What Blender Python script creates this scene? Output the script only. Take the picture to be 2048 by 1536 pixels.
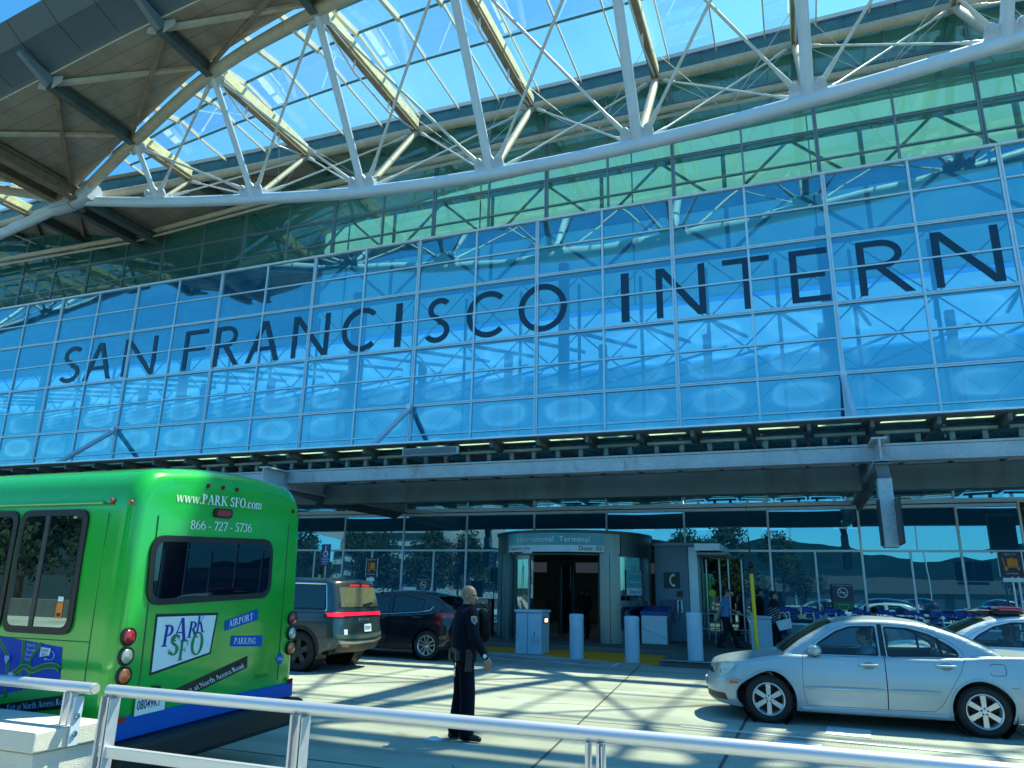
import bpy, bmesh, math, random
from math import sin, cos, pi, radians, sqrt, atan2
from mathutils import Vector, Matrix, Quaternion
from mathutils.geometry import tessellate_polygon

for _o in list(bpy.data.objects):
    bpy.data.objects.remove(_o, do_unlink=True)
scene = bpy.context.scene
COL = scene.collection
rnd = random.Random(7)

# ------------------------------------------------------------------ camera
FOC, IW, IH, CAMZ = 1470.0, 2048.0, 1536.0, 1.8
pitch = math.atan(407 / 1470.0); roll = radians(1.15); yaw = radians(21.3)
fw = Vector((-sin(yaw) * cos(pitch), cos(yaw) * cos(pitch), sin(pitch)))
r0 = Vector((cos(yaw), sin(yaw), 0.0)); u0 = r0.cross(fw)
cr = r0 * cos(roll) + u0 * sin(roll); cu = u0 * cos(roll) - r0 * sin(roll)
cam_data = bpy.data.cameras.new("camera"); cam = bpy.data.objects.new("camera", cam_data)
COL.objects.link(cam); scene.camera = cam
cam.matrix_world = Matrix(((cr.x, cu.x, -fw.x, 0), (cr.y, cu.y, -fw.y, 0), (cr.z, cu.z, -fw.z, CAMZ), (0, 0, 0, 1)))
cam_data.sensor_width = 36.0; cam_data.lens = 36.0 * FOC / IW
cam_data.clip_start = 0.1; cam_data.clip_end = 8000

# ------------------------------------------------------------------ light
SUN = Vector((0.34, 0.43, 1.0)).normalized()
sun_el = math.asin(SUN.z); sun_az = atan2(SUN.x, SUN.y)
world = bpy.data.worlds.new("World"); scene.world = world; world.use_nodes = True
wn = world.node_tree.nodes; wl = world.node_tree.links; wn.clear()
sky = wn.new('ShaderNodeTexSky'); sky.sky_type = 'NISHITA'; sky.sun_disc = False
sky.sun_elevation = sun_el; sky.sun_rotation = sun_az; sky.air_density = 1.0; sky.dust_density = 0.6; sky.ozone_density = 2.0
tint = wn.new('ShaderNodeMix'); tint.data_type = 'RGBA'; tint.blend_type = 'MULTIPLY'; tint.inputs[0].default_value = 1.0
tint.inputs[7].default_value = (0.35, 1.12, 1.40, 1)
bg = wn.new('ShaderNodeBackground'); bg.inputs[1].default_value = 0.098
wo = wn.new('ShaderNodeOutputWorld')
wl.new(sky.outputs[0], tint.inputs[6]); wl.new(tint.outputs[2], bg.inputs[0]); wl.new(bg.outputs[0], wo.inputs[0])
sd = bpy.data.lights.new("sun", 'SUN'); sd.energy = 5.0; sd.angle = radians(0.53); sd.color = (1.0, 0.97, 0.66)
so = bpy.data.objects.new("sun", sd); COL.objects.link(so)
so.rotation_euler = SUN.to_track_quat('Z', 'Y').to_euler(); so.location = (10, 14, 60)
scene.view_settings.view_transform = 'Standard'; scene.view_settings.look = 'None'
scene.view_settings.gamma = 1.0; scene.view_settings.exposure = 1.0
scene.render.engine = 'CYCLES'
scene.cycles.max_bounces = 8; scene.cycles.transparent_max_bounces = 12; scene.cycles.glossy_bounces = 4
scene.cycles.caustics_reflective = False; scene.cycles.caustics_refractive = False
scene.cycles.use_denoising = True

# ------------------------------------------------------------------ object helpers
BASE = {}
def meta(o, label=None, cat=None, group=None, kind=None):
    if label: o['label'] = label
    if cat: o['category'] = cat
    if group: o['group'] = group
    if kind: o['kind'] = kind
    return o
def thing(name, label, cat, loc=(0, 0, 0), rz=0.0, group=None):
    o = bpy.data.objects.new(name, None); COL.objects.link(o)
    o.empty_display_size = 0.2
    o.location = loc; o.rotation_euler = (0, 0, rz)
    meta(o, label, cat, group)
    BASE[o] = Matrix.LocRotScale(Vector(loc), Quaternion((0, 0, 1), rz), None)
    return o
def dup(root, loc, label, rz=None, group=None):
    r = root.copy(); COL.objects.link(r); r.location = loc
    if rz is not None: r.rotation_euler = (0, 0, rz)
    r['label'] = label
    if group: r['group'] = group
    for ch in list(root.children):
        c = ch.copy(); COL.objects.link(c); c.parent = r
        for g in list(ch.children):
            d = g.copy(); COL.objects.link(d); d.parent = c
    return r

class ArcPoly(list): pass
class MB:
    def __init__(s): s.v = []; s.f = []; s.m = []; s.cur = 0
    def add(s, vs, fs):
        b = len(s.v); s.v.extend([tuple(p) for p in vs])
        for f in fs: s.f.append(tuple(i + b for i in f)); s.m.append(s.cur)
        return s
    def quad(s, *p): return s.add(p, [tuple(range(len(p)))])
    def box(s, x0, x1, y0, y1, z0, z1):
        v = [(x0, y0, z0), (x1, y0, z0), (x1, y1, z0), (x0, y1, z0), (x0, y0, z1), (x1, y0, z1), (x1, y1, z1), (x0, y1, z1)]
        return s.add(v, [(0, 3, 2, 1), (4, 5, 6, 7), (0, 1, 5, 4), (1, 2, 6, 5), (2, 3, 7, 6), (3, 0, 4, 7)])
    def bar(s, p, q, w, h, up=(0, 0, 1), w2=None, h2=None):
        p = Vector(p); q = Vector(q); d = (q - p).normalized(); upv = Vector(up)
        a = d.cross(upv)
        if a.length < 1e-4: a = d.cross(Vector((1, 0, 0)))
        a.normalize(); b = a.cross(d).normalized()
        w2 = w if w2 is None else w2; h2 = h if h2 is None else h2
        v = []
        for c, ww, hh in ((p, w, h), (q, w2, h2)):
            for sa, sb in ((-1, -1), (1, -1), (1, 1), (-1, 1)): v.append(c + a * (sa * ww / 2) + b * (sb * hh / 2))
        return s.add(v, [(0, 1, 2, 3), (7, 6, 5, 4), (0, 4, 5, 1), (1, 5, 6, 2), (2, 6, 7, 3), (3, 7, 4, 0)])
    def ibeam(s, p, q, w, h, t=0.03, up=(0, 0, 1)):
        p = Vector(p); q = Vector(q); upv = Vector(up)
        d = (q - p).normalized(); a = d.cross(upv).normalized(); b = a.cross(d).normalized()
        s.bar(p + b * (h / 2 - t / 2), q + b * (h / 2 - t / 2), w, t, up)
        s.bar(p - b * (h / 2 - t / 2), q - b * (h / 2 - t / 2), w, t, up)
        s.bar(p, q, t, h - 2 * t - .004, up); return s
    def tube(s, pts, r, n=12, caps=True, ry=None):
        pts = [Vector(p) for p in pts]; k = len(pts)
        rs = list(r) if isinstance(r, (list, tuple)) else [r] * k
        t0 = (pts[1] - pts[0]).normalized()
        a = t0.cross(Vector((0, 0, 1)))
        if a.length < 1e-3: a = Vector((1, 0, 0))
        a.normalize(); v = []; prev = t0
        for i in range(k):
            if i == 0: t = t0
            elif i == k - 1: t = (pts[i] - pts[i - 1]).normalized()
            else: t = ((pts[i + 1] - pts[i]).normalized() + (pts[i] - pts[i - 1]).normalized()).normalized()
            q = prev.rotation_difference(t); a = q @ a; prev = t
            a = (a - t * a.dot(t)).normalized(); b = t.cross(a)
            for j in range(n):
                th = 2 * pi * j / n; v.append(pts[i] + (a * cos(th) + b * sin(th)) * rs[i])
        f = []
        for i in range(k - 1):
            for j in range(n): f.append((i * n + j, i * n + (j + 1) % n, (i + 1) * n + (j + 1) % n, (i + 1) * n + j))
        if caps: f.append(tuple(range(n - 1, -1, -1))); f.append(tuple(range((k - 1) * n, k * n)))
        return s.add(v, f)
    def cyl(s, p, q, r, n=16, r2=None): return s.tube([p, q], [r, r if r2 is None else r2], n)
    def rev(s, prof, c, ax=(0, 0, 1), n=24, a0=0, a1=2 * pi, ref=None):
        ax = Vector(ax).normalized(); c = Vector(c)
        a = Vector(ref) if ref else (Vector((1, 0, 0)) if abs(ax.x) < .9 else Vector((0, 1, 0)))
        a = (a - ax * a.dot(ax)).normalized(); b = ax.cross(a); full = abs(a1 - a0 - 2 * pi) < 1e-6
        m = n if full else n + 1; v = []
        for (r, z) in prof:
            for j in range(m):
                th = a0 + (a1 - a0) * j / n; v.append(c + ax * z + (a * cos(th) + b * sin(th)) * r)
        f = []
        for i in range(len(prof) - 1):
            for j in range(n): f.append((i * m + j, i * m + (j + 1) % m, (i + 1) * m + (j + 1) % m, (i + 1) * m + j))
        return s.add(v, f)
    def prism(s, poly, fn, d):
        """2-D polygon mapped by fn into 3-D and extruded by vector d."""
        d = Vector(d); P = [Vector(fn(*p)) for p in poly]; n = len(P)
        if isinstance(poly, ArcPoly):
            h = n // 2; tri = [(q, q + 1, n - 2 - q, n - 1 - q) for q in range(h - 1)]
        else: tri = tessellate_polygon([[Vector((p[0], p[1], 0)) for p in poly]])
        v = P + [p + d for p in P]
        f = [tuple(t) for t in tri] + [tuple(i + n for i in reversed(t)) for t in tri]
        f += [(i, (i + 1) % n, (i + 1) % n + n, i + n) for i in range(n)]
        return s.add(v, f)
    def flat(s, poly, fn, holes=()):
        if isinstance(poly, ArcPoly):
            n = len(poly); h = n // 2
            return s.add([Vector(fn(*p)) for p in poly], [(q, q + 1, n - 2 - q, n - 1 - q) for q in range(h - 1)])
        rings = [list(poly)] + [list(h) for h in holes]
        allp = [p for r in rings for p in r]
        tri = tessellate_polygon([[Vector((p[0], p[1], 0)) for p in r] for r in rings])
        return s.add([Vector(fn(*p)) for p in allp], [tuple(t) for t in tri])
    def sph(s, c, rx, ry=None, rz=None, nu=16, nv=10, M=None):
        ry = rx if ry is None else ry; rz = rx if rz is None else rz; c = Vector(c); v = []; f = []
        for i in range(nv + 1):
            ph = pi * i / nv
            for j in range(nu):
                th = 2 * pi * j / nu; p = Vector((rx * sin(ph) * cos(th), ry * sin(ph) * sin(th), rz * cos(ph)))
                if M: p = M @ p
                v.append(c + p)
        for i in range(nv):
            for j in range(nu): f.append((i * nu + j, (i + 1) * nu + j, (i + 1) * nu + (j + 1) % nu, i * nu + (j + 1) % nu))
        return s.add(v, f)
    def grid(s, fn, nu, nv):
        v = [fn(i / nu, j / nv) for j in range(nv + 1) for i in range(nu + 1)]; w = nu + 1
        return s.add(v, [(j * w + i, j * w + i + 1, (j + 1) * w + i + 1, (j + 1) * w + i) for j in range(nv) for i in range(nu)])
    def xf(s, M):
        s.v = [tuple(M @ Vector(p)) for p in s.v]; return s
    def build(s, name, mt, parent=None, smooth=None, bevel=0, local=False, clean=True, fix=True):
        me = bpy.data.meshes.new(name); me.from_pydata(s.v, [], s.f)
        mts = mt if isinstance(mt, (list, tuple)) else [mt]
        for m_ in mts: me.materials.append(m_)
        if len(mts) > 1:
            for p, i in zip(me.polygons, s.m): p.material_index = i
        if clean:
            bm = bmesh.new(); bm.from_mesh(me)
            bmesh.ops.remove_doubles(bm, verts=bm.verts, dist=1e-5)
            if fix: bmesh.ops.recalc_face_normals(bm, faces=bm.faces)
            bm.to_mesh(me); bm.free()
        if smooth:
            for p in me.polygons: p.use_smooth = True
            if smooth is not True: me.set_sharp_from_angle(angle=radians(smooth))
        o = bpy.data.objects.new(name, me); COL.objects.link(o)
        if bevel:
            b = o.modifiers.new("bevel", 'BEVEL'); b.width = bevel; b.segments = 2; b.limit_method = 'ANGLE'; b.angle_limit = radians(50)
        if parent is not None:
            o.parent = parent
            if parent in BASE and not local: o.matrix_parent_inverse = BASE[parent].inverted()
        return o

def catmull(P, sub=6):
    P = [Vector(p) for p in P]; out = []
    for i in range(len(P) - 1):
        p0 = P[i - 1] if i else P[0] * 2 - P[1]; p1, p2 = P[i], P[i + 1]
        p3 = P[i + 2] if i + 2 < len(P) else P[-1] * 2 - P[-2]
        for k in range(sub):
            t = k / sub
            out.append(.5 * ((2 * p1) + (p2 - p0) * t + (2 * p0 - 5 * p1 + 4 * p2 - p3) * t * t + (3 * p1 - p0 - 3 * p2 + p3) * t ** 3))
    out.append(P[-1]); return out
def lerp(a, b, t): return a + (b - a) * t
def interp(tab, x):
    if x <= tab[0][0]: return tab[0][1]
    for (a, fa), (b, fb) in zip(tab, tab[1:]):
        if x <= b: return fa + (fb - fa) * (x - a) / (b - a)
    return tab[-1][1]
def smooth_tab(tab, k=3):
    """rounded table: Catmull-Rom resample of (x, f)."""
    pts = catmull([(a, b, 0) for a, b in tab], 8)
    return [(p.x, p.y) for p in pts]

# ------------------------------------------------------------------ materials
def mat(name, col, rough=.5, metal=0, var=.12, scale=3., bump=0., bscale=60., stain=None, coat=0., spec=.5, emit=None, stretch=None, fine=0., fscale=120.):
    m = bpy.data.materials.new(name); m.use_nodes = True
    nt = m.node_tree; N = nt.nodes; L = nt.links; p = N['Principled BSDF']
    p.inputs['Roughness'].default_value = rough; p.inputs['Metallic'].default_value = metal
    p.inputs['Specular IOR Level'].default_value = spec
    if coat: p.inputs['Coat Weight'].default_value = coat; p.inputs['Coat Roughness'].default_value = .10
    c4 = (*col, 1); p.inputs['Base Color'].default_value = c4
    if emit: p.inputs['Emission Color'].default_value = (*emit[0], 1); p.inputs['Emission Strength'].default_value = emit[1]
    tc = N.new('ShaderNodeTexCoord'); mp = N.new('ShaderNodeMapping'); L.new(tc.outputs['Object'], mp.inputs[0])
    if stretch: mp.inputs['Scale'].default_value = stretch
    cur = None
    if var:
        nz = N.new('ShaderNodeTexNoise'); nz.inputs['Scale'].default_value = scale; nz.inputs['Detail'].default_value = 6; nz.inputs['Roughness'].default_value = .62
        L.new(mp.outputs[0], nz.inputs[0])
        mx = N.new('ShaderNodeMix'); mx.data_type = 'RGBA'; mr = N.new('ShaderNodeMapRange'); mr.inputs[1].default_value = .3; mr.inputs[2].default_value = .7
        L.new(nz.outputs[0], mr.inputs[0]); L.new(mr.outputs[0], mx.inputs[0])
        mx.inputs[6].default_value = tuple(c * (1 - var) for c in col) + (1,); mx.inputs[7].default_value = tuple(min(1, c * (1 + var)) for c in col) + (1,)
        cur = mx.outputs[2]
        rr = N.new('ShaderNodeMapRange'); rr.inputs[3].default_value = max(.0, rough * .8); rr.inputs[4].default_value = min(1, rough * 1.25)
        L.new(nz.outputs[0], rr.inputs[0]); L.new(rr.outputs[0], p.inputs['Roughness'])
    if stain:
        scol, lo, hi, ss, st = stain
        mp2 = N.new('ShaderNodeMapping'); mp2.inputs['Scale'].default_value = st; L.new(tc.outputs['Object'], mp2.inputs[0])
        n2 = N.new('ShaderNodeTexNoise'); n2.inputs['Scale'].default_value = ss; n2.inputs['Detail'].default_value = 8; n2.inputs['Roughness'].default_value = .7
        L.new(mp2.outputs[0], n2.inputs[0])
        m2 = N.new('ShaderNodeMapRange'); m2.inputs[1].default_value = lo; m2.inputs[2].default_value = hi; L.new(n2.outputs[0], m2.inputs[0])
        x2 = N.new('ShaderNodeMix'); x2.data_type = 'RGBA'; L.new(m2.outputs[0], x2.inputs[0])
        if cur: L.new(cur, x2.inputs[6])
        else: x2.inputs[6].default_value = c4
        x2.inputs[7].default_value = (*scol, 1); cur = x2.outputs[2]
    if fine:
        n3 = N.new('ShaderNodeTexNoise'); n3.inputs['Scale'].default_value = fscale; n3.inputs['Detail'].default_value = 2
        L.new(mp.outputs[0], n3.inputs[0]); m3 = N.new('ShaderNodeMapRange'); m3.inputs[3].default_value = 1 - fine; m3.inputs[4].default_value = 1 + fine
        m3.inputs[1].default_value = .3; m3.inputs[2].default_value = .7; L.new(n3.outputs[0], m3.inputs[0])
        x3 = N.new('ShaderNodeMix'); x3.data_type = 'RGBA'; x3.blend_type = 'MULTIPLY'; x3.inputs[0].default_value = 1
        if cur: L.new(cur, x3.inputs[6])
        else: x3.inputs[6].default_value = c4
        L.new(m3.outputs[0], x3.inputs[7]); cur = x3.outputs[2]
    if cur: L.new(cur, p.inputs['Base Color'])
    if bump:
        nb = N.new('ShaderNodeTexNoise'); nb.inputs['Scale'].default_value = bscale; nb.inputs['Detail'].default_value = 4; L.new(mp.outputs[0], nb.inputs[0])
        bp = N.new('ShaderNodeBump'); bp.inputs['Strength'].default_value = bump; bp.inputs['Distance'].default_value = .01
        L.new(nb.outputs[0], bp.inputs['Height']); L.new(bp.outputs[0], p.inputs['Normal'])
    return m
def glassmat(name, tint, refl, rcol=(1, 1, 1), through=1.0, rough=.0, dirt=None, body=None, graze=.55):
    """thin sheet glass: tinted transparency + mirror reflection (+ a little diffuse dirt / frit)."""
    m = bpy.data.materials.new(name); m.use_nodes = True; nt = m.node_tree; N = nt.nodes; L = nt.links
    for n in list(N): N.remove(n)
    out = N.new('ShaderNodeOutputMaterial'); tr = N.new('ShaderNodeBsdfTransparent'); tr.inputs[0].default_value = (*tint, 1)
    gl = N.new('ShaderNodeBsdfGlossy'); gl.inputs['Roughness'].default_value = rough; gl.inputs[0].default_value = (*rcol, 1)
    base = tr.outputs[0]
    if body:
        df = N.new('ShaderNodeBsdfDiffuse'); df.inputs[0].default_value = (*body[0], 1)
        mx = N.new('ShaderNodeMixShader'); mx.inputs[0].default_value = body[1]; L.new(base, mx.inputs[1]); L.new(df.outputs[0], mx.inputs[2]); base = mx.outputs[0]
    if dirt:
        tl = N.new('ShaderNodeBsdfTranslucent'); tl.inputs[0].default_value = (*dirt[0], 1)
        tc = N.new('ShaderNodeTexCoord'); nz = N.new('ShaderNodeTexNoise'); nz.inputs['Scale'].default_value = dirt[2]; nz.inputs['Detail'].default_value = 7
        L.new(tc.outputs['Object'], nz.inputs[0]); mr = N.new('ShaderNodeMapRange'); mr.inputs[1].default_value = .35; mr.inputs[2].default_value = .75
        mr.inputs[3].default_value = dirt[1] * .5; mr.inputs[4].default_value = dirt[1] * 1.5; L.new(nz.outputs[0], mr.inputs[0])
        mx = N.new('ShaderNodeMixShader'); L.new(mr.outputs[0], mx.inputs[0]); L.new(base, mx.inputs[1]); L.new(tl.outputs[0], mx.inputs[2]); base = mx.outputs[0]
    fr = N.new('ShaderNodeLayerWeight'); fr.inputs[0].default_value = .35
    ma = N.new('ShaderNodeMapRange'); ma.inputs[3].default_value = refl; ma.inputs[4].default_value = min(1, refl + graze); L.new(fr.outputs['Fresnel'], ma.inputs[0])
    mx = N.new('ShaderNodeMixShader'); L.new(ma.outputs[0], mx.inputs[0]); L.new(base, mx.inputs[1]); L.new(gl.outputs[0], mx.inputs[2])
    L.new(mx.outputs[0], out.inputs[0]); return m

STEEL = mat('white_steel', (.58, .70, .86), .35, var=.06, scale=1.2, stain=((.45, .42, .36), .62, .85, 1.5, (1, 1, .3)), fine=.04)
WEATHER = mat('weathered_steel', (.46, .43, .36), .6, var=.16, scale=1.5, stain=((.13, .10, .07), .56, .78, 3., (6, 1, .5)), fine=.12)
PLATE = mat('gusset_steel', (.50, .60, .74), .4, var=.08)
SOFFIT = mat('soffit_metal', (.30, .28, .25), .55, var=.15, scale=.7, stain=((.17, .155, .135), .48, .78, .8, (1, .35, 1)))
BEAMD = mat('dark_beam_steel', (.075, .10, .105), .5, var=.3, scale=2.5, stain=((.2, .17, .12), .6, .8, 5, (1, 1, 1)))
BROWNB = mat('brown_beam_steel', (.24, .19, .14), .6, var=.25, scale=2.5, stain=((.1, .075, .05), .5, .8, 2, (1, 1, 1)))
FASCIA = mat('fascia_metal', (.055, .10, .145), .42, var=.12, scale=.5)
FASCIAL = mat('fascia_edge_metal', (.14, .2, .24), .45, var=.1, scale=.5)
CURB = mat('skylight_curb_metal', (.055, .15, .165), .5, var=.22, scale=2., stain=((.13, .2, .18), .55, .8, 4, (1, 1, .2)))
ALU = mat('aluminium', (.66, .78, .90), .35, .25, var=.06)
ALUD = mat('dark_aluminium', (.17, .25, .31), .4, .3, var=.08)
SKYBAR = mat('skylight_bar', (.58, .58, .48), .45, var=.08)
CREAM = mat('cream_beam', (.72, .68, .42), .6, var=.2, scale=3, fine=.15, fscale=25)
BLACK = mat('black_plastic', (.006, .008, .011), .45, var=.1)
RUBBER = mat('tyre_rubber', (.012, .013, .015), .75, var=.2, bump=.2)
CHROME = mat('chrome', (.75, .78, .8), .12, 1.0, var=.03)
WHITE = mat('white_paint', (.8, .8, .8), .5, var=.03)
NAVY = mat('navy_lettering', (.006, .028, .075), .35, var=.1)
# ================================================================== ground
def concrete_mat():
    m = mat('road_concrete', (.355, .38, .33), .85, var=.16, scale=.55, bump=.25, bscale=90, stain=((.20, .21, .185), .50, .80, .35, (1, 1, 1)), fine=.13, fscale=70)
    nt = m.node_tree; N = nt.nodes; L = nt.links; p = N['Principled BSDF']; src = p.inputs['Base Color'].links[0].from_socket
    tc = N.new('ShaderNodeTexCoord')
    wv = N.new('ShaderNodeTexWave'); wv.bands_direction = 'X'; wv.inputs['Scale'].default_value = 7.; wv.inputs['Distortion'].default_value = 1.5; wv.inputs['Detail'].default_value = 3
    mp = N.new('ShaderNodeMapping'); mp.inputs['Rotation'].default_value = (0, 0, .06); L.new(tc.outputs['Object'], mp.inputs[0]); L.new(mp.outputs[0], wv.inputs[0])
    mr = N.new('ShaderNodeMapRange'); mr.inputs[3].default_value = .93; mr.inputs[4].default_value = 1.05; L.new(wv.outputs['Fac'], mr.inputs[0])
    mx = N.new('ShaderNodeMix'); mx.data_type = 'RGBA'; mx.blend_type = 'MULTIPLY'; mx.inputs[0].default_value = 1
    L.new(src, mx.inputs[6]); L.new(mr.outputs[0], mx.inputs[7])
    # long dark tyre-wear bands along the traffic lanes (stains)
    sx = N.new('ShaderNodeSeparateXYZ'); L.new(tc.outputs['Object'], sx.inputs[0])
    n4 = N.new('ShaderNodeTexNoise'); mp4 = N.new('ShaderNodeMapping'); mp4.inputs['Scale'].default_value = (.05, .9, 1); L.new(tc.outputs['Object'], mp4.inputs[0]); L.new(mp4.outputs[0], n4.inputs[0]); n4.inputs['Scale'].default_value = 1.3; n4.inputs['Detail'].default_value = 5
    m4 = N.new('ShaderNodeMapRange'); m4.inputs[1].default_value = .42; m4.inputs[2].default_value = .68; m4.inputs[3].default_value = 1.06; m4.inputs[4].default_value = .72; L.new(n4.outputs[0], m4.inputs[0])
    mx2 = N.new('ShaderNodeMix'); mx2.data_type = 'RGBA'; mx2.blend_type = 'MULTIPLY'; mx2.inputs[0].default_value = 1
    L.new(mx.outputs[2], mx2.inputs[6]); L.new(m4.outputs[0], mx2.inputs[7])
    n5 = N.new('ShaderNodeTexNoise'); n5.inputs['Scale'].default_value = 1.4; n5.inputs['Detail'].default_value = 3; n5.inputs['Distortion'].default_value = .4; L.new(tc.outputs['Object'], n5.inputs[0])
    m5 = N.new('ShaderNodeMapRange'); m5.inputs[1].default_value = .66; m5.inputs[2].default_value = .76; m5.inputs[3].default_value = 0; m5.inputs[4].default_value = .7; L.new(n5.outputs[0], m5.inputs[0])
    mx3 = N.new('ShaderNodeMix'); mx3.data_type = 'RGBA'; L.new(m5.outputs[0], mx3.inputs[0]); L.new(mx2.outputs[2], mx3.inputs[6]); mx3.inputs[7].default_value = (.12, .125, .115, 1); L.new(mx3.outputs[2], p.inputs['Base Color'])
    return m
ROADM = concrete_mat()
JOINT = mat('joint_sealant', (.07, .07, .065), .8, var=.3)
PAINT = mat('road_paint', (.62, .66, .68), .6, var=.12, scale=3, stain=((.38, .39, .36), .55, .75, 6, (1, 1, 1)))
YELLOW = mat('tactile_yellow', (1.0, .36, .01), .6, var=.12, scale=3, stain=((.35, .2, .04), .55, .8, 3, (1, 1, 1)))
WALKM = mat('sidewalk_concrete', (.12, .125, .125), .85, var=.15, scale=.8, bump=.2, fine=.12)
GRASSY = mat('far_ground', (.015, .03, .034), .9, var=.3, scale=.02, spec=.05)

meta(MB().quad((-2500, -2500, -.02), (2500, -2500, -.02), (2500, 2500, -.02), (-2500, 2500, -.02)).build('ground', GRASSY), kind='structure')
meta(MB().quad((-140, -16, 0), (90, -16, 0), (90, 31, 0), (-140, 31, 0)).build('road', ROADM), kind='structure')
# kerbed pavement with a flush ramp at the yellow strip
w = MB(); CURBY = 19.35
w.box(-3.5, 60, CURBY, 60, -.1, .15)
w.box(-120, -12.2, 20.6, 60, -.1, .15); w.box(-12.2, -3.5, 22.55, 60, -.1, .149)
o = w.build('pavement', WALKM, bevel=.02); meta(o, kind='structure')
y = MB()
y.quad((-12.2, 21.3, .004), (-9.1, 21.2, .004), (-4.58, 19.78, .004), (-3.5, 19.5, .004), (-3.55, 22.5, .004), (-12.2, 23.2, .004))
o = y.build('tactile_strip', YELLOW); meta(o, 'worn yellow tactile paving strip along the flush kerb by the doors', 'paving')
d = MB()
for i in range(-14, 34):
    for j in range(0, 3): pass
dm = MB()
j = MB()
for x in (-31.0, -26.2, -21.4, -16.6, -11.8, -7.0, 2.6, 7.4, 12.2):
    j.quad((x - .012, -10, .004), (x + .012, -10, .004), (x + .012, 19.3, .004), (x - .012, 19.3, .004))
j.quad((-2.62, 6.2, .004), (-2.59, 6.2, .004), (-3.95, 19.35, .004), (-3.98, 19.35, .004))
j.quad((-1.05, 5, .004), (-1.01, 5, .004), (-.91, 14, .004), (-.95, 14, .004))
for yy in (7.25, 10.9, 14.5, 18.1):
    j.quad((-90, yy - .01, .0042), (60, yy - .01, .0042), (60, yy + .01, .0042), (-90, yy + .01, .0042))
# a few random cracks
for (x, yy, n, a) in ((-3.6, 7.7, 7, -.9), (.45, 8.6, 5, -1.2), (-4.4, 12.1, 8, .3), (1.2, 9.4, 5, -.8)):
    for k in range(n):
        x2 = x + cos(a) * .22; y2 = yy + sin(a) * .22
        j.bar((x, yy, .0035), (x2, y2, .0035), .008, .0016); x, yy = x2, y2; a += rnd.uniform(-.5, .5)
meta(j.build('road_joints', JOINT, clean=False), kind='structure')
pm = MB()
# kerb-side boarding zone lines
def pline(p, q, w=.11, z=.0065):
    p = Vector((*p, z)); q = Vector((*q, z)); n = (q - p).cross(Vector((0, 0, 1))).normalized() * (w / 2)
    pm.quad(p - n, q - n, q + n, p + n)
pline((-14.5, 19.6), (-4.5, 18.55)); pline((-14.5, 20.9), (-9.0, 20.5)); pline((-9.0, 20.5), (-4.55, 19.55))
pline((-12.6, 20.7), (-9.5, 19.1)); pline((-10.2, 20.6), (-7.4, 18.9)); pline((-7.9, 20.25), (-5.4, 18.7), .09); pline((-4.55, 19.6), (-4.5, 18.5))
# lane edge line and dashes by the silver saloon
pline((-1.75, 11.15), (6.5, 10.55), .1)
for (a, b, c) in ((-.55, 10.05, .0), (.1, 11.45, 0), (3.4, 9.75, 0)): pm.quad((a, b, .0066), (a + .55, b - .04, .0066), (a + .60, b + .62, .0066), (a + .05, b + .66, .0066))
pline((-3.45, 19.28), (40, 19.2), .14, .1525)
meta(pm.build('road_markings', PAINT, clean=False), kind='structure')
DOTM = mat('marker_white', (.72, .76, .78), .4, var=.1)
for k, (x, yy) in enumerate(((-4.35, 8.78), (-2.45, 7.55), (-6.1, 9.6))):
    t = thing('road_marker', ['white raised road marker beside the policeman\'s shoes', 'white raised road marker on shaded concrete behind the rail', 'white raised road marker nearest the green bus'][k], 'road marker', (x, yy, 0), group='raised markers on the road')
    MB().rev([(.0, .035), (.04, .034), (.075, .018), (.085, .004)], (x, yy, 0), n=14).build('dome', DOTM, t, smooth=True)
    b = MB(); b.box(x - .12, x + .12, yy - .08, yy + .08, .002, .008); b.build('base', PLATE, t)

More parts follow.
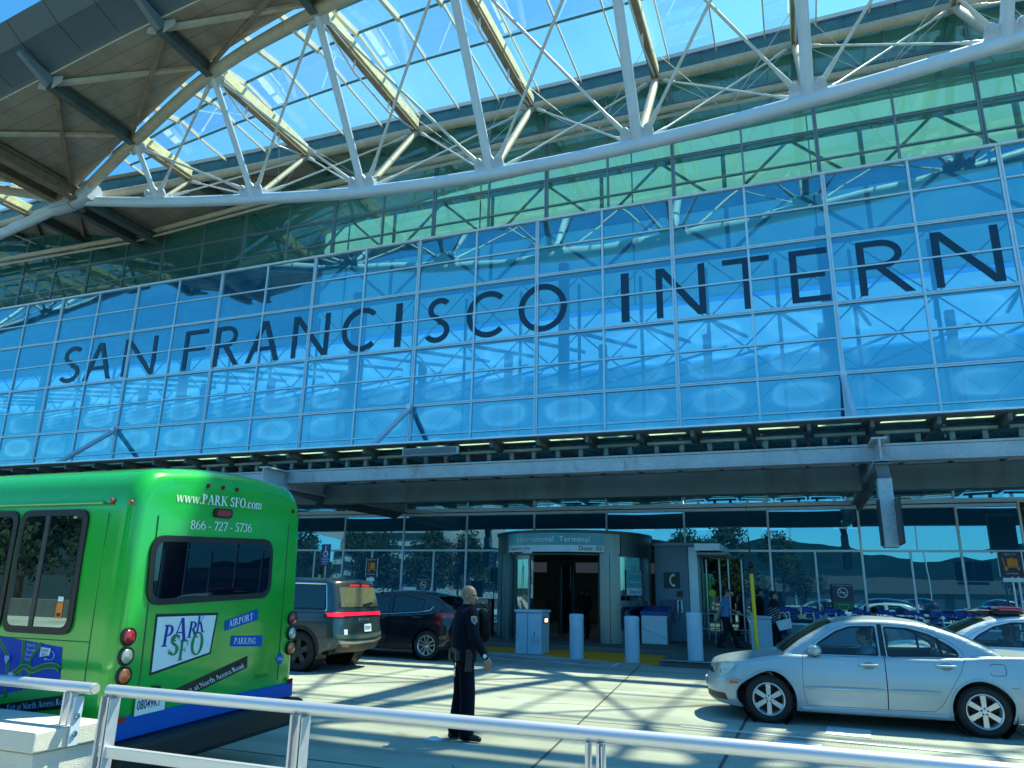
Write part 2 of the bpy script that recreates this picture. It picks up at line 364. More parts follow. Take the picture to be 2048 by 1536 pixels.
# ================================================================== letter wall
WY, WY2 = 27.7, 28.85
MX = [1.87 + 2.9 * k for k in range(-22, 6)]
DBL = lambda k: (k % 2 == 0)
GL_UP = glassmat('blue_frit_glow_glass', (.13, .44, .84), .36, (.40, .86, 1.0), body=((.01, .17, .42), .50))
GL_CL = glassmat('green_clerestory_glass', (.60, .88, .86), .09, (.6, .95, 1.0), body=((.07, .30, .31), .36), graze=.28)
GL_LO = glassmat('dark_entrance_glass', (.05, .16, .24), .34, (.38, .78, 1.0), body=((.03, .20, .38), .7))
def frit_glow(m):  # paints bright ovals, like reflected glow, into each pane's body and reflection colour
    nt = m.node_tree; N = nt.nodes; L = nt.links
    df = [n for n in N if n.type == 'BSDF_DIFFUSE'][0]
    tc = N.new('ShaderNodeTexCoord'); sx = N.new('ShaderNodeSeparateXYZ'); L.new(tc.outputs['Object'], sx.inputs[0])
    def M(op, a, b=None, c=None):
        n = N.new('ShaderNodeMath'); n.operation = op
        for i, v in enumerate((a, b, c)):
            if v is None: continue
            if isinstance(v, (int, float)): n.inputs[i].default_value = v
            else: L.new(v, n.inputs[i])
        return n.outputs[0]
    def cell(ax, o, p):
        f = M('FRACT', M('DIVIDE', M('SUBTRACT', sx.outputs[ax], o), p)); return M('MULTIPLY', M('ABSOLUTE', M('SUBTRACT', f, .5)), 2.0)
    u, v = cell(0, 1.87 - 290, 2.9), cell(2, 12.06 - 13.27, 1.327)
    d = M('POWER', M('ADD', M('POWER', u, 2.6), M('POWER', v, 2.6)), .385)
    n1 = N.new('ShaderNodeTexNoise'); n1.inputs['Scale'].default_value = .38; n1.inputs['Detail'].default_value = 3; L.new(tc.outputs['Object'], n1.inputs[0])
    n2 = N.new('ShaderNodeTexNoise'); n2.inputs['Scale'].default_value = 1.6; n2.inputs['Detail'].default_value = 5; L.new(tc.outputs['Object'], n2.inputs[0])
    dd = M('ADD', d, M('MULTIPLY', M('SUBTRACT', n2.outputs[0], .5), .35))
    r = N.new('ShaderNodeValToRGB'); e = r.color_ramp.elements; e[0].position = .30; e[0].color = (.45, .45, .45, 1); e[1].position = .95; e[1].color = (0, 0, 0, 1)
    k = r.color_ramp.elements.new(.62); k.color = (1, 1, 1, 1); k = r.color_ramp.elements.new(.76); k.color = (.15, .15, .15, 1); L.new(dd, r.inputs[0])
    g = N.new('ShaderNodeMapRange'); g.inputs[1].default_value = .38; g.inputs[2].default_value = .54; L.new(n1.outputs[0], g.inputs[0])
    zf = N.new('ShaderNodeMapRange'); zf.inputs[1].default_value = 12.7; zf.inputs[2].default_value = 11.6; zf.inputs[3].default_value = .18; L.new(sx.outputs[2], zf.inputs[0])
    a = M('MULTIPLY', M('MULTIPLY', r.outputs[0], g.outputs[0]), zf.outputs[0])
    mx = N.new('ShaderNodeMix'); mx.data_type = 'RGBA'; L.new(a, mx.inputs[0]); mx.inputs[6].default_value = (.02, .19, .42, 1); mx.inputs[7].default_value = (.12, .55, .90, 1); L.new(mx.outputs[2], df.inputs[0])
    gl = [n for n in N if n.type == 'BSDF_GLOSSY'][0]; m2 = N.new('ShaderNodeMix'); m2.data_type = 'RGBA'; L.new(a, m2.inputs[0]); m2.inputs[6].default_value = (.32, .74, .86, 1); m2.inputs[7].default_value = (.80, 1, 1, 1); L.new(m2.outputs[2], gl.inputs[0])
frit_glow(GL_UP)
def pane_mesh(mb, x0, x1, z0, z1, Y, amp=.004, n=5):
    s = rnd.choice((-1, 1)) * rnd.uniform(.4, 1) * amp; tx = rnd.uniform(-.0022, .0022); tz = rnd.uniform(-.0022, .0022)
    def fn(a, b):
        bulge = s * (1 - (2 * a - 1) ** 2) * (1 - (2 * b - 1) ** 2)
        return (lerp(x0, x1, a), Y + bulge + tx * (a - .5) * (x1 - x0) + tz * (b - .5) * (z1 - z0), lerp(z0, z1, b))
    mb.grid(fn, n, n)
def glazing(root, cells, Y, gm, amp, keep=100):
    cells = sorted(cells, key=lambda c: -(c[1] - c[0]) * (c[3] - c[2]) / ((c[0] ** 2 + Y ** 2 + c[2] ** 2)))
    rest = MB()
    for i, c in enumerate(cells):
        if i < keep - 1:
            mb = MB(); pane_mesh(mb, *c, Y, amp); mb.build('glass_pane', gm, root, smooth=True, fix=False)
        else: pane_mesh(rest, *c, Y, amp)
    if rest.v: meta(rest.build('glass_pane', gm, root, smooth=True, fix=False), kind='stuff')

wall = thing('glass_curtain_wall', 'tall blue glass curtain wall with dark airport lettering above the canopy', 'glass wall', (0, WY, 6))
ROWS = [6.1, 6.75, 8.08, 9.4, 10.73, 12.06, 13.4, 14.75, 16.08, 17.37]
cells = [(a + .03, b - .03, c + .02, d - .02) for a, b in zip(MX, MX[1:]) for c, d in zip(ROWS, ROWS[1:])]
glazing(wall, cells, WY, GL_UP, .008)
for k, x in zip(range(-22, 6), MX):
    m_ = MB()
    if DBL(k):
        m_.box(x - .075, x - .02, WY - .07, WY + .12, 6.0, 17.42); m_.box(x + .02, x + .075, WY - .07, WY + .12, 6.0, 17.42); m_.box(x - .02, x + .02, WY - .03, WY + .1, 6.0, 17.40)
    else: m_.box(x - .04, x + .04, WY - .06, WY + .12, 6.0, 17.42)
    m_.build('mullion', ALU, wall)
for i, z in enumerate(ROWS):
    t_ = MB(); zz = z
    if i in (1, 3, 5, 7): t_.box(MX[0], MX[-1], WY - .078, WY + .1, z + .015, z + .06); t_.box(MX[0], MX[-1], WY - .078, WY + .1, z - .06, z - .015); t_.box(MX[0], MX[-1], WY - .04, WY + .09, z - .015, z + .015)
    elif i == 9: t_.box(MX[0], MX[-1], WY - .09, WY2 + .02, z, z + .10)
    else: t_.box(MX[0], MX[-1], WY - .05, WY + .1, z - .03, z + .03)
    t_.build('transom', ALU, wall)

# humanist sans lettering as built-up letters on the glass: strokes in a 1-high box
def arc(cx, cy, rx, ry, a0, a1, t, n=22, tend=None):
    """ring segment polygon, thickness t (tuple = thick at sides / thin at top)."""
    o, i_ = [], []
    for k in range(n + 1):
        a = radians(lerp(a0, a1, k / n)); th = t if not isinstance(t, tuple) else lerp(t[1], t[0], abs(cos(a)) ** 1.3)
        o.append((cx + rx * cos(a), cy + ry * sin(a))); i_.append((cx + (rx - th) * cos(a), cy + (ry - th * (.92 if isinstance(t, tuple) else 1)) * sin(a)))
    return ArcPoly(o + i_[::-1])
def dg(x0, y0, x1, y1, w): return [(x0 - w / 2, y0), (x0 + w / 2, y0), (x1 + w / 2, y1), (x1 - w / 2, y1)]
def rc(x0, x1, y0, y1): return [(x0, y0), (x1, y0), (x1, y1), (x0, y1)]
def sans(ch, w):
    t = .122
    if ch == 'I': return [rc(0, w, 0, 1)]
    if ch == 'S':
        r1, r2 = w * .44, w * .5; h1, h2 = .475, .525
        return [arc(w * .55, 1 - h1 / 2 - .02, r1 * 1.02, h1 / 2 + .02, 40, 262, t), arc(w * .45, h2 / 2, r2 * .98, h2 / 2 + .005, -150, 82, t), dg(w * .62, h2 - t * .55, w * .36, h2 - t * .45 + .11, w * .3)]
    if ch == 'A': return [dg(t * .58, 0, w / 2 - .01, 1, t * 1.1), dg(w - t * .58, 0, w / 2 + .01, 1, t * 1.15), rc(w * .22, w * .78, .27, .27 + t * .8)]
    if ch == 'N': return [rc(0, t, 0, 1), rc(w - t, w, 0, 1), dg(w - t * .62, 0, t * .62, 1, t * 1.3)]
    if ch == 'F': return [rc(0, t, 0, 1), rc(t, w, 1 - t * .85, 1), rc(t, w * .93, .47, .47 + t * .8)]
    if ch == 'E': return [rc(0, t, 0, 1), rc(t, w, 1 - t * .85, 1), rc(t, w * .9, .46, .46 + t * .8), rc(t, w, 0, t * .85)]
    if ch == 'T': return [rc(w / 2 - t / 2, w / 2 + t / 2, 0, 1 - t * .85), rc(0, w, 1 - t * .85, 1)]
    if ch == 'R': return [rc(0, t, 0, 1), arc(w * .42, .735, w * .40, .265, -90, 90, t * .9), rc(t, w * .43, 1 - t * .88, 1), rc(t, w * .43, .47, .47 + t * .88), dg(w - t * .75, 0, w * .40, .49, t * 1.25)]
    if ch == 'C': return [arc(w * .56, .5, w * .56, .51, 48, 312, t)]
    if ch == 'O': return [arc(w / 2, .5, w / 2, .51, 0, 360, t, 40)]
    return []
LET = [('S', -37.94, -36.37), ('A', -36.1, -34.05), ('N', -33.27, -31.0), ('F', -29.1, -27.62), ('R', -27.04, -25.4), ('A', -25.03, -23.0), ('N', -22.29, -20.2), ('C', -19.47, -17.54), ('I', -16.6, -16.27), ('S', -15.07, -13.75), ('C', -13.01, -11.15), ('O', -10.56, -8.4), ('I', -6.08, -5.75), ('N', -4.65, -2.72), ('T', -2.04, -.3), ('E', .41, 1.75), ('R', 2.73, 4.55), ('N', 5.17, 7.26),
       ('A', 7.9, 10.0), ('T', 10.6, 12.4)]
LETM = mat('letter_film', (.008, .035, .085), .3, var=.1)
for ch, a, b in LET:
    mb = MB(); H = 2.12; k = 0
    for poly in sans(ch, (b - a) / H):
        mb.prism(poly, lambda px, py, a=a: (a + px * H, WY - .030 - .0004 * k, 12.23 + py * H), (0, .012, 0)); k += 1
    mb.build('letter', LETM, wall, clean=False)

# ================================================================== recessed clerestory
cler = thing('clerestory_window_wall', 'green tinted glass band set back above the blue lettered wall', 'window wall', (0, WY2, 17.4))
ROWS2 = [17.42, 18.72, 20.05, 21.4, 22.7, 24.6]
cells = [(a + .03, b - .03, c + .02, d - .02) for a, b in zip(MX, MX[1:]) for c, d in zip(ROWS2, ROWS2[1:])]
glazing(cler, cells, WY2, GL_CL, .004)
for k, x in zip(range(-22, 6), MX):
    m_ = MB()
    if DBL(k): m_.box(x - .075, x - .02, WY2 - .06, WY2 + .12, 17.4, 24.7); m_.box(x + .02, x + .075, WY2 - .06, WY2 + .12, 17.4, 24.7); m_.box(x - .02, x + .02, WY2 - .02, WY2 + .1, 17.4, 24.7)
    else: m_.box(x - .04, x + .04, WY2 - .05, WY2 + .12, 17.4, 24.7)
    m_.build('mullion', ALUD, cler)
for i, z in enumerate(ROWS2[1:-1]):
    t_ = MB()
    if i % 2: t_.box(MX[0], MX[-1], WY2 - .062, WY2 + .1, z + .015, z + .06); t_.box(MX[0], MX[-1], WY2 - .062, WY2 + .1, z - .06, z - .015); t_.box(MX[0], MX[-1], WY2 - .02, WY2 + .09, z - .015, z + .015)
    else: t_.box(MX[0], MX[-1], WY2 - .04, WY2 + .1, z - .03, z + .03)
    t_.build('transom', ALUD, cler)
# ================================================================== hall interior behind the glass
TRANSL = bpy.data.materials.new('frosted_back_glazing'); TRANSL.use_nodes = True
nt = TRANSL.node_tree; N = nt.nodes; L = nt.links; N.remove(N['Principled BSDF'])
tl = N.new('ShaderNodeBsdfTranslucent'); tl.inputs[0].default_value = (.62, .80, .38, 1)
tc = N.new('ShaderNodeTexCoord'); nz = N.new('ShaderNodeTexNoise'); nz.inputs['Scale'].default_value = .35; nz.inputs['Detail'].default_value = 3; L.new(tc.outputs['Object'], nz.inputs[0])
mr = N.new('ShaderNodeMix'); mr.data_type = 'RGBA'; mr.inputs[6].default_value = (.34, .58, .60, 1); mr.inputs[7].default_value = (.54, .72, .58, 1); L.new(nz.outputs[0], mr.inputs[0]); L.new(mr.outputs[2], tl.inputs[0])
L.new(tl.outputs[0], N['Material Output'].inputs[0])
INTW = mat('interior_wall', (.06, .13, .13), .7, var=.2, scale=.4)
INTT = mat('interior_truss_paint', (.14, .20, .20), .5, var=.1)
hall = thing('departures_hall', 'dim departures hall with pale frosted rear glazing behind the tall glass', 'hall', (0, 40, 0))
MB().box(-26.0, 18, 34.4, 34.5, 15.6, 25.2).build('rear_glazing', TRANSL, hall)  # set forward and ended early to shape the sunlit glow behind the clerestory
MB().box(-62, -26.0, 34.4, 34.6, 15.6, 25.2).build('rear_wall', INTW, hall)
ROOFL = bpy.data.materials.new('translucent_roof'); ROOFL.use_nodes = True; _n = ROOFL.node_tree.nodes; _n.remove(_n['Principled BSDF']); _t = _n.new('ShaderNodeBsdfTranslucent'); _t.inputs[0].default_value = (.30, .52, .60, 1); ROOFL.node_tree.links.new(_t.outputs[0], _n['Material Output'].inputs[0])
MB().quad((-62, 34.6, 15.4), (18, 34.6, 15.4), (18, 44.0, 15.4), (-62, 44.0, 15.4)).build('daylight_fill_ceiling', ROOFL, hall)  # unseen ceiling made translucent so added daylight fills the hall
MB().box(-62, 18, 43.8, 43.98, 5.72, 15.2).build('rear_panel', mat('rear_panel_pale', (.26, .42, .46), .7, var=.25, scale=.4), hall)  # added pale backing that brightens the hall behind the lattice
m_ = MB(); yy = 31.0
for zz in (7.6, 10.4, 13.2): m_.tube([(-62, yy, zz), (18, yy, zz)], .09, 6)
x = -61.0
while x < 16:
    for zz in (7.6, 10.4, 13.2):
        h_ = 2.8; m_.tube([(x, yy, zz), (x + 2.9, yy, zz + h_)], .035, 5); m_.tube([(x + 2.9, yy, zz), (x, yy, zz + h_)], .035, 5)
    m_.tube([(x, yy, 5.8), (x, yy, 15.6)], .08, 6)
    m_.tube([(x, yy, 13.2), (x + 1.2, 38, 14.6)], .10, 6); m_.tube([(x, yy, 10.4), (x + 5.8, 40, 14.8)], .08, 6)
    x += 2.9
m_.build('lattice_screen', INTT, hall, smooth=40)
for k in range(-9, 4): m_ = MB(); m_.box(1.87 + 5.8 * k - .2, 1.87 + 5.8 * k + .2, 39, 39.4, 5.71, 15.3); m_.build('hall_post', INTW, hall)
b = MB(); b.box(-62, 18, 44, 44.3, 0, 13.45); b.box(-62.3, -62, 28, 34, 0, 25); b.box(18, 18.3, 28, 34, 0, 25); b.box(-62.3, -62, 34, 44.3, 0, 15.2); b.box(18, 18.3, 34, 44.3, 0, 15.2); b.build('rear_wall', INTW, hall)
MB().box(-62, 18, 28.0, 43.75, 5.3, 5.7).build('mezzanine_floor', INTW, hall)
MB().box(-62, 18, 28.0, 44, .1, .155).build('hall_floor', mat('hall_floor', (.12, .12, .115), .25, var=.1), hall)
for k in range(-4, 2):
    X0 = 1.87 + 11.6 * k
    for (yy, zt0) in ((31.6, 24),):
        m_ = MB(); m_.tube([(X0, yy, 5.7), (X0, yy, 17)], .28, 10); m_.build('hall_column', INTT, hall, smooth=40)
m_ = MB()
for zz in (16.4, 18.9, 21.6): m_.tube([(-62, 31.6, zz), (18, 31.6, zz)], .17, 8)
x = -60
while x < 16:
    m_.tube([(x, 31.6, 16.4), (x + 2.9, 31.6, 18.9)], .09, 6); m_.tube([(x + 2.9, 31.6, 18.9), (x + 5.8, 31.6, 16.4)], .09, 6)
    m_.tube([(x, 31.6, 18.9), (x + 2.9, 31.6, 21.6)], .07, 6); m_.tube([(x + 2.9, 31.6, 21.6), (x + 5.8, 31.6, 18.9)], .07, 6)
    m_.tube([(x, 31.6, 16.4), (x, 31.6, 21.6)], .1, 6)
    m_.tube([(x, 31.6, 18.9), (x + 2.0, 34.2, 20.5)], .12, 6); x += 5.8
m_.build('hall_truss', INTT, hall, smooth=40)
m_ = MB()
for k in range(-21, 6, 3):
    m_.box(1.87 + 2.9 * k - .03, 1.87 + 2.9 * k + .03, 34.3, 34.38, 15.6, 25)
for z in (17.6, 20.6): m_.box(-62, 18, 34.3, 34.37, z - .03, z + .03)
m_.build('glazing_bars', INTT, hall)
m_ = MB(); m_.box(-9, 5, 33.9, 34.1, 20.4, 20.9); m_.build('banner', mat('banner_blue', (.02, .06, .35), .5), hall)
# hall ceiling lights seen through the low glass under the canopy
LAMP = mat('hall_lamp', (.8, .8, .75), .5, var=0, emit=((.75, .95, 1.0), 2.0))
for k in range(-4, 2):
    MB().box(-1.6 + 3 * k, -.6 + 3 * k, 36.2, 36.35, 4.6, 4.66).build('ceiling_lamp', LAMP, hall)
for k in range(-9, 6):
    m_ = MB(); m_.box(1.0 + 2.9 * k, 2.3 + 2.9 * k, 30.2, 30.5, 5.2, 5.28); m_.build('ceiling_lamp', LAMP, hall)
# check-in counters and screens glimpsed through the doors
CNT = mat('counter', (.1, .06, .035), .4); SCR = mat('counter_screen', (.02, .02, .03), .3, emit=((.25, .3, .4), .05))
for k in range(-6, 2):
    MB().box(-2 + 3 * k, -.4 + 3 * k, 37, 38, .16, 1.25).build('check_in_counter', CNT, hall, bevel=.03)
    MB().box(-1.9 + 3 * k, -.5 + 3 * k, 37.5, 37.6, 2.6, 3.1).build('counter_screen', SCR, hall)

# ================================================================== lower glass wall
low = thing('entrance_window_wall', 'dark mirror glass wall at pavement level reflecting hills and trees', 'window wall', (0, WY, .15))
cells = []
for a, b in zip(MX, MX[1:]):
    if -10.6 < a < -4.2: zz = [(3.2, 4.62), (4.86, 6.05)]
    else: zz = [(.42, 3.2), (3.2, 4.62), (4.86, 6.05)]
    for c, d_ in zz:
        if d_ == 3.2:
            h = (a + b) / 2; cells += [(a + .03, h - .02, c + .02, d_ - .02), (h + .02, b - .03, c + .02, d_ - .02)]
        else: cells.append((a + .03, b - .03, c + .02, d_ - .02))
glazing(low, cells, WY, GL_LO, .0038)
for k, x in zip(range(-22, 6), MX):
    m_ = MB(); z0 = 3.2 if -10.2 < x < -4.5 else .15
    m_.box(x - .035, x + .035, WY - .05, WY + .1, z0, 4.6)
    if DBL(k): m_.box(x - .06, x - .018, WY - .05, WY + .1, 4.9, 6.05); m_.box(x + .018, x + .06, WY - .05, WY + .1, 4.9, 6.05)
    else: m_.box(x - .035, x + .035, WY - .05, WY + .1, 4.9, 6.05)
    m_.build('mullion', ALU, low)
    if not (-10.6 < x < -4.2):
        m_ = MB(); m_.box(x + 1.42, x + 1.48, WY - .045, WY + .1, .42, 3.17); m_.build('mullion', ALU, low)
m_ = MB(); m_.box(MX[0], MX[-1], WY - .09, WY + .1, 4.60, 4.70); m_.build('transom', ALU, low)
m_ = MB(); m_.box(MX[0], MX[-1], WY - .09, WY + .1, 4.74, 4.88); m_.build('transom', ALU, low)
m_ = MB(); m_.box(MX[0], MX[-1], WY - .055, WY + .1, 3.17, 3.24); m_.build('transom', ALU, low)
m_ = MB(); m_.box(MX[0], -10.6, WY - .08, WY + .1, .15, .42); m_.box(-4.9, MX[-1], WY - .08, WY + .1, .15, .42); m_.build('base_rail', ALUD, low)
mx_ = MB(); mx_.box(MX[0], MX[-1], WY, WY + .2, 6.05, 6.1); mx_.build('head_rail', ALUD, low)

# ================================================================== roof + truss
HX, YC, HZ, BAY = -33.8, 23.7, 20.7, 5.87
WTAB = [0, 1.8, 3.35, 4.2, 4.65, 4.75, 4.75, 4.75, 4.6, 4.45]
ZTAB = [20.7, 21.8, 22.87, 23.55, 23.8, 23.92, 24.05, 24.15, 24.1, 24.0]
BTAB = [20.7, 19.55, 18.63, 17.88, 17.55, 17.60, 18.02, 18.7, 19.5, 20.4]
YE, YT, YS = 17.4, 16.1, 15.35
def tabf(tab, i):
    i0 = max(0, min(8, int(math.floor(i)))); t = i - i0
    g = lambda k: tab[min(9, max(0, k))]
    if i0 == 0 and t < 1: pass
    p0, p1, p2, p3 = (g(i0 - 1) if i0 > 0 else 2 * g(0) - g(1)), g(i0), g(i0 + 1), (g(i0 + 2) if i0 < 8 else 2 * g(9) - g(8))
    return .5 * (2 * p1 + (p2 - p0) * t + (2 * p0 - 5 * p1 + 4 * p2 - p3) * t * t + (3 * p1 - p0 - 3 * p2 + p3) * t ** 3)
ZS = lambda i: tabf(ZTAB, i) + .38
def soffit_mat():
    m = SOFFIT; nt = m.node_tree; N = nt.nodes; L = nt.links; p = N['Principled BSDF']; src = p.inputs['Base Color'].links[0].from_socket
    tc = N.new('ShaderNodeTexCoord'); sx = N.new('ShaderNodeSeparateXYZ'); L.new(tc.outputs['Object'], sx.inputs[0])
    ma = N.new('ShaderNodeMath'); ma.operation = 'MULTIPLY'; ma.inputs[1].default_value = 1 / .72; L.new(sx.outputs['Y'], ma.inputs[0])
    fr = N.new('ShaderNodeMath'); fr.operation = 'FRACT'; L.new(ma.outputs[0], fr.inputs[0])
    lt = N.new('ShaderNodeMath'); lt.operation = 'LESS_THAN'; lt.inputs[1].default_value = .035; L.new(fr.outputs[0], lt.inputs[0])
    mx = N.new('ShaderNodeMix'); mx.data_type = 'RGBA'; L.new(lt.outputs[0], mx.inputs[0]); L.new(src, mx.inputs[6]); mx.inputs[7].default_value = (.12, .105, .085, 1); L.new(mx.outputs[2], p.inputs['Base Color'])
soffit_mat()
FASCIAE = mat('fascia_outer_metal', (.07, .125, .17), .45, var=.1, scale=.5)
ROOFTOP = mat('roof_sheet', (.4, .42, .42), .5)
SKYG = glassmat('skylight_glass', (.90, .97, .98), .02, (.9, .95, 1), dirt=((.32, .62, 1.0), .15, .08), graze=.22)
ROD = mat('tie_rod', (.62, .64, .64), .4, var=.1)

def roof_segment(x0, sgn, detail, nb, labels):
    """one lens of the roof: sgn=+1 runs to +X from the hinge x0."""
    XI = lambda i: x0 + sgn * BAY * i
    tr_l, rf_l, sk_l = labels
    near = lambda i: (XI(i), YC - tabf(WTAB, i), tabf(ZTAB, i)); far = lambda i: (XI(i), YC + tabf(WTAB, i), tabf(ZTAB, i)); bot = lambda i: (XI(i), YC, tabf(BTAB, i))
    roof = thing('canopy_roof', rf_l, 'roof', (XI(2), YE, HZ)); SUB = 4
    for side in (0, 1):
        s = MB(); top = MB()
        for q in range(9 * SUB):
            i, k = q / SUB, (q + 1) / SUB
            zi, zk = ZS(i), ZS(k); wi, wk = tabf(WTAB, i), tabf(WTAB, k); gi, gk = wi + .25, wk + .25
            if side == 0:
                s.quad((XI(i), YE, zi), (XI(k), YE, zk), (XI(k), YC - gk, zk), (XI(i), YC - gi, zi))
                top.quad((XI(i), YS, zi + 1.0), (XI(k), YS, zk + 1.0), (XI(k), YC - gk, zk + .95), (XI(i), YC - gi, zi + .95))
            else:
                s.quad((XI(i), YC + gi, zi), (XI(k), YC + gk, zk), (XI(k), 34.2, zk), (XI(i), 34.2, zi))
                top.quad((XI(i), YC + gi, zi + .95), (XI(k), YC + gk, zk + .95), (XI(k), 34.3, zk + 1.0), (XI(i), 34.3, zi + 1.0))
        if side == 1:  # ceiling stops short of the rear glazing
            s2 = MB()
            for q in range(9 * SUB):
                i, k = q / SUB, (q + 1) / SUB
                s2.quad((XI(i), YC + tabf(WTAB, i) + .25, ZS(i)), (XI(k), YC + tabf(WTAB, k) + .25, ZS(k)), (XI(k), 34.3, ZS(k)), (XI(i), 34.3, ZS(i)))
            s = s2
        s.build('soffit', SOFFIT, roof, smooth=30); top.build('roof_sheet', ROOFTOP, roof, smooth=30)
    fa = MB(); fe = MB(); jl = MB()
    for q in range(9 * SUB):
        i, k = q / SUB, (q + 1) / SUB; zi, zk = ZS(i), ZS(k)
        fa.quad((XI(i), YE, zi + .004), (XI(k), YE, zk + .004), (XI(k), YE - .12, zk + .12), (XI(i), YE - .12, zi + .12))
        fa.quad((XI(i), YE - .12, zi + .12), (XI(k), YE - .12, zk + .12), (XI(k), YT, zk + .52), (XI(i), YT, zi + .52))
        fe.quad((XI(i), YT, zi + .522), (XI(k), YT, zk + .522), (XI(k), YS, zk + 1.0), (XI(i), YS, zi + 1.0))
    fa.build('fascia', FASCIA, roof, smooth=30); fe.build('fascia_edge', FASCIAE, roof, smooth=30)
    if detail:
        for q in range(0, 9 * 3):
            i = q / 3; z = ZS(i)
            jl.bar((XI(i), YE - .13, z + .118), (XI(i), YT, z + .514), .018, .01); jl.bar((XI(i), YT, z + .514), (XI(i), YS, z + .99), .018, .01)
        jl.build('fascia_joints', BLACK, roof)
        em = MB(); em.tube([(XI(q / 4), YE + .03, ZS(q / 4) - .02) for q in range(0, 37)], .03, 6); em.build('edge_trim', SKYBAR, roof)
        for i in range(1, nb):
            n = Vector(near(i)); z = n.z
            b_ = MB(); b_.ibeam((n.x, n.y - .1, z + .02), (n.x, YE + .1, z + .06), .34, .55, .05); b_.build('roof_beam', BEAMD, roof)
            b_ = MB(); b_.bar((n.x, YE + .1, z + .05), (n.x, YT - .02, z + .48), .30, .52, w2=.24, h2=.16); b_.build('beam_tip', FASCIAL, roof, bevel=.01)
            b_ = MB(); b_.prism([(0, -.25), (.55, -.05), (.55, .2), (0, .3)], lambda a, c: (n.x + .16 + a, YE + .12 - a * .0, z + c), (0, .05, 0)); b_.prism([(0, -.25), (.55, -.05), (.55, .2), (0, .3)], lambda a, c: (n.x - .16 - a, YE + .12, z + c), (0, .05, 0)); b_.build('bracket', WEATHER, roof)
        for i in range(0, nb - 1):
            a, c = Vector(near(i)), Vector(near(i + 1)); za, zc = ZS(i) - .12, ZS(i + 1) - .12
            ya = YC - tabf(WTAB, i) - .2; yc = YC - tabf(WTAB, i + 1) - .2
            b_ = MB(); b_.bar((a.x, YE + .35, za - .1), (c.x, yc, zc - .05), .22, .16, w2=.15, h2=.14); b_.build('soffit_brace', WEATHER, roof)
            b_ = MB(); b_.bar((c.x, YE + .35, zc - .14), (a.x, ya, za - .12), .2, .14, w2=.14, h2=.12); b_.build('soffit_brace', BROWNB, roof)
            # rear ceiling: beams and braces between far chord and glass
            b_ = MB(); fa_ = Vector(far(i + 1)); b_.ibeam((fa_.x, fa_.y + .1, fa_.z + .08), (fa_.x, WY2 + 4, fa_.z + .1), .3, .5, .05); b_.build('roof_beam', BEAMD, roof)
            f0 = Vector(far(i)); b_ = MB(); b_.bar((f0.x + sgn * .5, f0.y + .3, ZS(i + .1) - .1), (fa_.x, fa_.y + 3.3, ZS(i + 1) - .1), .2, .14); b_.build('soffit_brace', BROWNB, roof)
    # hinge (valley) double beam
    if sgn > 0:
        for dx in (-.62, .62):
            b_ = MB(); b_.ibeam((x0 + dx, YE - .2, HZ + .02), (x0 + dx, YC - .4, HZ + .02), .5, .62, .06); b_.build('valley_beam', BROWNB, roof)
            b_ = MB(); b_.ibeam((x0 + dx, YC + .4, HZ - .02), (x0 + dx, WY2 - .1, HZ - .02), .42, .5, .06); b_.build('valley_beam', BEAMD, roof)
    # skylight
    sk = thing('skylight', sk_l, 'skylight', (XI(3), YC, 24))
    PR = [(0.0, .0), (.16, .06), (.345, .22), (.61, .10), (1.0, .0)]
    def sp(i, j):
        w_ = tabf(WTAB, i) + .25; t, h = PR[j]; f = min(1, w_ / 3.0)
        return Vector((XI(i), YC - w_ + 2 * w_ * t, ZS(i) + .64 + h * 1.5 * f))
    lo, hi = .55, 8.95
    SS = [lo + (hi - lo) * k / 24 for k in range(25)]
    for a, c in zip(SS, SS[1:]):
        for j in range(4):
            if detail and (a < 6.4):
                g = MB(); g.quad(sp(a, j), sp(c, j), sp(c, j + 1), sp(a, j + 1)); g.build('glass_pane', SKYG, sk)
    g = MB()
    for a, c in zip(SS, SS[1:]):
        for j in range(4):
            if not (detail and a < 6.4): g.quad(sp(a, j), sp(c, j), sp(c, j + 1), sp(a, j + 1))
    if g.v: meta(g.build('glass_pane', SKYG, sk), kind='stuff')
    if detail:
        for j in range(1, 4):
            b_ = MB(); b_.tube([sp(a, j) - Vector((0, 0, .07)) for a in SS], .075, 4); b_.build('purlin', CURB, sk)
        for n_, a in enumerate(SS):
            b_ = MB()
            for j in range(4):
                wd, dp = (.15, .26) if j < 2 else (.06, .12)
                b_.bar(sp(a, j) - Vector((0, 0, .03 + dp / 2)), sp(a, j + 1) - Vector((0, 0, .03 + dp / 2)), wd, dp)
            b_.build('rafter', SKYBAR if n_ % 1 == 0 else CREAM, sk)
    for side in (-1, 1):
        c1 = MB(); c2 = MB()
        for q in range(36):
            i, k = q / 4, (q + 1) / 4
            P = lambda i, dz, dy: (XI(i), YC + side * (tabf(WTAB, i) + .25 + dy), ZS(i) + dz)
            c1.quad(P(i, -.02, 0), P(k, -.02, 0), P(k, .34, -.0), P(i, .34, -.0)); c2.quad(P(i, .34, -.0), P(k, .34, -.0), P(k, .66, .06), P(i, .66, .06))
        c1.build('curb', CURB, sk, smooth=30); c2.build('curb_cap', CURB, sk, smooth=30)
        if detail:
            jb = MB()
            for q in range(28):
                i = q / 3
                if i > 9: break
                P = lambda dz, dy: (XI(i), YC + side * (tabf(WTAB, i) + .24 + dy), ZS(i) + dz)
                jb.bar(P(0, 0), P(.65, .05), .02, .02, up=(0, 1, 0))
            jb.build('curb_joints', BLACK, sk)
    # truss
    tr = thing('lens_truss', tr_l, 'truss', (XI(1), YC, HZ))
    ns = 6; I = [q / ns for q in range(0, nb * ns + 1)]
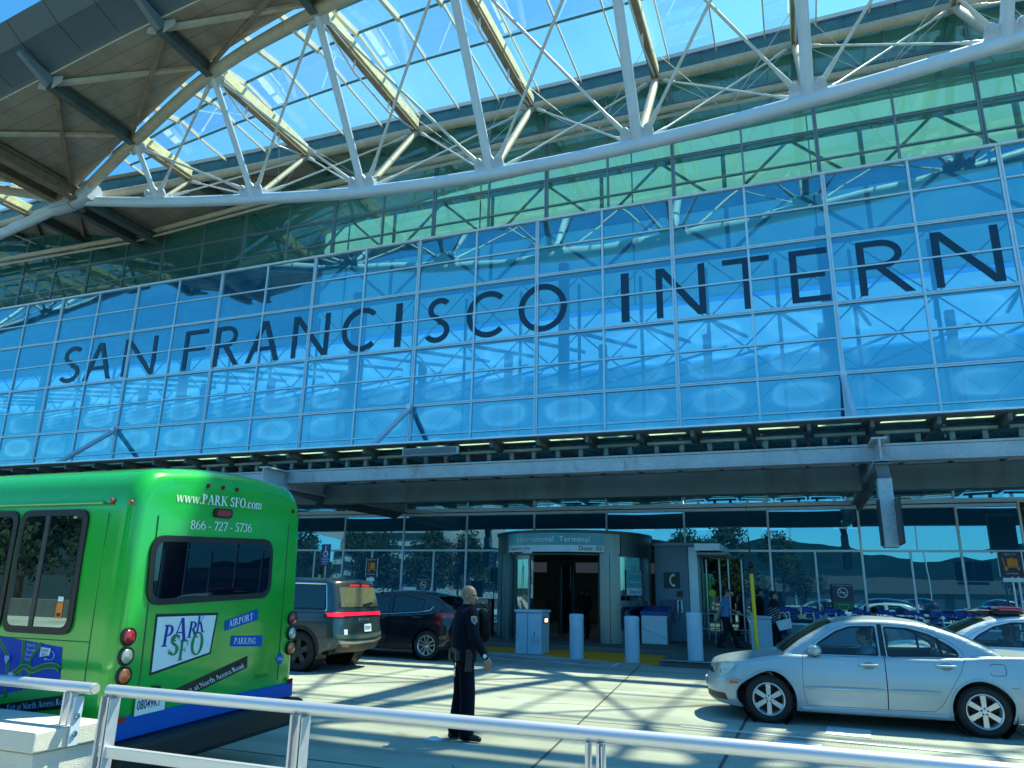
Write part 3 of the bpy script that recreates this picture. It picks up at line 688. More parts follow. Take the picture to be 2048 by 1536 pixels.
    MB().tube([near(i) for i in I], .25, 16).build('top_chord', WEATHER, tr, smooth=40)
    MB().tube([far(i) for i in I], .22, 16).build('top_chord', WEATHER, tr, smooth=40)
    MB().tube([bot(i) for i in I], .255, 20).build('bottom_chord', STEEL, tr, smooth=40)
    for i in range(1, nb):
        n, f, b0 = Vector(near(i)), Vector(far(i)), Vector(bot(i))
        rs = lerp(.125, .2, min(1, (i - 1) / 4))
        MB().tube([n, b0], rs, 14).build('strut', STEEL, tr, smooth=40)
        MB().tube([f, b0], rs * .85, 12).build('strut', WEATHER, tr, smooth=40)
        m_ = MB(); d_ = (f - n)
        # cross beam (queen-post box girder) between the top chords
        m_.bar(n + Vector((0, .2, .30)), f + Vector((0, -.2, .30)), .34, .46); m_.build('cross_beam', CREAM, tr, bevel=.01)
        m_ = MB(); m_.bar(n + Vector((0, .2, -.12)), f + Vector((0, -.2, -.12)), .30, .07); m_.build('cross_beam_flange', BROWNB, tr)
        if tabf(WTAB, i) > 3:
            m_ = MB(); mid = (n + f) / 2 + Vector((0, 0, -.75))
            for t in (.33, .67):
                pt = lerp(n, f, t); m_.tube([pt + Vector((0, 0, -.1)), Vector((pt.x, pt.y, mid.z))], .05, 6)
            m_.tube([n + Vector((0, .3, -.1)), Vector((n.x, lerp(n.y, f.y, .33), mid.z)), Vector((n.x, lerp(n.y, f.y, .67), mid.z)), f + Vector((0, -.3, -.1))], .045, 6)
            m_.build('queen_post', ROD, tr)
        # gusset plates + pins
        for (P, Q) in ((n, b0), (b0, n), (b0, f)):
            ax = (Q - P).normalized(); sx = Vector((1, 0, 0)); nrm = ax.cross(sx).normalized(); big = .86 if P is b0 else .72; pr = .24 if P is b0 else .2; ear = .50 * big
            g = MB()
            for s in (-1, 1):
                g.prism([(.10 * s, pr * .6), (.70 * big * s, pr * .9), (.72 * big * s, pr + .16 * big)] + [((ear + .19 * big * cos(radians(q))) * s, pr + .34 * big + .19 * big * sin(radians(q))) for q in range(0, 181, 30)] + [(.18 * s, pr + .52 * big), (.10 * s, pr + .56 * big)], lambda a, c: P + sx * a + ax * c - nrm * .045, nrm * .09)
                g.cyl(P + sx * (ear * s) + ax * (pr + .34 * big) - nrm * .11, P + sx * (ear * s) + ax * (pr + .34 * big) + nrm * .11, .125 * big, 14)
                g.cyl(P + sx * (ear * s) + ax * (pr + .34 * big) - nrm * .14, P + sx * (ear * s) + ax * (pr + .34 * big) + nrm * .14, .075 * big, 14)
            g.build('gusset', PLATE, tr)
    for i in range(0, nb - 1):
        for T, rr_ in ((near, .058), (far, .045)):
            for (p, q) in ((i, i + 1), (i + 1, i)):
                if p == 0 or q == 0: continue
                a, c = Vector(T(p)), Vector(bot(q)); d_ = (c - a)
                sx = sgn if q > p else -sgn
                ax1 = (Vector(bot(p)) - a).normalized(); ax2 = (Vector(T(q)) - c).normalized()
                A = a + Vector((.40 * sx, 0, 0)) + ax1 * .47; B = c - Vector((.50 * sx, 0, 0)) + ax2 * .58
                u = (B - A).normalized()
                m_ = MB(); m_.tube([A, A + u * .16, A + u * .75, A + u * .82, B - u * .82, B - u * .75, B - u * .16, B], [.085, .10, .07, rr_, rr_, .07, .10, .085], 10); m_.build('tie_rod', ROD, tr, smooth=40)
    # lighter cables between the top chords and the wall beam
    if detail:
        m_ = MB()
        for i in range(2, nb):
            f = Vector(far(i))
            for s in (-1, 1): m_.tube([f + Vector((0, -2.2, .1)), (f.x + s * 2.6, 28.2, 21.9 - abs(s) * .1)], .014, 5); m_.tube([f + Vector((0, -.2, .0)), (f.x + s * 2.6, 28.2, 21.8)], .014, 5)
        m_.build('stay_cables', ROD, tr)
    return XI
roof_segment(HX, 1, True, 9, ('white and weathered lens-shaped steel truss sweeping across the top with pinned diagonals', 'curved roof with beige soffit braced by dark beams over the lens truss', 'long faceted blue glass skylight between the top chords of the big truss'))
roof_segment(HX, -1, True, 4, ('neighbouring truss beyond the hinge at the left edge with pale sloping chord', 'roof wing rising to the left of the valley beam', 'neighbouring skylight beyond the hinge at the left edge'))
XR = HX + 9 * BAY
roof_segment(XR + 9 * BAY, -1, False, 2, ('next roof truss starting beyond the right edge', 'next roof wing beyond the right edge', 'next skylight beyond the right edge'))
hg = thing('truss_hinge', 'cast steel hinge block where the two roof trusses meet at the valley beam', 'hinge', (HX, YC, HZ))
m_ = MB(); m_.tube([(HX + .1, YC, HZ + .05), (HX + 1.5, YC - .3, HZ + .02)], [.5, .42], 16); m_.tube([(HX + 1.5, YC - .32, HZ + .02), (HX + 1.75, YC - .35, HZ)], [.46, .46], 16); m_.build('hinge_casting', PLATE, hg, smooth=40)
m_ = MB(); m_.tube([(HX - .1, YC, HZ), (HX - 1.4, YC, HZ - .25)], [.48, .36], 16); m_.build('hinge_casting', PLATE, hg, smooth=40)
m_ = MB(); m_.cyl((HX - .25, YC - .75, HZ - .05), (HX - .25, YC + .75, HZ - .05), .2, 16); m_.build('hinge_pin', BROWNB, hg, smooth=40)
m_ = MB(); m_.prism([(-.9, -.55), (.3, -.5), (.5, .3), (-.6, .5)], lambda a, c: (HX + a, YC - .62, HZ + c), (0, .1, 0)); m_.build('hinge_plate', PLATE, hg, bevel=.02)
# wall-top pipe beam in front of the clerestory
wb = thing('wall_pipe_beam', 'rust-streaked twin pipe beam running in front of the upper glass behind the truss', 'pipe beam', (-20, 28.2, 21.5))
path = [(-62, 28.2, 21.0), (-46, 28.2, 21.18), (-34.9, 28.2, 20.96), (-26.4, 28.2, 21.5), (-21.6, 28.2, 21.78), (-11, 28.2, 21.98), (-3.7, 28.2, 22.08), (7.6, 28.2, 21.92), (18, 28.2, 21.7)]
MB().tube(path, .15, 12).build('pipe', WEATHER, wb, smooth=40)
MB().tube([(a, b, c - .34) for a, b, c in path], .09, 4).build('lower_flange', WEATHER, wb)
# ================================================================== text helpers
def text_mb(body, size, fn, depth=(0, 0, 0), align='LEFT', sx=1.0, bold=0.0, mb=None):
    """built-in font text turned into a mesh; fn maps (a, b) of the text plane into 3-D."""
    cu = bpy.data.curves.new('t', 'FONT'); cu.body = body; cu.size = size; cu.align_x = align; cu.offset = bold; cu.resolution_u = 3
    ob = bpy.data.objects.new('t', cu); COL.objects.link(ob)
    dgp = bpy.context.evaluated_depsgraph_get(); me = bpy.data.meshes.new_from_object(ob.evaluated_get(dgp))
    mb = mb or MB()
    mb.add([fn(v.co.x * sx, v.co.y) for v in me.vertices], [tuple(p.vertices) for p in me.polygons])
    bpy.data.objects.remove(ob, do_unlink=True); bpy.data.curves.remove(cu); bpy.data.meshes.remove(me)
    return mb
FY = lambda x, y, z: (lambda a, b: (x + a, y, z + b))          # faces -Y
FXP = lambda x, y, z: (lambda a, b: (x, y + a, z + b))         # faces +X
FXM = lambda x, y, z: (lambda a, b: (x, y - a, z + b))         # faces -X
PAPER = mat('sign_white', (.75, .8, .82), .5, var=.04)
SIGNBLACK = mat('sign_black', (.008, .009, .012), .35, var=.05)

# ================================================================== entrance canopy
can = thing('entrance_canopy', 'long grey steel and glass canopy over the kerb with ribs and slotted edge', 'canopy', (0, 20, 6))
CX0, CX1 = -62.0, 14.0; CE = 19.5
CANM = mat('canopy_steel', (.09, .13, .155), .5, var=.18, scale=1.5, stain=((.14, .17, .18), .55, .8, 3, (1, 1, 1)))
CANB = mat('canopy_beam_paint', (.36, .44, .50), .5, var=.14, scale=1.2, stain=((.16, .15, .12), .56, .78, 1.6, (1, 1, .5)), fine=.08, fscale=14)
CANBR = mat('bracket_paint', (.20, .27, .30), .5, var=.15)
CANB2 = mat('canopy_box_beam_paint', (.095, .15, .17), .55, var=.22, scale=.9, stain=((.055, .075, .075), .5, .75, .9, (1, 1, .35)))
GLC = glassmat('canopy_glass', (.10, .26, .26), .12, (.7, .95, 1), body=((.02, .08, .09), .55))
MB().quad((CX0, CE + 1.2, 6.04), (CX1, CE + 1.2, 6.04), (CX1, 27.6, 6.3), (CX0, 27.6, 6.3)).build('glass_roof', GLC, can)
m_ = MB(); m_.box(CX0, CX1, CE - .05, CE + .16, 5.96, 6.02); m_.build('edge_rail', CANM, can)
m_ = MB(); m_.box(CX0, CX1, CE - .052, CE - .03, 5.985, 6.03); m_.build('edge_nosing', ALU, can)
SLOT = TRANSW = bpy.data.materials.new('slot_opal'); SLOT.use_nodes = True; _n = SLOT.node_tree.nodes; _n.remove(_n['Principled BSDF']); _t = _n.new('ShaderNodeBsdfTranslucent'); _t.inputs[0].default_value = (.62, .72, .60, 1); SLOT.node_tree.links.new(_t.outputs[0], _n['Material Output'].inputs[0])
m_ = MB(); r_ = MB(); br = MB(); pt_ = MB()
x = 1.87 - 1.45 * 44
while x < CX1:
    m_.box(x + .22, x + 1.23, CE + .46, CE + .68, 5.965, 5.975); pt_.box(x - .22, x + .215, CE + .16, CE + .75, 5.955, 5.985); pt_.box(x + .22, x + 1.225, CE + .16, CE + .455, 5.955, 5.985); pt_.box(x + .22, x + 1.225, CE + .685, CE + .75, 5.955, 5.985); pt_.box(x - .22, x + 1.225, CE + .755, CE + 1.25, 5.96, 6.0)
    r_.bar((x, CE + .15, 5.86), (x, 27.5, 6.10), .09, .18)
    br.box(x + .30, x + .42, CE + .9, CE + 1.02, 5.5, 5.72); br.box(x + 1.0, x + 1.12, CE + .9, CE + 1.02, 5.5, 5.72)
    br.box(x + .12, x + 1.33, CE + .84, CE + 1.08, 5.72, 5.80)
    x += 1.45
m_.build('edge_slots', SLOT, can); pt_.build('edge_plates', CANM, can); r_.build('ribs', CANM, can); br.build('brackets', CANBR, can)
m_ = MB()
for yy in (21.2, 23.2, 25.2): m_.box(CX0, CX1, yy, yy + .08, 5.86 + (yy - 19.5) * .035, 5.95 + (yy - 19.5) * .035)
m_.build('purlins', CANM, can)
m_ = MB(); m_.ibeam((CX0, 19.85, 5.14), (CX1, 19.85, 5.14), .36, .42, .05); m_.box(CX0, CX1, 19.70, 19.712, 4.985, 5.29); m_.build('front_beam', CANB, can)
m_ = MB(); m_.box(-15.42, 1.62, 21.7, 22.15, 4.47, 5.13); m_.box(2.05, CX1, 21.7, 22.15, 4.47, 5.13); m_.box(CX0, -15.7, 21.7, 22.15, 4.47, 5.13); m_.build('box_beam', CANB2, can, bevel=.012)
for k in range(-2, 1):
    X0 = 1.87 + 17.4 * k
    b_ = MB(); b_.ibeam((X0, 18.55, 5.02), (X0, 27.6, 5.02), .34, .58, .045); b_.box(X0 - .16, X0 + .16, 18.55, 18.62, 4.73, 4.75); b_.build('cross_beam', CANB, can)
    b_ = MB(); b_.prism([(19.0, 4.72), (22.4, 4.45), (26.9, 4.45), (27.5, 4.72)], lambda a, c: (X0 - .05, a, c), (.1, 0, 0)); b_.build('haunch', CANM, can)
    for s in (0, 1):
        pass
    b_ = MB(); b_.tube([(X0, 27.6, 9.28), (X0, 23.5, 6.15)], .115, 14); b_.build('tie_strut', STEEL, can, smooth=40)
    b_ = MB(); b_.box(X0 - .1, X0 + .1, 27.42, 27.66, 9.1, 9.45); b_.cyl((X0 - .13, 27.52, 9.3), (X0 + .13, 27.52, 9.3), .07, 12); b_.build('strut_clevis', ALU, can)
# lamp box hung on the canopy edge
b_ = MB(); b_.box(-11.1, -9.25, CE - .10, CE + .02, 5.58, 5.80); o = b_.build('edge_lamp_box', CANB, can)
b_ = MB(); b_.box(-11.06, -9.29, CE - .112, CE - .10, 5.60, 5.78); b_.build('edge_lamp_lens', CANM, can)

# hanging airline pylons at the ends of the cross beams
SPECK = mat('brushed_galvanised', (.34, .41, .47), .35, .35, var=.25, scale=26, fine=.1)
def pylon(X0, label, words, ybase=18.45):
    t = thing('hanging_sign_pylon', label, 'sign', (X0, ybase, 2.8), group='airline pylons hung from the canopy')
    b = MB(); b.box(X0 - .15, X0 + .15, ybase, ybase + .42, 2.82, 4.34); b.build('casing', SPECK, t, bevel=.008)
    b = MB(); b.prism([(X0 - .10, 4.345), (X0 + .15, 4.345), (X0 + .12, 4.66), (X0 - .16, 4.66)], lambda a, c: (a, ybase + .08, c), (0, .25, 0)); b.box(X0 - .17, X0 + .17, ybase, ybase + .3, 4.661, 4.70); b.build('hanger', CANM, t)
    for s, F_ in ((1, FXP), (-1, FXM)):
        b = MB(); b.box(min(X0 + s * .15, X0 + s * .19), max(X0 + s * .15, X0 + s * .19), ybase - .02 if s < 0 else ybase - .75, ybase + .40, 2.86, 3.86); b.build('sign_face', SIGNBLACK, t)
        tb = MB()
        for q, wd in enumerate(words):
            y0 = (ybase + .33) if s > 0 else ybase + .36
            if s > 0: text_mb(wd, .165, FXP(X0 + .1915, ybase + .34, 3.64 - .24 * q), align='RIGHT', sx=.82, mb=tb)
            else: text_mb(wd, .08, FXM(X0 - .1915, ybase + .38, 3.64 - .24 * q), sx=.6, mb=tb)
        tb.build('sign_lettering', PAPER, t, clean=False)
    return t
pylon(1.87, 'speckled metal sign pylon hanging from the canopy beam above the silver saloon', [' ', ' ', ' '])
pylon(-15.53, 'hanging pylon with black airline sign beside the green bus', ['CHINA SOUTHERN', 'AIRLINES', 'AIRLINES', 'AIRLINES'])

# ================================================================== entrance drum
DC = Vector((-7.62, 26.0, .15)); DR = 2.72
STAIN = mat('stainless_steel', (.15, .185, .215), .28, .85, var=.12, scale=1.2, stretch=(3, 3, .15))
STAIND = mat('dark_bronze_panel', (.045, .055, .06), .3, .6, var=.15)
GLD = glassmat('door_glass', (.25, .45, .48), .22, (.7, .95, 1), body=((.004, .02, .03), .2))
dr = thing('entrance_drum', 'curved stainless steel entrance vestibule with sign over its open doors', 'entrance', tuple(DC))
def P(a, r, z): return (DC.x + r * sin(radians(a)), DC.y - r * cos(radians(a)), z)      # a=0 faces the road, + to the right
def cyl_patch(mb, a0, a1, r, z0, z1, th=.06, n=10):
    mb.grid(lambda u, v: P(lerp(a0, a1, u), r, lerp(z0, z1, v)), n, 1); mb.grid(lambda u, v: P(lerp(a0, a1, u), r - th, lerp(z0, z1, v)), n, 1)
    for a in (a0, a1): mb.quad(P(a, r, z0), P(a, r - th, z0), P(a, r - th, z1), P(a, r, z1))
    for z in (z0, z1): mb.grid(lambda u, v: P(lerp(a0, a1, u), r - th * v, z), n, 1)
m_ = MB()
cyl_patch(m_, -95, -40, DR, 2.92, 3.6); m_.build('fascia_panel', STAIND, dr, smooth=30); m_ = MB(); cyl_patch(m_, 50, 100, DR + .02, 2.86, 3.56); m_.build('fascia_panel', STAIND, dr, smooth=30)
m_ = MB(); cyl_patch(m_, 36.5, 49.5, DR + .01, 2.92, 3.6); m_.build('fascia_post', STAIN, dr, smooth=30); m_ = MB(); cyl_patch(m_, -41, -36, DR + .01, 2.92, 3.6); m_.build('fascia_post', STAIN, dr, smooth=30)
m_ = MB(); m_.rev([(0, 3.55), (DR + .05, 3.55), (DR + .05, 3.63), (DR - .1, 3.66), (0, 3.68)], (DC.x, DC.y, 0), n=64); m_.build('drum_roof', STAIND, dr, smooth=30)
m_ = MB(); m_.rev([(0, 2.86), (DR - .08, 2.86), (DR - .08, 2.9), (0, 2.9)], (DC.x, DC.y, 0), n=48); m_.build('drum_ceiling', STAIND, dr)
for (a0, a1, rr) in ((-75, -62, 0), (-61, -51, .03), (-50, -38, 0), (34, 41, .02), (41.6, 50, 0), (84, 88, .03), (88.5, 97, 0)):
    m_ = MB(); cyl_patch(m_, a0, a1, DR - .03 + rr, .15, 2.92, .18); m_.build('column_cladding', STAIN, dr, smooth=30)
m_ = MB(); cyl_patch(m_, 50, 84, DR - .1, .55, 2.86, .02); m_.build('side_glass', GLD, dr, smooth=30)
m_ = MB(); cyl_patch(m_, -97, -75, DR - .1, .35, 2.86, .02); m_.build('side_glass', GLD, dr, smooth=30)
for z0, z1 in ((.15, .55), (1.28, 1.46), (2.84, 2.92)):
    m_ = MB(); cyl_patch(m_, 50, 84, DR - .04, z0, z1, .1); m_.build('side_rail', STAIN, dr, smooth=30)
# sliding door leaves half open
for a0, a1 in ((-37, -19),):
    m_ = MB(); cyl_patch(m_, a0, a1, DR - .22, .25, 2.72, .02); m_.build('door_glass', GLD, dr, smooth=30)
    m_ = MB(); cyl_patch(m_, a0, a1, DR - .2, .17, .26, .06); cyl_patch(m_, a0, a1, DR - .2, 2.72, 2.86, .06); cyl_patch(m_, a1 - 1.6, a1, DR - .2, .26, 2.72, .06); cyl_patch(m_, a0, a0 + 1.4, DR - .2, .26, 2.72, .06); m_.build('door_frame', STAIN, dr, smooth=30)
m_ = MB()
for k in range(2):
    x0 = DC.x - .95 + k * .5
    m_.box(x0, x0 + .07, DC.y + 1.3, DC.y + 1.37, .15, 2.8)
m_.box(DC.x - 1.0, DC.x - .4, DC.y + 1.31, DC.y + 1.36, 2.6, 2.85); m_.build('inner_door_frame', STAIN, dr)
m_ = MB(); m_.box(DC.x - 1.0, DC.x - .38, DC.y + 1.33, DC.y + 1.345, .2, 2.6); m_.build('inner_door_glass', GLD, dr)
# curved fascia sign
SIGNBLUE = mat('sign_teal', (.05, .32, .42), .3, var=.25, scale=2, coat=.3); SIGNPALE = mat('sign_pale_blue', (.60, .72, .82), .35, var=.1)
m_ = MB(); cyl_patch(m_, -36, 36.5, DR + .05, 3.17, 3.55, .04, 20); m_.build('sign_panel', SIGNBLUE, dr, smooth=30)
m_ = MB(); cyl_patch(m_, -36, 36.5, DR + .05, 2.95, 3.165, .04, 20); m_.build('sign_strip', SIGNPALE, dr, smooth=30)
circ = lambda z, rr: (lambda a, b: P(degrees_(a / rr), rr, z + b))
degrees_ = math.degrees
tb = text_mb('International  Terminal', .262, circ(3.265, DR + .072), align='CENTER', sx=1.08); tb.build('sign_lettering', mat('sign_text_white', (.80, .92, .95), .4, var=.2, scale=1.5), dr, clean=False)
tb = MB(); text_mb('Departures  Level', .135, (lambda a, b: P(degrees_((a - 1.62) / DR), DR + .07, 3.02 + b)), sx=.92, mb=tb); text_mb('Door  03', .20, (lambda a, b: P(degrees_((a + 1.68) / DR), DR + .07, 3.0 + b)), align='RIGHT', mb=tb); tb.build('sign_lettering', NAVY, dr, clean=False)
# notice on the side glass
m_ = MB(); cyl_patch(m_, 56, 74, DR - .06, 1.62, 2.42, .02); m_.build('notice_panel', SIGNBLUE, dr, smooth=30)
m_ = MB(); cyl_patch(m_, 56.5, 73.5, DR - .05, 1.64, 1.86, .01); m_.build('notice_strip', SIGNPALE, dr, smooth=30)
tb = MB(); cn = lambda z: (lambda a, b: P(65 + degrees_(a / DR), DR - .03, z + b))
text_mb('International Terminal', .075, cn(2.30), align='CENTER', mb=tb); text_mb('Departures Level', .09, cn(2.03), align='CENTER', mb=tb); tb.build('notice_lettering', PAPER, dr, clean=False)
tb = text_mb('Door  03', .17, cn(1.69), align='CENTER'); tb.build('notice_lettering', NAVY, dr, clean=False)
# orange/pink reflections live in the real world; a small suitcase and dark figures inside the hall
# ================================================================== phone pillar
PILM = mat('pillar_grey_blue', (.14, .24, .34), .45, var=.07)
pl = thing('phone_pillar', 'grey-blue pillar with telephone sign and payphone right of the curved entrance', 'phone pillar', (-4.1, 27.0, .15))
m_ = MB(); m_.box(-4.86, -3.72, 26.6, 27.6, .15, 3.3); m_.build('pillar_body', PILM, pl, bevel=.015)
m_ = MB(); m_.box(-3.71, -3.40, 26.72, 27.6, .15, 3.3); m_.build('pillar_edge', ALU, pl, bevel=.01)
m_ = MB(); m_.box(-4.9, -3.38, 26.55, 27.6, 3.31, 3.42); m_.build('pillar_cap', ALUD, pl)
m_ = MB(); m_.box(-3.38, -2.55, 25.9, 27.55, 3.12, 3.36); m_.build('door_hood', ALU, pl, bevel=.01)
m_ = MB(); m_.box(-3.3, -2.3, 25.7, 27.5, 2.98, 3.05); m_.build('door_operator', ALUD, pl)
m_ = MB(); m_.box(-4.55, -4.0, 26.57, 26.597, 1.88, 2.42); m_.build('phone_sign', SIGNBLACK, pl)
m_ = MB(); m_.prism(arc(-4.20, 2.15, .16, .21, 105, 255, .055, 10), FY(0, 26.56, 0), (0, .008, 0)); m_.box(-4.27, -4.17, 26.558, 26.567, 2.28, 2.36); m_.box(-4.27, -4.17, 26.558, 26.567, 1.94, 2.02); m_.build('phone_symbol', PAPER, pl, clean=False)
m_ = MB(); m_.box(-4.12, -3.92, 26.57, 26.597, 1.6, 1.8); m_.build('small_sign', SIGNBLACK, pl)
m_ = MB(); m_.box(-4.62, -4.2, 26.45, 26.598, .95, 1.5); m_.build('payphone_box', mat('payphone', (.06, .12, .2), .4, var=.2), pl, bevel=.01)
m_ = MB(); m_.box(-4.12, -3.93, 26.5, 26.598, 1.08, 1.5); m_.build('handset_cradle', ALU, pl, bevel=.02)
m_ = MB(); m_.tube([(-4.02, 26.46, 1.43), (-4.02, 26.46, 1.15)], .028, 8); m_.sph((-4.02, 26.47, 1.43), .045); m_.sph((-4.02, 26.47, 1.15), .045); m_.tube(catmull([(-4.02, 26.46, 1.13), (-4.05, 26.44, .9), (-4.2, 26.44, .8), (-4.3, 26.46, .95)]), .009, 6); m_.build('handset', BLACK, pl, smooth=40)

# ================================================================== pavement furniture
GREYP = mat('bollard_grey', (.36, .52, .64), .5, var=.1, scale=2, stain=((.2, .26, .3), .6, .85, 4, (1, 1, .4)), fine=.06)
bd = thing('bollard', 'grey cylindrical bollard on yellow paving left of the open doors', 'bollard', (-5.9, 20.35, 0), group='round grey bollards along the kerb')
m_ = MB(); m_.rev([(0, 0), (.19, 0), (.19, 1.02), (0, 1.02)], (0, 0, 0), n=28); m_.build('shaft', GREYP, bd, smooth=40, local=True)
m_ = MB(); m_.rev([(0, 1.022), (.198, 1.022), (.198, 1.11), (.17, 1.14), (0, 1.14)], (0, 0, 0), n=28); m_.build('cap', GREYP, bd, smooth=40, local=True)
dup(bd, (-4.3, 20.0, 0), 'grey cylindrical bollard on the right end of the yellow paving')
dup(bd, (-2.66, 19.75, .15), 'grey cylindrical bollard on plain pavement nearest the silver saloon')
# square planters / posts
t = thing('utility_post', 'square grey utility post behind the yellow pole and the walking couple', 'post', (-1.3, 24.6, .15))
MB().box(-1.62, -1.02, 24.4, 25.0, .15, 1.02).build('post_body', GREYP, t, bevel=.015); MB().box(-1.64, -1.0, 24.38, 25.02, 1.03, 1.12).build('post_cap', GREYP, t, bevel=.012)
t = thing('ticket_box', 'grey metal ticket cabinet with small lit slot left of the entrance doors', 'cabinet', (-7.35, 20.9, 0))
MB().box(-7.75, -6.98, 20.55, 21.25, .01, 1.12).build('cabinet_body', GREYP, t, bevel=.015); MB().box(-7.79, -6.94, 20.51, 21.29, 1.13, 1.2).build('cabinet_top', GREYP, t, bevel=.012)
MB().box(-6.976, -6.95, 20.72, 21.05, .84, 1.0).build('slot_frame', SIGNBLACK, t); MB().box(-6.955, -6.945, 20.76, 21.01, .87, .97).build('slot_lamp', mat('slot_lamp', (.8, .6, .3), .5, var=0, emit=((1, .72, .4), 1.6)), t)
m_ = MB(); m_.box(-7.4, -7.385, 20.54, 20.549, .02, 1.12); m_.box(-7.2, -7.17, 20.535, 20.549, .5, .62); m_.build('cabinet_seam', ALUD, t)
t = thing('recycling_bin', 'white bin with blue sloping top in front of the phone pillar', 'bin', (-4.6, 25.1, .15))
MB().box(-5.02, -4.20, 24.8, 25.6, .15, 1.02).build('bin_body', mat('bin_white', (.55, .66, .74), .45, var=.06), t, bevel=.012)
MB().box(-4.198, -4.185, 24.82, 25.58, .17, 1.0).build('bin_side', mat('bin_side_grey', (.09, .13, .17), .45), t)
m_ = MB(); m_.prism([(24.76, 1.03), (24.76, 1.14), (25.62, 1.3), (25.64, 1.03)], lambda a, c: (-5.05, a, c), (.88, 0, 0)); m_.build('bin_lid', mat('bin_blue', (.01, .055, .30), .4, var=.06), t, bevel=.01)
m_ = MB(); m_.bar((-5.0, 24.794, .62), (-4.22, 24.794, .34), .012, .012); m_.build('bin_seam', ALUD, t)
t = thing('poster_stand', 'white poster stand with black side between the dark crossover and the entrance', 'stand', (-10.9, 25.4, .15))
MB().box(-11.75, -10.62, 25.3, 25.42, .15, 1.05).build('poster_panel', mat('poster_white', (.5, .62, .72), .4, var=.04), t); MB().box(-10.6, -10.45, 25.25, 25.5, .15, 1.4).build('stand_side', SIGNBLACK, t); MB().box(-11.75, -10.62, 25.29, 25.43, 1.06, 1.22).build('stand_header', mat('stand_green', (.02, .09, .03), .5), t)
# hand rail by the glass
STN = mat('satin_rail', (.55, .62, .66), .32, .5, var=.05)
t = thing('hand_rail', 'stainless hoop railing behind the man in the blue shirt', 'railing', (-3, 26.8, .15))
m_ = MB(); yy = 26.7; m_.tube(catmull([(-4.0, yy, 1.08), (-2.3, yy, 1.08), (-1.95, yy, 1.05), (-1.82, yy, .9), (-1.8, yy, .6), (-1.8, yy, .15)], 6), .025, 8); m_.build('top_rail', STN, t, smooth=40)
m_ = MB(); m_.tube([(-4.0, yy, .58), (-1.8, yy, .58)], .02, 8); m_.build('mid_rail', STN, t, smooth=40)
for x in (-3.98, -2.9): m_ = MB(); m_.tube([(x, yy, .15), (x, yy, 1.08)], .022, 8); m_.cyl((x, yy, .15), (x, yy, .17), .06, 10); m_.build('rail_post', STN, t, smooth=40)
# automatic door with vertical pulls
t = thing('side_door', 'dark glass side door with long vertical pull bars beside the phone pillar', 'door', (-2.8, 27.5, .15))
m_ = MB()
for x in (-3.2, -2.75, -2.45, -2.0): m_.tube([(x, 27.42, .2), (x, 27.42, 2.9)], .025, 8)
m_.build('pull_bars', STN, t, smooth=40)
MB().box(-3.35, -1.95, 27.52, 27.56, .2, 2.95).build('door_leaf', GLD, t)
m_ = MB(); m_.cyl((-3.02, 27.4, 1.75), (-3.02, 27.43, 1.75), .12, 16); m_.build('door_sticker', mat('sticker_yellow', (.7, .6, .03), .5), t)
# low wall and luggage carts
t = thing('low_wall', 'low grey-blue wall with coping in front of the row of blue luggage carts', 'wall', (3, 24.6, .15))
MB().box(-.5, 14, 25.5, 25.8, .15, .85).build('wall_panel', PILM, t); MB().box(-.53, 14, 25.47, 25.83, .855, .905).build('coping', ALU, t)
CARTB = mat('cart_blue', (.002, .05, .40), .4, var=.1); CARTM = mat('cart_metal', (.45, .5, .55), .3, .8)
def cart():
    t = thing('luggage_cart', 'blue-handled luggage cart at the left end of the row behind the low wall', 'luggage cart', (-.55, 26.55, .15), group='blue luggage carts in a row')
    m = MB(); m.bar((-.26, 0, 1.1), (.26, 0, 1.1), .07, .08); m.box(-.30, .06, -.10, .10, 1.06, 1.2); m.box(-.18, .2, -.22, .22, .9, .97); m.bar((-.05, -.2, 1.12), (.34, -.2, 1.0), .05, .06); m.build('handle', CARTB, t, local=True, bevel=.012)
    m = MB()
    for s in (-.22, .22): m.tube([(0, s, 1.08), (.08, s, .3), (.9, s, .22)], .02, 6)
    for x in (.2, .45, .7): m.tube([(x, -.22, .27), (x, .22, .27)], .015, 6)
    m.tube([(.04, -.22, .7), (.04, .22, .7)], .015, 6); m.build('frame', CARTM, t, local=True, smooth=40)
    for (x, s) in ((.05, -.2), (.05, .2), (.8, -.15), (.8, .15)): m = MB(); m.cyl((x, s - .02, .09), (x, s + .02, .09), .09, 12); m.build('wheel', BLACK, t, local=True)
    return t
c0 = cart()
ORD = ['second', 'third', 'fourth', 'fifth', 'sixth', 'seventh', 'eighth', 'ninth', 'tenth', 'eleventh', 'twelfth']
for k in range(11): dup(c0, (-.55 + .72 * (k + 1) + rnd.uniform(-.05, .05), 26.55 + rnd.uniform(-.08, .08), .15), 'blue-handled luggage cart, %s from the left in the row behind the low wall' % ORD[k], rz=rnd.uniform(-.12, .12))
# yellow pole
t = thing('yellow_pole', 'bright yellow pole with black top in front of the walking couple', 'pole', (-1.2, 21.3, 0))
m_ = MB(); m_.tube([(-1.28, 21.2, .15), (-1.30, 21.2, 2.28)], .05, 12); m_.build('pole_shaft', mat('pole_yellow', (.95, .56, .01), .45, var=.08), t, smooth=40)
m_ = MB(); m_.tube([(-1.30, 21.2, 2.28), (-1.3, 21.2, 2.42)], .06, 10); m_.sph((-1.3, 21.2, 2.5), .075); m_.tube([(-1.3, 21.2, 2.5), (-1.32, 21.2, 3.25)], .022, 8); m_.build('pole_top', BLACK, t, smooth=40)
m_ = MB(); m_.tube([(-1.32, 21.2, 3.2), (-1.33, 21.2, 4.1)], .006, 6); m_.build('aerial', BLACK, t)
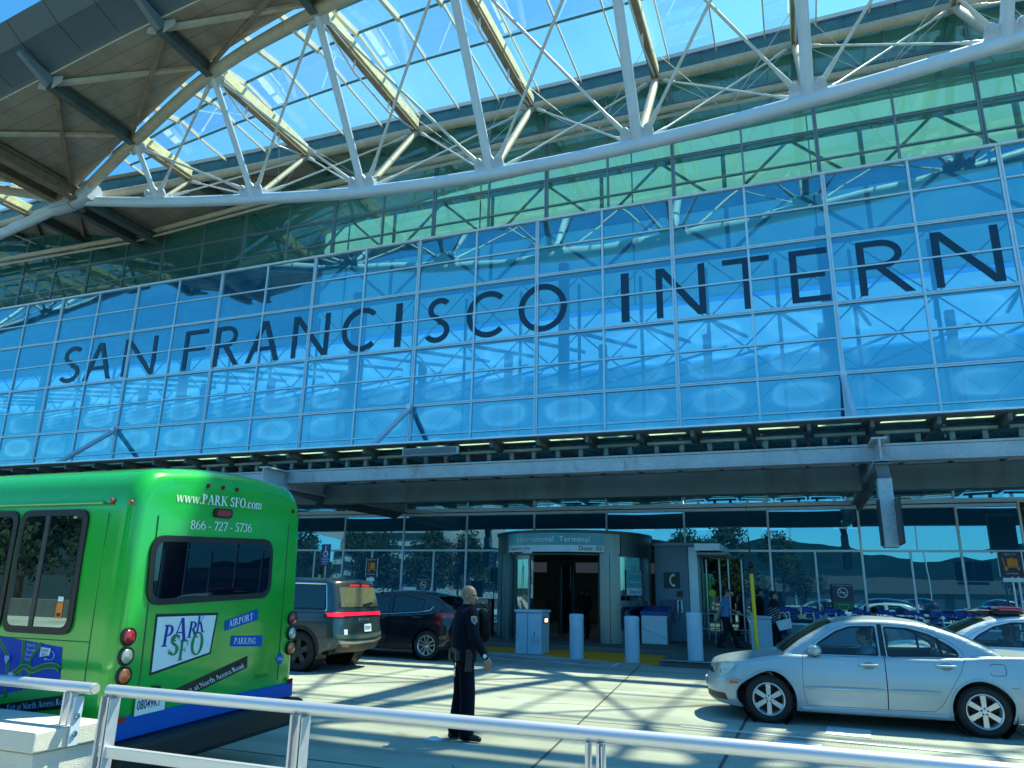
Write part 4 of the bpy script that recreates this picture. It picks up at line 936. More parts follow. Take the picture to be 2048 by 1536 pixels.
# signs on posts
BLUES = mat('sign_blue', (.006, .035, .20), .4, var=.06); ORNG = mat('sign_orange', (.75, .22, .015), .5, var=.08); DKBL = mat('sign_dark_navy', (.006, .008, .03), .4, var=.05)
def cart_sign(x, yy, z0, z1, label, w=.52, twin=False, pz=None):
    t = thing('cart_hire_sign', label, 'sign', (x, yy, .15), group='dark signs with an orange luggage cart')
    b = MB(); b.tube([(x, yy + .05, .15), (x, yy + .05, z1)], .03, 8); b.build('sign_post', STN, t, smooth=40)
    for q in range(2 if twin else 1):
        x0 = x - w / 2 + q * (w + .03); H = z1 - z0
        MB().box(x0, x0 + w, yy - .02, yy + .01, z0, z1).build('sign_face', DKBL, t)
        f = MB(); f.box(x0 - .012, x0, yy - .022, yy + .012, z0, z1); f.box(x0 + w, x0 + w + .012, yy - .022, yy + .012, z0, z1); f.build('sign_frame', ALU, t)
        m = MB(); F_ = FY(x0, yy - .024, z0)
        m.flat(rc(.36 * w, .80 * w, .42 * H, .72 * H), F_); m.flat(rc(.48 * w, .66 * w, .725 * H, .76 * H), F_)
        m.flat(rc(.24 * w, .86 * w, .36 * H, .40 * H), FY(x0, yy - .0242, z0)); m.flat([(.14 * w, .78 * H), (.18 * w, .80 * H), (.29 * w, .36 * H), (.24 * w, .36 * H)], FY(x0, yy - .0244, z0))
        m.flat(arc(.28 * w, .31 * H, .09 * w, .09 * w, 0, 360, .085 * w, 14), F_); m.flat(arc(.80 * w, .31 * H, .06 * w, .06 * w, 0, 360, .055 * w, 14), F_); m.build('cart_symbol', ORNG, t, clean=False)
        tb = MB(); text_mb('Luggage carts', .055, FY(x0 + w / 2, yy - .0245, z0 + .88 * H), align='CENTER', mb=tb); text_mb('Cart Rental', .065, FY(x0 + w / 2, yy - .0245, z0 + .1 * H), align='CENTER', mb=tb); tb.build('sign_lettering', SIGNPALE, t, clean=False)
    MB().box(x - w * .42, x + w * (1.3 if twin else .3), yy - .02, yy, z0 - .14, z0 - .03).build('price_strip', PAPER, t)
    return t
cart_sign(-13.6, 22.2, 2.06, 2.68, 'dark sign with orange luggage cart above the roof of the big grey SUV', .42)
cart_sign(5.35, 24.4, 2.35, 3.02, 'twin dark signs with orange luggage carts at the right edge', .56, True)
t = thing('disabled_parking_sign', 'blue wheelchair parking sign on a black and yellow post behind the grey SUV', 'sign', (-15.3, 22, .15))
MB().box(-15.5, -15.14, 21.94, 21.97, 2.4, 3.12).build('sign_face', BLUES, t, bevel=.004)
m_ = MB(); F_ = FY(-15.32, 21.935, 2.85); m_.flat(arc(0, -.05, .085, .085, 100, 380, .022, 16), F_); m_.flat(rc(-.02, .015, .0, .13), FY(-15.32, 21.934, 2.85)); m_.flat(arc(0, .175, .03, .03, 0, 360, .028, 10), F_); m_.flat([(.0, .03), (.08, .03), (.12, -.1), (.09, -.11), (.06, 0), (0, 0)], FY(-15.32, 21.933, 2.85)); m_.build('wheelchair_symbol', PAPER, t, clean=False)
tb = MB()
for q, wd in enumerate(('ACCESS', 'PASSENGER', 'LOADING', 'ONLY')): text_mb(wd, .062, FY(-15.32, 21.935, 2.66 - .072 * q), align='CENTER', mb=tb)
tb.build('sign_lettering', PAPER, t, clean=False)
MB().tube([(-15.56, 22.05, 2.1), (-15.56, 22.05, 2.66)], .05, 10).build('post_top', BLACK, t, smooth=40); MB().tube([(-15.56, 22.05, .15), (-15.56, 22.05, 2.1)], .05, 10).build('post_base', mat('post_yellow', (.75, .6, .03), .5), t, smooth=40); MB().tube([(-15.32, 22.0, .15), (-15.32, 22.0, 2.4)], .02, 8).build('sign_post', STN, t, smooth=40)
GREENS = mat('sign_green', (.01, .18, .06), .45, var=.05); SLATE = mat('sign_slate', (.03, .06, .10), .45, var=.05)
def nosmoke(x, yy, z0, w, h, label):
    t = thing('no_smoking_sign', label, 'sign', (x, yy, .15), group='no smoking signs')
    MB().box(x - w / 2, x + w / 2, yy, yy + .03, z0 + h * .3, z0 + h).build('sign_face', SLATE, t); MB().box(x - w / 2, x + w / 2, yy, yy + .03, z0, z0 + h * .295).build('sign_strip', GREENS, t)
    m = MB(); cz = z0 + h * .66; r_ = h * .2; m.flat(arc(x, cz, r_, r_, 0, 360, r_ * .16, 24), FY(0, yy - .003, 0)); m.flat([(x - r_ * .7, cz + r_ * .58), (x - r_ * .58, cz + r_ * .7), (x + r_ * .7, cz - r_ * .58), (x + r_ * .58, cz - r_ * .7)], FY(0, yy - .0035, 0)); m.flat(rc(x - r_ * .6, x + r_ * .55, cz - r_ * .1, cz + r_ * .1), FY(0, yy - .004, 0)); m.build('smoking_symbol', PAPER, t, clean=False)
    tb = MB(); text_mb('NON-SMOKING FACILITY', h * .062, FY(x, yy - .003, z0 + h * .92), align='CENTER', mb=tb); text_mb('Designated area', h * .06, FY(x, yy - .003, z0 + h * .19), align='CENTER', mb=tb); text_mb('>              >', h * .08, FY(x, yy - .003, z0 + h * .07), align='CENTER', mb=tb); tb.build('sign_lettering', PAPER, t, clean=False)
    MB().tube([(x, yy + .05, .15), (x, yy + .05, z0)], .025, 8).build('sign_post', STN, t, smooth=40)
nosmoke(1.12, 26.6, 1.32, .62, .80, 'slate and green no smoking sign above the luggage carts')
nosmoke(-13.2, 25.2, 1.38, .56, .68, 'slate and green no smoking sign above the roof of the dark crossover')
t = thing('edge_post_sign', 'white-framed dark sign cut off by the right edge', 'sign', (6.4, 26, .15))
MB().box(6.07, 6.85, 25.6, 25.66, 3.3, 4.5).build('sign_face', SIGNBLACK, t); m_ = MB(); m_.box(6.01, 6.065, 25.58, 25.68, 3.25, 4.52); m_.box(6.01, 6.85, 25.58, 25.68, 4.51, 4.57); m_.build('sign_frame', PAPER, t); MB().tube([(6.3, 25.7, .15), (6.3, 25.7, 3.3)], .04, 8).build('sign_post', STN, t)
tb = MB()
for q in range(4): text_mb(['Shuttle', 'Buses', 'Level 1', 'Arrivals'][q], .16, FY(6.15, 25.597, 4.25 - .25 * q), mb=tb)
tb.build('sign_lettering', PAPER, t, clean=False)

# ================================================================== foreground railing and planter
RAILM = mat('brushed_rail', (.60, .63, .70), .38, .6, var=.07, scale=3, stretch=(.3, 6, 6))
PLAM = mat('planter_stucco', (.62, .63, .60), .9, var=.06, bump=.9, bscale=140, fine=.1, fscale=160)
t = thing('planter', 'white stucco planter with overhanging coping at the lower left', 'planter', (-6.5, 4.2, 0))
MB().box(-9.6, -5.17, 4.11, 4.62, 0, .60).build('planter_body', PLAM, t, bevel=.012)
MB().box(-9.6, -5.13, 4.07, 4.66, .612, .75).build('coping', PLAM, t, bevel=.012)
def railing(label, xa, xb, posts, cap_end, z=1.012, yy=4.39):
    t = thing('guard_rail', label, 'railing', (xa, yy, 0), group='brushed steel guard rail along the road edge')
    m = MB(); m.tube([(xa, yy, z), (xa + .004, yy, z), (xb - .004, yy, z), (xb, yy, z)], [.033, .041, .041, .033], 20); m.build('top_rail', RAILM, t, smooth=40)
    return t
t = railing('left length of brushed guard rail ending in a round cap above the planter', -9.6, -5.0, [], True)
m_ = MB()
for s in (-.035, .035): m_.box(-5.22 + s - .009, -5.22 + s + .009, 4.35, 4.405, .66, .975)
m_.build('rail_post', RAILM, t)
m_ = MB(); m_.prism([(4.325, .955), (4.40, .955), (4.40, .62), (4.325, .62)], lambda a, c: (-5.118, a, c), (.014, 0, 0)); m_.build('fixing_plate', PLATE, t)
for zz in (.82, .70): m_ = MB(); m_.cyl((-5.104, 4.36, zz), (-5.094, 4.36, zz), .022, 12); m_.cyl((-5.094, 4.36, zz), (-5.086, 4.36, zz), .012, 8); m_.build('fixing_bolt', CHROME, t)
m_ = MB(); m_.cyl((-4.998, 4.39, 1.012), (-4.992, 4.39, 1.012), .037, 20); m_.build('end_cap', CHROME, t)
t = railing('long brushed guard rail running across the bottom to the right edge', -4.86, 6.0, [], False)
for x in (-4.82, -3.15, -1.17, .8, 2.8, 4.8):
    m_ = MB()
    for s in (-.032, .032): m_.box(x + s - .008, x + s + .008, 4.33, 4.42, 0, .975)
    m_.build('rail_post', RAILM, t)
    m_ = MB(); m_.prism([(4.33, .965), (4.42, .965), (4.42, .0), (4.34, .0)], lambda a, c: (x + .05, a, c), (.007, 0, 0)); m_.build('post_web', RAILM, t)
m_ = MB(); m_.box(-4.84, 6, 4.35, 4.40, .57, .645); m_.build('mid_rail', RAILM, t, bevel=.006)
# ================================================================== serif lettering (stroke-built)
ST, SN = .175, .07
def _stem(x, y0=0, y1=1, w=ST, b=1, t=1, e=.085):
    o = [rc(x, x + w, y0, y1)]
    if b: o.append(rc(x - e, x + w + e, y0, y0 + .055))
    if t: o.append(rc(x - e * (1 if t == 1 else 1), x + w + (e if t == 1 else 0), y1 - .055, y1))
    return o
def serif(c):
    A = lambda *k: arc(*k)
    T2 = (ST, SN)
    if c == 'P': return _stem(.1) + [arc(.28, .735, .34, .265, -90, 90, T2), rc(.2, .3, .945, 1), rc(.2, .3, .47, .525)], .70
    if c == 'A': return [dg(.12, 0, .40, 1, .07), dg(.70, 0, .42, 1, ST), rc(.22, .58, .33, .39), rc(-.02, .25, 0, .05), rc(.54, .86, 0, .05)], .84
    if c == 'R': return _stem(.1) + [arc(.28, .745, .33, .255, -90, 90, T2), rc(.2, .3, .945, 1), rc(.2, .32, .485, .535), dg(.72, 0, .38, .52, ST), rc(.64, .88, 0, .05)], .84
    if c == 'K': return _stem(.1) + [dg(.24, .45, .66, 1, .07), dg(.72, 0, .36, .58, ST), rc(.56, .82, .95, 1), rc(.62, .9, 0, .05)], .88
    if c == 'S': return [arc(.32, .745, .25, .265, 25, 265, (ST, SN * 1.3)), arc(.30, .265, .27, .275, -155, 85, (ST, SN * 1.3)), dg(.42, .43, .2, .60, .2), rc(.50, .55, .72, .95), rc(.02, .07, .06, .3)], .62
    if c == 'F': return _stem(.1) + [rc(.2, .62, .945, 1), rc(.57, .62, .74, 1), rc(.2, .48, .5, .55), rc(.44, .48, .4, .65)], .66
    if c == 'E': return _stem(.1) + [rc(.2, .62, .945, 1), rc(.57, .62, .76, 1), rc(.2, .48, .5, .55), rc(.44, .48, .4, .65), rc(.2, .66, 0, .055), rc(.61, .66, 0, .25)], .70
    if c == 'O': return [arc(.42, .5, .40, .52, 0, 360, T2, 32)], .86
    if c == 'I': return _stem(.12), .40
    if c == 'T': return _stem(.30, t=0) + [rc(.02, .74, .945, 1), rc(.02, .07, .74, 1), rc(.69, .74, .74, 1)], .78
    if c == 'N': return _stem(.1, w=.065, t=0) + _stem(.72, w=.065, b=0) + [dg(.72, 0, .14, 1, ST), rc(0, .2, .95, 1)], .90
    if c == 'G': return [arc(.44, .5, .41, .52, 50, 320, T2, 26), rc(.62, .78, .08, .42), rc(.52, .86, .40, .45), rc(.68, .72, .74, .95)], .90
    if c == 'w': return [dg(.24, 0, .08, .66, .12), dg(.26, 0, .42, .66, .055), dg(.60, 0, .44, .66, .12), dg(.62, 0, .80, .66, .055), rc(-.02, .2, .62, .66), rc(.72, .9, .62, .66)], .90
    if c == '.': return [arc(.12, .07, .085, .085, 0, 360, .08, 12)], .24
    if c == 'c': return [arc(.30, .33, .27, .35, 45, 315, T2)], .54
    if c == 'o': return [arc(.31, .33, .29, .35, 0, 360, (.14, .05), 24)], .62
    if c == 'm': return _stem(.08, 0, .66, .12, t=2) + _stem(.40, 0, .48, .12, t=0) + _stem(.72, 0, .48, .12, t=0) + [arc(.33, .47, .19, .19, 0, 170, (.12, .06)), arc(.65, .47, .19, .19, 0, 170, (.12, .06))], .94
    if c == 'n': return _stem(.08, 0, .66, .12, t=2) + _stem(.42, 0, .48, .12, t=0) + [arc(.34, .47, .20, .19, 0, 170, (.12, .06))], .64
    if c == 'h': return _stem(.08, 0, 1.02, .12, t=2) + _stem(.42, 0, .48, .12, t=0) + [arc(.34, .47, .20, .19, 0, 170, (.12, .06))], .64
    if c == 'r': return _stem(.08, 0, .66, .12, t=2) + [arc(.36, .44, .2, .22, 50, 160, (.1, .1))], .48
    if c == 't': return [rc(.14, .26, .08, .84), rc(.02, .40, .61, .66), arc(.30, .12, .16, .13, 180, 330, (.11, .06))], .40
    if c == 'i': return _stem(.08, 0, .66, .12, t=2) + [arc(.14, .88, .08, .08, 0, 360, .075, 12)], .30
    if c == 'x': return [dg(.46, 0, .12, .66, .13), dg(.10, 0, .46, .66, .05), rc(0, .2, 0, .04), rc(.36, .6, 0, .04), rc(0, .24, .62, .66), rc(.36, .56, .62, .66)], .58
    if c == 'a': return _stem(.36, 0, .5, .12, t=0) + [arc(.28, .47, .2, .2, 0, 150, (.12, .06)), arc(.26, .19, .23, .2, 60, 330, (.13, .05))], .56
    if c == 'e': return [arc(.30, .33, .27, .35, 20, 320, T2), rc(.08, .54, .35, .40), ], .58
    if c == 's': return [arc(.23, .49, .18, .19, 25, 265, (.12, .06)), arc(.22, .18, .20, .20, -155, 85, (.12, .06)), dg(.34, .28, .12, .40, .12)], .46
    if c == 'd': return _stem(.40, 0, 1.02, .12, b=0, t=0) + [arc(.29, .33, .27, .35, 40, 320, T2), rc(.34, .52, .97, 1.02), rc(.48, .6, 0, .05)], .64
    if c == '8': return [arc(.3, .74, .24, .26, 0, 360, (.12, .06), 24), arc(.3, .26, .28, .28, 0, 360, (.13, .06), 24)], .62
    if c == '6': return [arc(.31, .32, .28, .33, 0, 360, (.13, .06), 24), arc(.56, .5, .53, .52, 105, 190, (.13, .05))], .62
    if c == '7': return [rc(.04, .58, .90, 1), rc(.04, .09, .78, 1), dg(.22, 0, .52, .92, .13)], .60
    if c == '2': return [arc(.29, .74, .25, .27, -20, 170, (.14, .06)), dg(.08, .06, .46, .66, .11), rc(.04, .56, 0, .10)], .60
    if c == '5': return [arc(.26, .31, .28, .32, -150, 120, (.13, .06)), rc(.12, .17, .55, .98), rc(.12, .52, .9, 1)], .58
    if c == '3': return [arc(.26, .75, .22, .25, -80, 160, (.13, .06)), arc(.25, .28, .27, .29, -160, 85, (.13, .06))], .58
    if c == '-': return [rc(.05, .32, .30, .38)], .38
    return [], .30
def serif_text(mb, body, fn, size, sx=1.0, align='L', track=0.0, italic=0.0, eps=None):
    tot = sum(serif(c)[1] + track for c in body) * sx * size
    x = {'L': 0, 'C': -tot / 2, 'R': -tot}[align]; k = 0
    for c in body:
        polys, adv = serif(c)
        for p in polys:
            q = (type(p))([(x + (a + italic * b) * size * sx, b * size) for a, b in p])
            mb.flat(q, (lambda a, b, k=k: fn(a, b, k))); k += 1
        x += (adv + track) * sx * size
    return mb

# ================================================================== vehicles: a parametric body shell
def inset(poly, d):
    n = len(poly); out = []
    area = sum(poly[i][0] * poly[(i + 1) % n][1] - poly[(i + 1) % n][0] * poly[i][1] for i in range(n)); sg = 1 if area > 0 else -1
    for i in range(n):
        a, b, c = Vector(poly[i - 1]), Vector(poly[i]), Vector(poly[(i + 1) % n])
        e1 = (b - a).normalized(); e2 = (c - b).normalized()
        n1 = Vector((-e1.y, e1.x)) * sg; n2 = Vector((-e2.y, e2.x)) * sg; m = n1 + n2
        m = m / max(.3, m.dot(n1)) if m.length > 1e-6 else n1
        out.append(tuple(b + m * d))
    return out
def roundpoly(poly, r, n=4):
    out = []; k = len(poly)
    for i in range(k):
        a, b, c = Vector(poly[i - 1]), Vector(poly[i]), Vector(poly[(i + 1) % k])
        ra = min(r, (a - b).length * .45); rb = min(r, (c - b).length * .45)
        p, q = b + (a - b).normalized() * ra, b + (c - b).normalized() * rb
        for j in range(n + 1):
            t = j / n; out.append(tuple(p * (1 - t) ** 2 + b * 2 * t * (1 - t) + q * t * t))
    return out
class Shell:
    """x from the nose (0) to the tail (L); the driver's side is -y."""
    def __init__(s, L, hw, af, ar, zt, ztop, bs, nose, tail, tum=.30, roll=.06, n=2.4, hoodtaper=.94, beltin=.02):
        s.L, s.hw, s.af, s.ar, s.n, s.tum, s.roll, s.beltin = L, hw, af, ar, n, tum, roll, beltin
        s.ztT, s.topT, s.bs, s.nose, s.tail, s.ht = zt, ztop, bs, nose, tail, hoodtaper
    def zt(s, u): return interp(s.ztT, u)
    def ztop(s, u): return interp(s.topT, u)
    def u_of(s, x, z):
        xf = interp(s.nose, z); xr = s.L - interp(s.tail, z)
        if x - xf < s.af: return s.af * max(0, (x - xf) / s.af) ** (1 / 1.8)
        if xr - x < s.ar: return s.L - s.ar * max(0, (xr - x) / s.ar) ** (1 / 1.8)
        return x
    def pt(s, u, z, side=1, off=0.0):
        L = s.L; wf = 1.0; x = u
        xf, xr = interp(s.nose, z), interp(s.tail, z)
        if u < s.af:
            t = max(0, u / s.af) ** 1.8; wf = (1 - (1 - t) ** s.n) ** (1 / s.n); x = xf + s.af * t
        elif u < 2.2 * s.af: x = u + xf * (1 - (u - s.af) / (1.2 * s.af))
        if L - u < s.ar:
            t = max(0, (L - u) / s.ar) ** 1.8; wf = (1 - (1 - t) ** s.n) ** (1 / s.n); x = L - xr - s.ar * t
        elif L - u < 2.2 * s.ar: x = u - xr * (1 - (L - u - s.ar) / (1.2 * s.ar))
        wf *= lerp(s.ht, 1, min(1, max(0, (u - .2) / 1.1)))
        zt = s.zt(u); top = max(zt, s.ztop(u))
        if z <= zt + 1e-6:
            w = s.hw * interp(s.bs, z); q = min(1, max(0, (z - (zt - .05)) / .05)); w -= .035 * (1 - sqrt(max(0, 1 - q * q)))
        else:
            w = s.hw * interp(s.bs, zt) - .035 - s.beltin - s.tum * (z - zt); r = s.roll
            q = min(1, max(0, (z - (top - r)) / r)); w -= r * (1 - sqrt(max(0, 1 - q * q)))
        y = w * wf + off * (1 if wf > .5 else wf)
        if u < s.af and off: x -= off * (1 - wf)
        if L - u < s.ar and off: x += off * (1 - wf)
        return Vector((x, -y * side, z))
    def panel(s, mb, poly, side=1, off=0.0, holes=(), du=.10, dz=.025):
        rings = [list(poly)] + [list(h) for h in holes]; allp = [p for r in rings for p in r]
        tri = tessellate_polygon([[Vector((p[0], p[1], 0)) for p in r] for r in rings])
        bm = bmesh.new(); vs = [bm.verts.new((p[0], p[1], 0)) for p in allp]
        for t in tri:
            try: bm.faces.new([vs[i] for i in t])
            except ValueError: pass
        us = [p[0] for p in poly]; zs = [p[1] for p in poly]
        cuts = []; u = math.floor(min(us) / du) * du
        while u < max(us):
            cuts.append(u); u += du
        for e in (0, s.L):
            a = s.af if e == 0 else s.ar
            for k in range(1, 9): cuts.append(abs(e - a * k / 9))
        for c in cuts:
            if min(us) < c < max(us): bmesh.ops.bisect_plane(bm, geom=bm.verts[:] + bm.edges[:] + bm.faces[:], plane_co=(c, 0, 0), plane_no=(1, 0, 0), dist=1e-5)
        z = math.floor(min(zs) / dz) * dz
        while z < max(zs):
            if z > min(zs): bmesh.ops.bisect_plane(bm, geom=bm.verts[:] + bm.edges[:] + bm.faces[:], plane_co=(0, z, 0), plane_no=(0, 1, 0), dist=1e-5)
            z += dz
        bm.verts.index_update()
        mb.add([s.pt(v.co.x, v.co.y, side, off) for v in bm.verts], [tuple(v.index for v in f.verts) for f in bm.faces]); bm.free()
        return mb
    def strip(s, mb, us, crown, t0=-1, t1=1, nt=14, bow=0, off=0.0, zfn=None):
        zf = zfn or (lambda u: max(s.zt(u), s.ztop(u)))
        rows = []
        for u in us:
            z = zf(u); e = s.pt(u, z, 1); rows.append((e.x, abs(e.y), z))
        def fn(a, b):
            k = b * (len(rows) - 1); i = min(len(rows) - 2, int(k)); f = k - i
            x = lerp(rows[i][0], rows[i + 1][0], f); y = lerp(rows[i][1], rows[i + 1][1], f); z = lerp(rows[i][2], rows[i + 1][2], f)
            t = lerp(t0, t1, a); cr = (1 - t * t) * min(1, y / .4)
            return Vector((x - bow * cr, t * y, z + crown * cr + off))
        mb.grid(fn, nt, len(rows) - 1); return mb
def wheel(car, x, y, r, w, rimr, out, style, rimm, z=None):
    """tyre (part) with its rim (sub-part); out = -1 when the face looks to -y."""
    z = r if z is None else z
    prof = [(rimr, -w / 2 + .01), (rimr + .02, -w / 2), (r - .05, -w / 2 - .006), (r - .015, -w / 2 + .02), (r, -w / 2 + .045), (r, w / 2 - .045), (r - .015, w / 2 - .02), (r - .05, w / 2 + .006), (rimr + .02, w / 2), (rimr, w / 2 - .01)]
    t = MB().rev(prof, (x, y, z), (0, 1, 0), 40).build('wheel', RUBBER, car, smooth=40, local=True)
    m = MB(); f = out * (w / 2 - .012)
    m.rev([(rimr + .006, out * w / 2 + .0), (rimr - .004, out * w / 2 + out * .003), (rimr - .018, f), (rimr - .035, out * .02), (rimr - .04, -out * w / 2.2)], (x, y, z), (0, 1, 0), 40)
    def pol(a, rr): return (x + rr * cos(a), z + rr * sin(a))
    hub = rimr * .27
    m.rev([(0, f), (hub * .5, f), (hub, f - out * .008), (hub * 1.05, f - out * .05)], (x, y, z), (0, 1, 0), 24)
    n, w0, w1, split = style
    for k in range(n):
        a = 2 * pi * k / n + pi / 2
        offs = (0,) if not split else (-split, split)
        for o_ in offs:
            ci, cx_ = cos(a), sin(a)
            pts = [(hub * .8, -w0 + o_ * .45), (rimr - .012, -w1 + o_), (rimr - .012, w1 + o_), (hub * .8, w0 + o_ * .45)]
            pl_ = [(x + p * ci - q * cx_, z + p * cx_ + q * ci) for p, q in pts]
            m.prism(pl_, lambda a_, c_: (a_, y + f - out * .004, c_), (0, -out * .03, 0))
    o = m.build('rim', rimm, t, smooth=35)
    d = MB(); d.rev([(.0, out * .01), (rimr * .62, out * .01), (rimr * .62, -out * .02)], (x, y, z), (0, 1, 0), 24); d.rev([(0, -out * .03), (rimr - .03, -out * .03)], (x, y, z), (0, 1, 0), 24)
    d.build('brake_disc', mat_brake, t)
    d = MB()
    for k in range(5): a = 2 * pi * k / 5 + .3; c_ = pol(a, hub * .68); d.cyl((c_[0], y + f - out * .01, c_[1]), (c_[0], y + f + out * .004, c_[1]), .012, 8)
    d.build('lug_nuts', BLACK, t)
    return t
mat_brake = mat('brake_dark', (.035, .03, .028), .6, .4, var=.2)
def paint(name, col, metal=.35, rough=.32, dirt=None): return mat(name, col, rough, metal, var=.07, scale=1.3, coat=.9, stain=dirt)
CARGLASS = glassmat('car_window_glass', (.72, .88, .90), .04, (.9, 1, 1), body=((.02, .05, .06), .05), graze=.25)
DARKGLASS = glassmat('privacy_glass', (.05, .09, .11), .05, (.7, .95, 1), body=((.003, .007, .012), .8), graze=.28)
SCREENG = glassmat('windscreen_glass', (.28, .42, .38), .08, (.85, 1, .95), body=((.02, .05, .04), .3))
INTER = mat('car_interior', (.03, .035, .04), .7, var=.15); SEATM = mat('seat_cloth', (.16, .19, .20), .8, var=.15)
REDL = mat('tail_lamp_red', (.35, .006, .01), .15, var=.05, coat=1.0); AMB = mat('lamp_amber', (.65, .14, .01), .2, var=.08, coat=1.0); CLEARL = mat('lamp_clear', (.50, .52, .42), .12, .3, var=.15, scale=12, coat=1.0)
REDLIT = mat('tail_lamp_lit', (.5, .01, .03), .2, var=0, emit=((1, .015, .07), .55))
def arch_pts(cx, r, zb, wz, n=14):
    """from front to rear over the wheel."""
    a = math.asin((zb - wz) / r); return [(cx - r * cos(lerp(a, pi - a, k / n)), wz + r * sin(lerp(a, pi - a, k / n))) for k in range(n + 1)]

# ------------------------------------------------------------------ silver saloon
SILVER = mat('silver_paint', (.35, .45, .50), .34, .38, var=.03, scale=1, coat=.35)
def saloon(name, label, cat, loc, rz, pm, S, fw_, rw_, wr, arch, doors, wins, trims, detail=True, glass=CARGLASS, style=(6, .028, .034, 0), belt_trim=None, group=None, dx=None):
    car = thing(name, label, cat, loc, rz, group=group)
    L = S.L; zb = S.zb
    top = lambda a, b, n=30: [(lerp(a, b, k / n), S.ztop(lerp(a, b, k / n))) for k in range(n + 1)]
    belt = lambda a, b, n=20: [(lerp(a, b, k / n), S.zt(lerp(a, b, k / n))) for k in range(n + 1)]
    A1 = arch_pts(fw_, arch, zb, wr); A2 = arch_pts(rw_, arch, zb, wr)
    c0, c1 = S.cab   # cowl u, deck u (greenhouse ends)
    outline_low = [(0, zb + .07), (.12, zb + .05), (.3, zb + .02)] + A1 + A2 + [(L - .3, zb + .04), (L - .1, zb + .06), (L, zb + .09)]
    body = MB(); 
    up = [(L, S.zt(L))] + belt(L - .02, c1, 14) + top(c1 - .005, c0 + .005, 60)[::1][1:-1] + belt(c0, .02, 14) + [(0, S.zt(0))]
    outer = outline_low + up
    for side in (1, -1): S.panel(body, outer, side, 0, [p for p in doors] + [w for w in wins if not any(1 for _ in ())] if False else [d for d in S.holes])
    # hood, roof, boot lid
    hs = [.0, .01, .03, .06, .1, .15, .2, .26, .33, .4] + [lerp(.5, c0, k / 8) for k in range(9)]
    S.strip(body, [h for h in hs if h <= c0], .05 if not S.boxy else .02)
    wr0, wr1 = S.wind   # windscreen u range
    if wr0 > c0: S.strip(body, [lerp(c0, wr0, k / 4) for k in range(5)], .05)
    ws = [lerp(wr0, wr1, k / 8) for k in range(9)]
    for t0, t1 in ((-1, -.93), (.93, 1)): S.strip(body, ws, .03, t0, t1, 2, .10)
    b0, b1 = S.back
    S.strip(body, [lerp(wr1, b0, k / 16) for k in range(17)], .035)
    bs_ = [lerp(b0, b1, k / 8) for k in range(9)]
    for t0, t1 in ((-1, -.88), (.88, 1)): S.strip(body, bs_, .03, t0, t1, 2, -.08)
    if b1 < L - .05:
        ds = [lerp(b1, L - .45, k / 8) for k in range(9)] + [L - .4, L - .33, L - .26, L - .2, L - .15, L - .1, L - .06, L - .03, L - .01, L]
        S.strip(body, [d for d in ds if d >= b1], .03)
    body.build('body', pm, car, smooth=38, local=True)
    m = MB(); S.strip(m, ws, .03, -.93, .93, 14, .10, .004); m.build('windscreen', SCREENG, car, smooth=True, local=True)
    m = MB(); S.strip(m, bs_, .03, -.88, .88, 14, -.08, .004); m.build('rear_window', S.rearglass, car, smooth=True, local=True)
    for side in (1, -1):
        for d in doors:
            m = MB(); g = inset(d, .0055); hs_ = [w for w in wins if min(p[0] for p in d) < sum(p[0] for p in w) / len(w) < max(p[0] for p in d) and S.winindoor]
            S.panel(m, g, side, 0, hs_); m.build('door', pm, car, smooth=38, local=True)
        for w in wins:
            m = MB(); S.panel(m, inset(w, -.008), side, -.012); m.build('side_window', glass, car, smooth=True, local=True)
            m = MB(); S.panel(m, inset(w, -.004), side, .0025, [inset(w, .022)]); m.build('window_trim', trims, car, smooth=True, local=True)
        m = MB(); S.panel(m, inset([(.3, zb + .02)] + A1 + A2 + [(L - .25, zb + .04), (L - .25, S.zt(L - .25) - .06)] + belt(L - .3, .3, 14), .012), side, -.03); m.build('inner_panel', BLACK, car, local=True)
        for cx in (fw_, rw_):
            m = MB(); R_ = arch + .004; yo = -side * (S.hw * .99 - .02)
            m.rev([(R_, 0), (R_, -.42 * -side * -1 if False else .40 * side)], (cx, yo, wr), (0, 1, 0), 20); m.build('wheel_arch_liner', BLACK, car, local=True)
    m = MB(); m.box(.35, L - .3, -S.hw + .28, S.hw - .28, zb - .02, zb + .2); m.box(fw_ + arch + .05, rw_ - arch - .05, -S.hw + .1, S.hw - .1, zb - .015, zb + .1); m.build('underbody', BLACK, car, local=True)
    for cx in (fw_, rw_):
        for side in (1, -1): wheel(car, cx, -side * (S.hw - .125), wr, .215, wr * .66, -side, style, S.rim)
    return car
# shape
RIMS = mat('alloy_rim', (.66, .68, .70), .25, .7, var=.05)
S = Shell(4.74, .915, .62, .55,
          smooth_tab([(0, .70), (.15, .745), (.42, .815), (.75, .885), (1.05, .93), (1.4, .945), (2.45, .955), (3.45, .985), (3.95, 1.02), (4.4, 1.025), (4.74, .97)]),
          smooth_tab([(0, .5), (1.02, .915), (1.12, .955), (1.45, 1.17), (1.82, 1.372), (2.05, 1.43), (2.4, 1.455), (2.8, 1.44), (3.1, 1.395), (3.5, 1.26), (3.9, 1.085), (4.02, 1.02), (4.74, .5)]),
          [(.15, .90), (.24, .945), (.34, .97), (.5, .995), (.62, 1.0), (.75, .985), (.9, .955), (1.05, .92)],
          [(.15, .10), (.28, .02), (.42, .0), (.56, .015), (.64, .05), (.75, .085), (1.0, .1)], [(.2, .06), (.45, .0), (.6, .01), (.8, .05), (1.05, .09)])
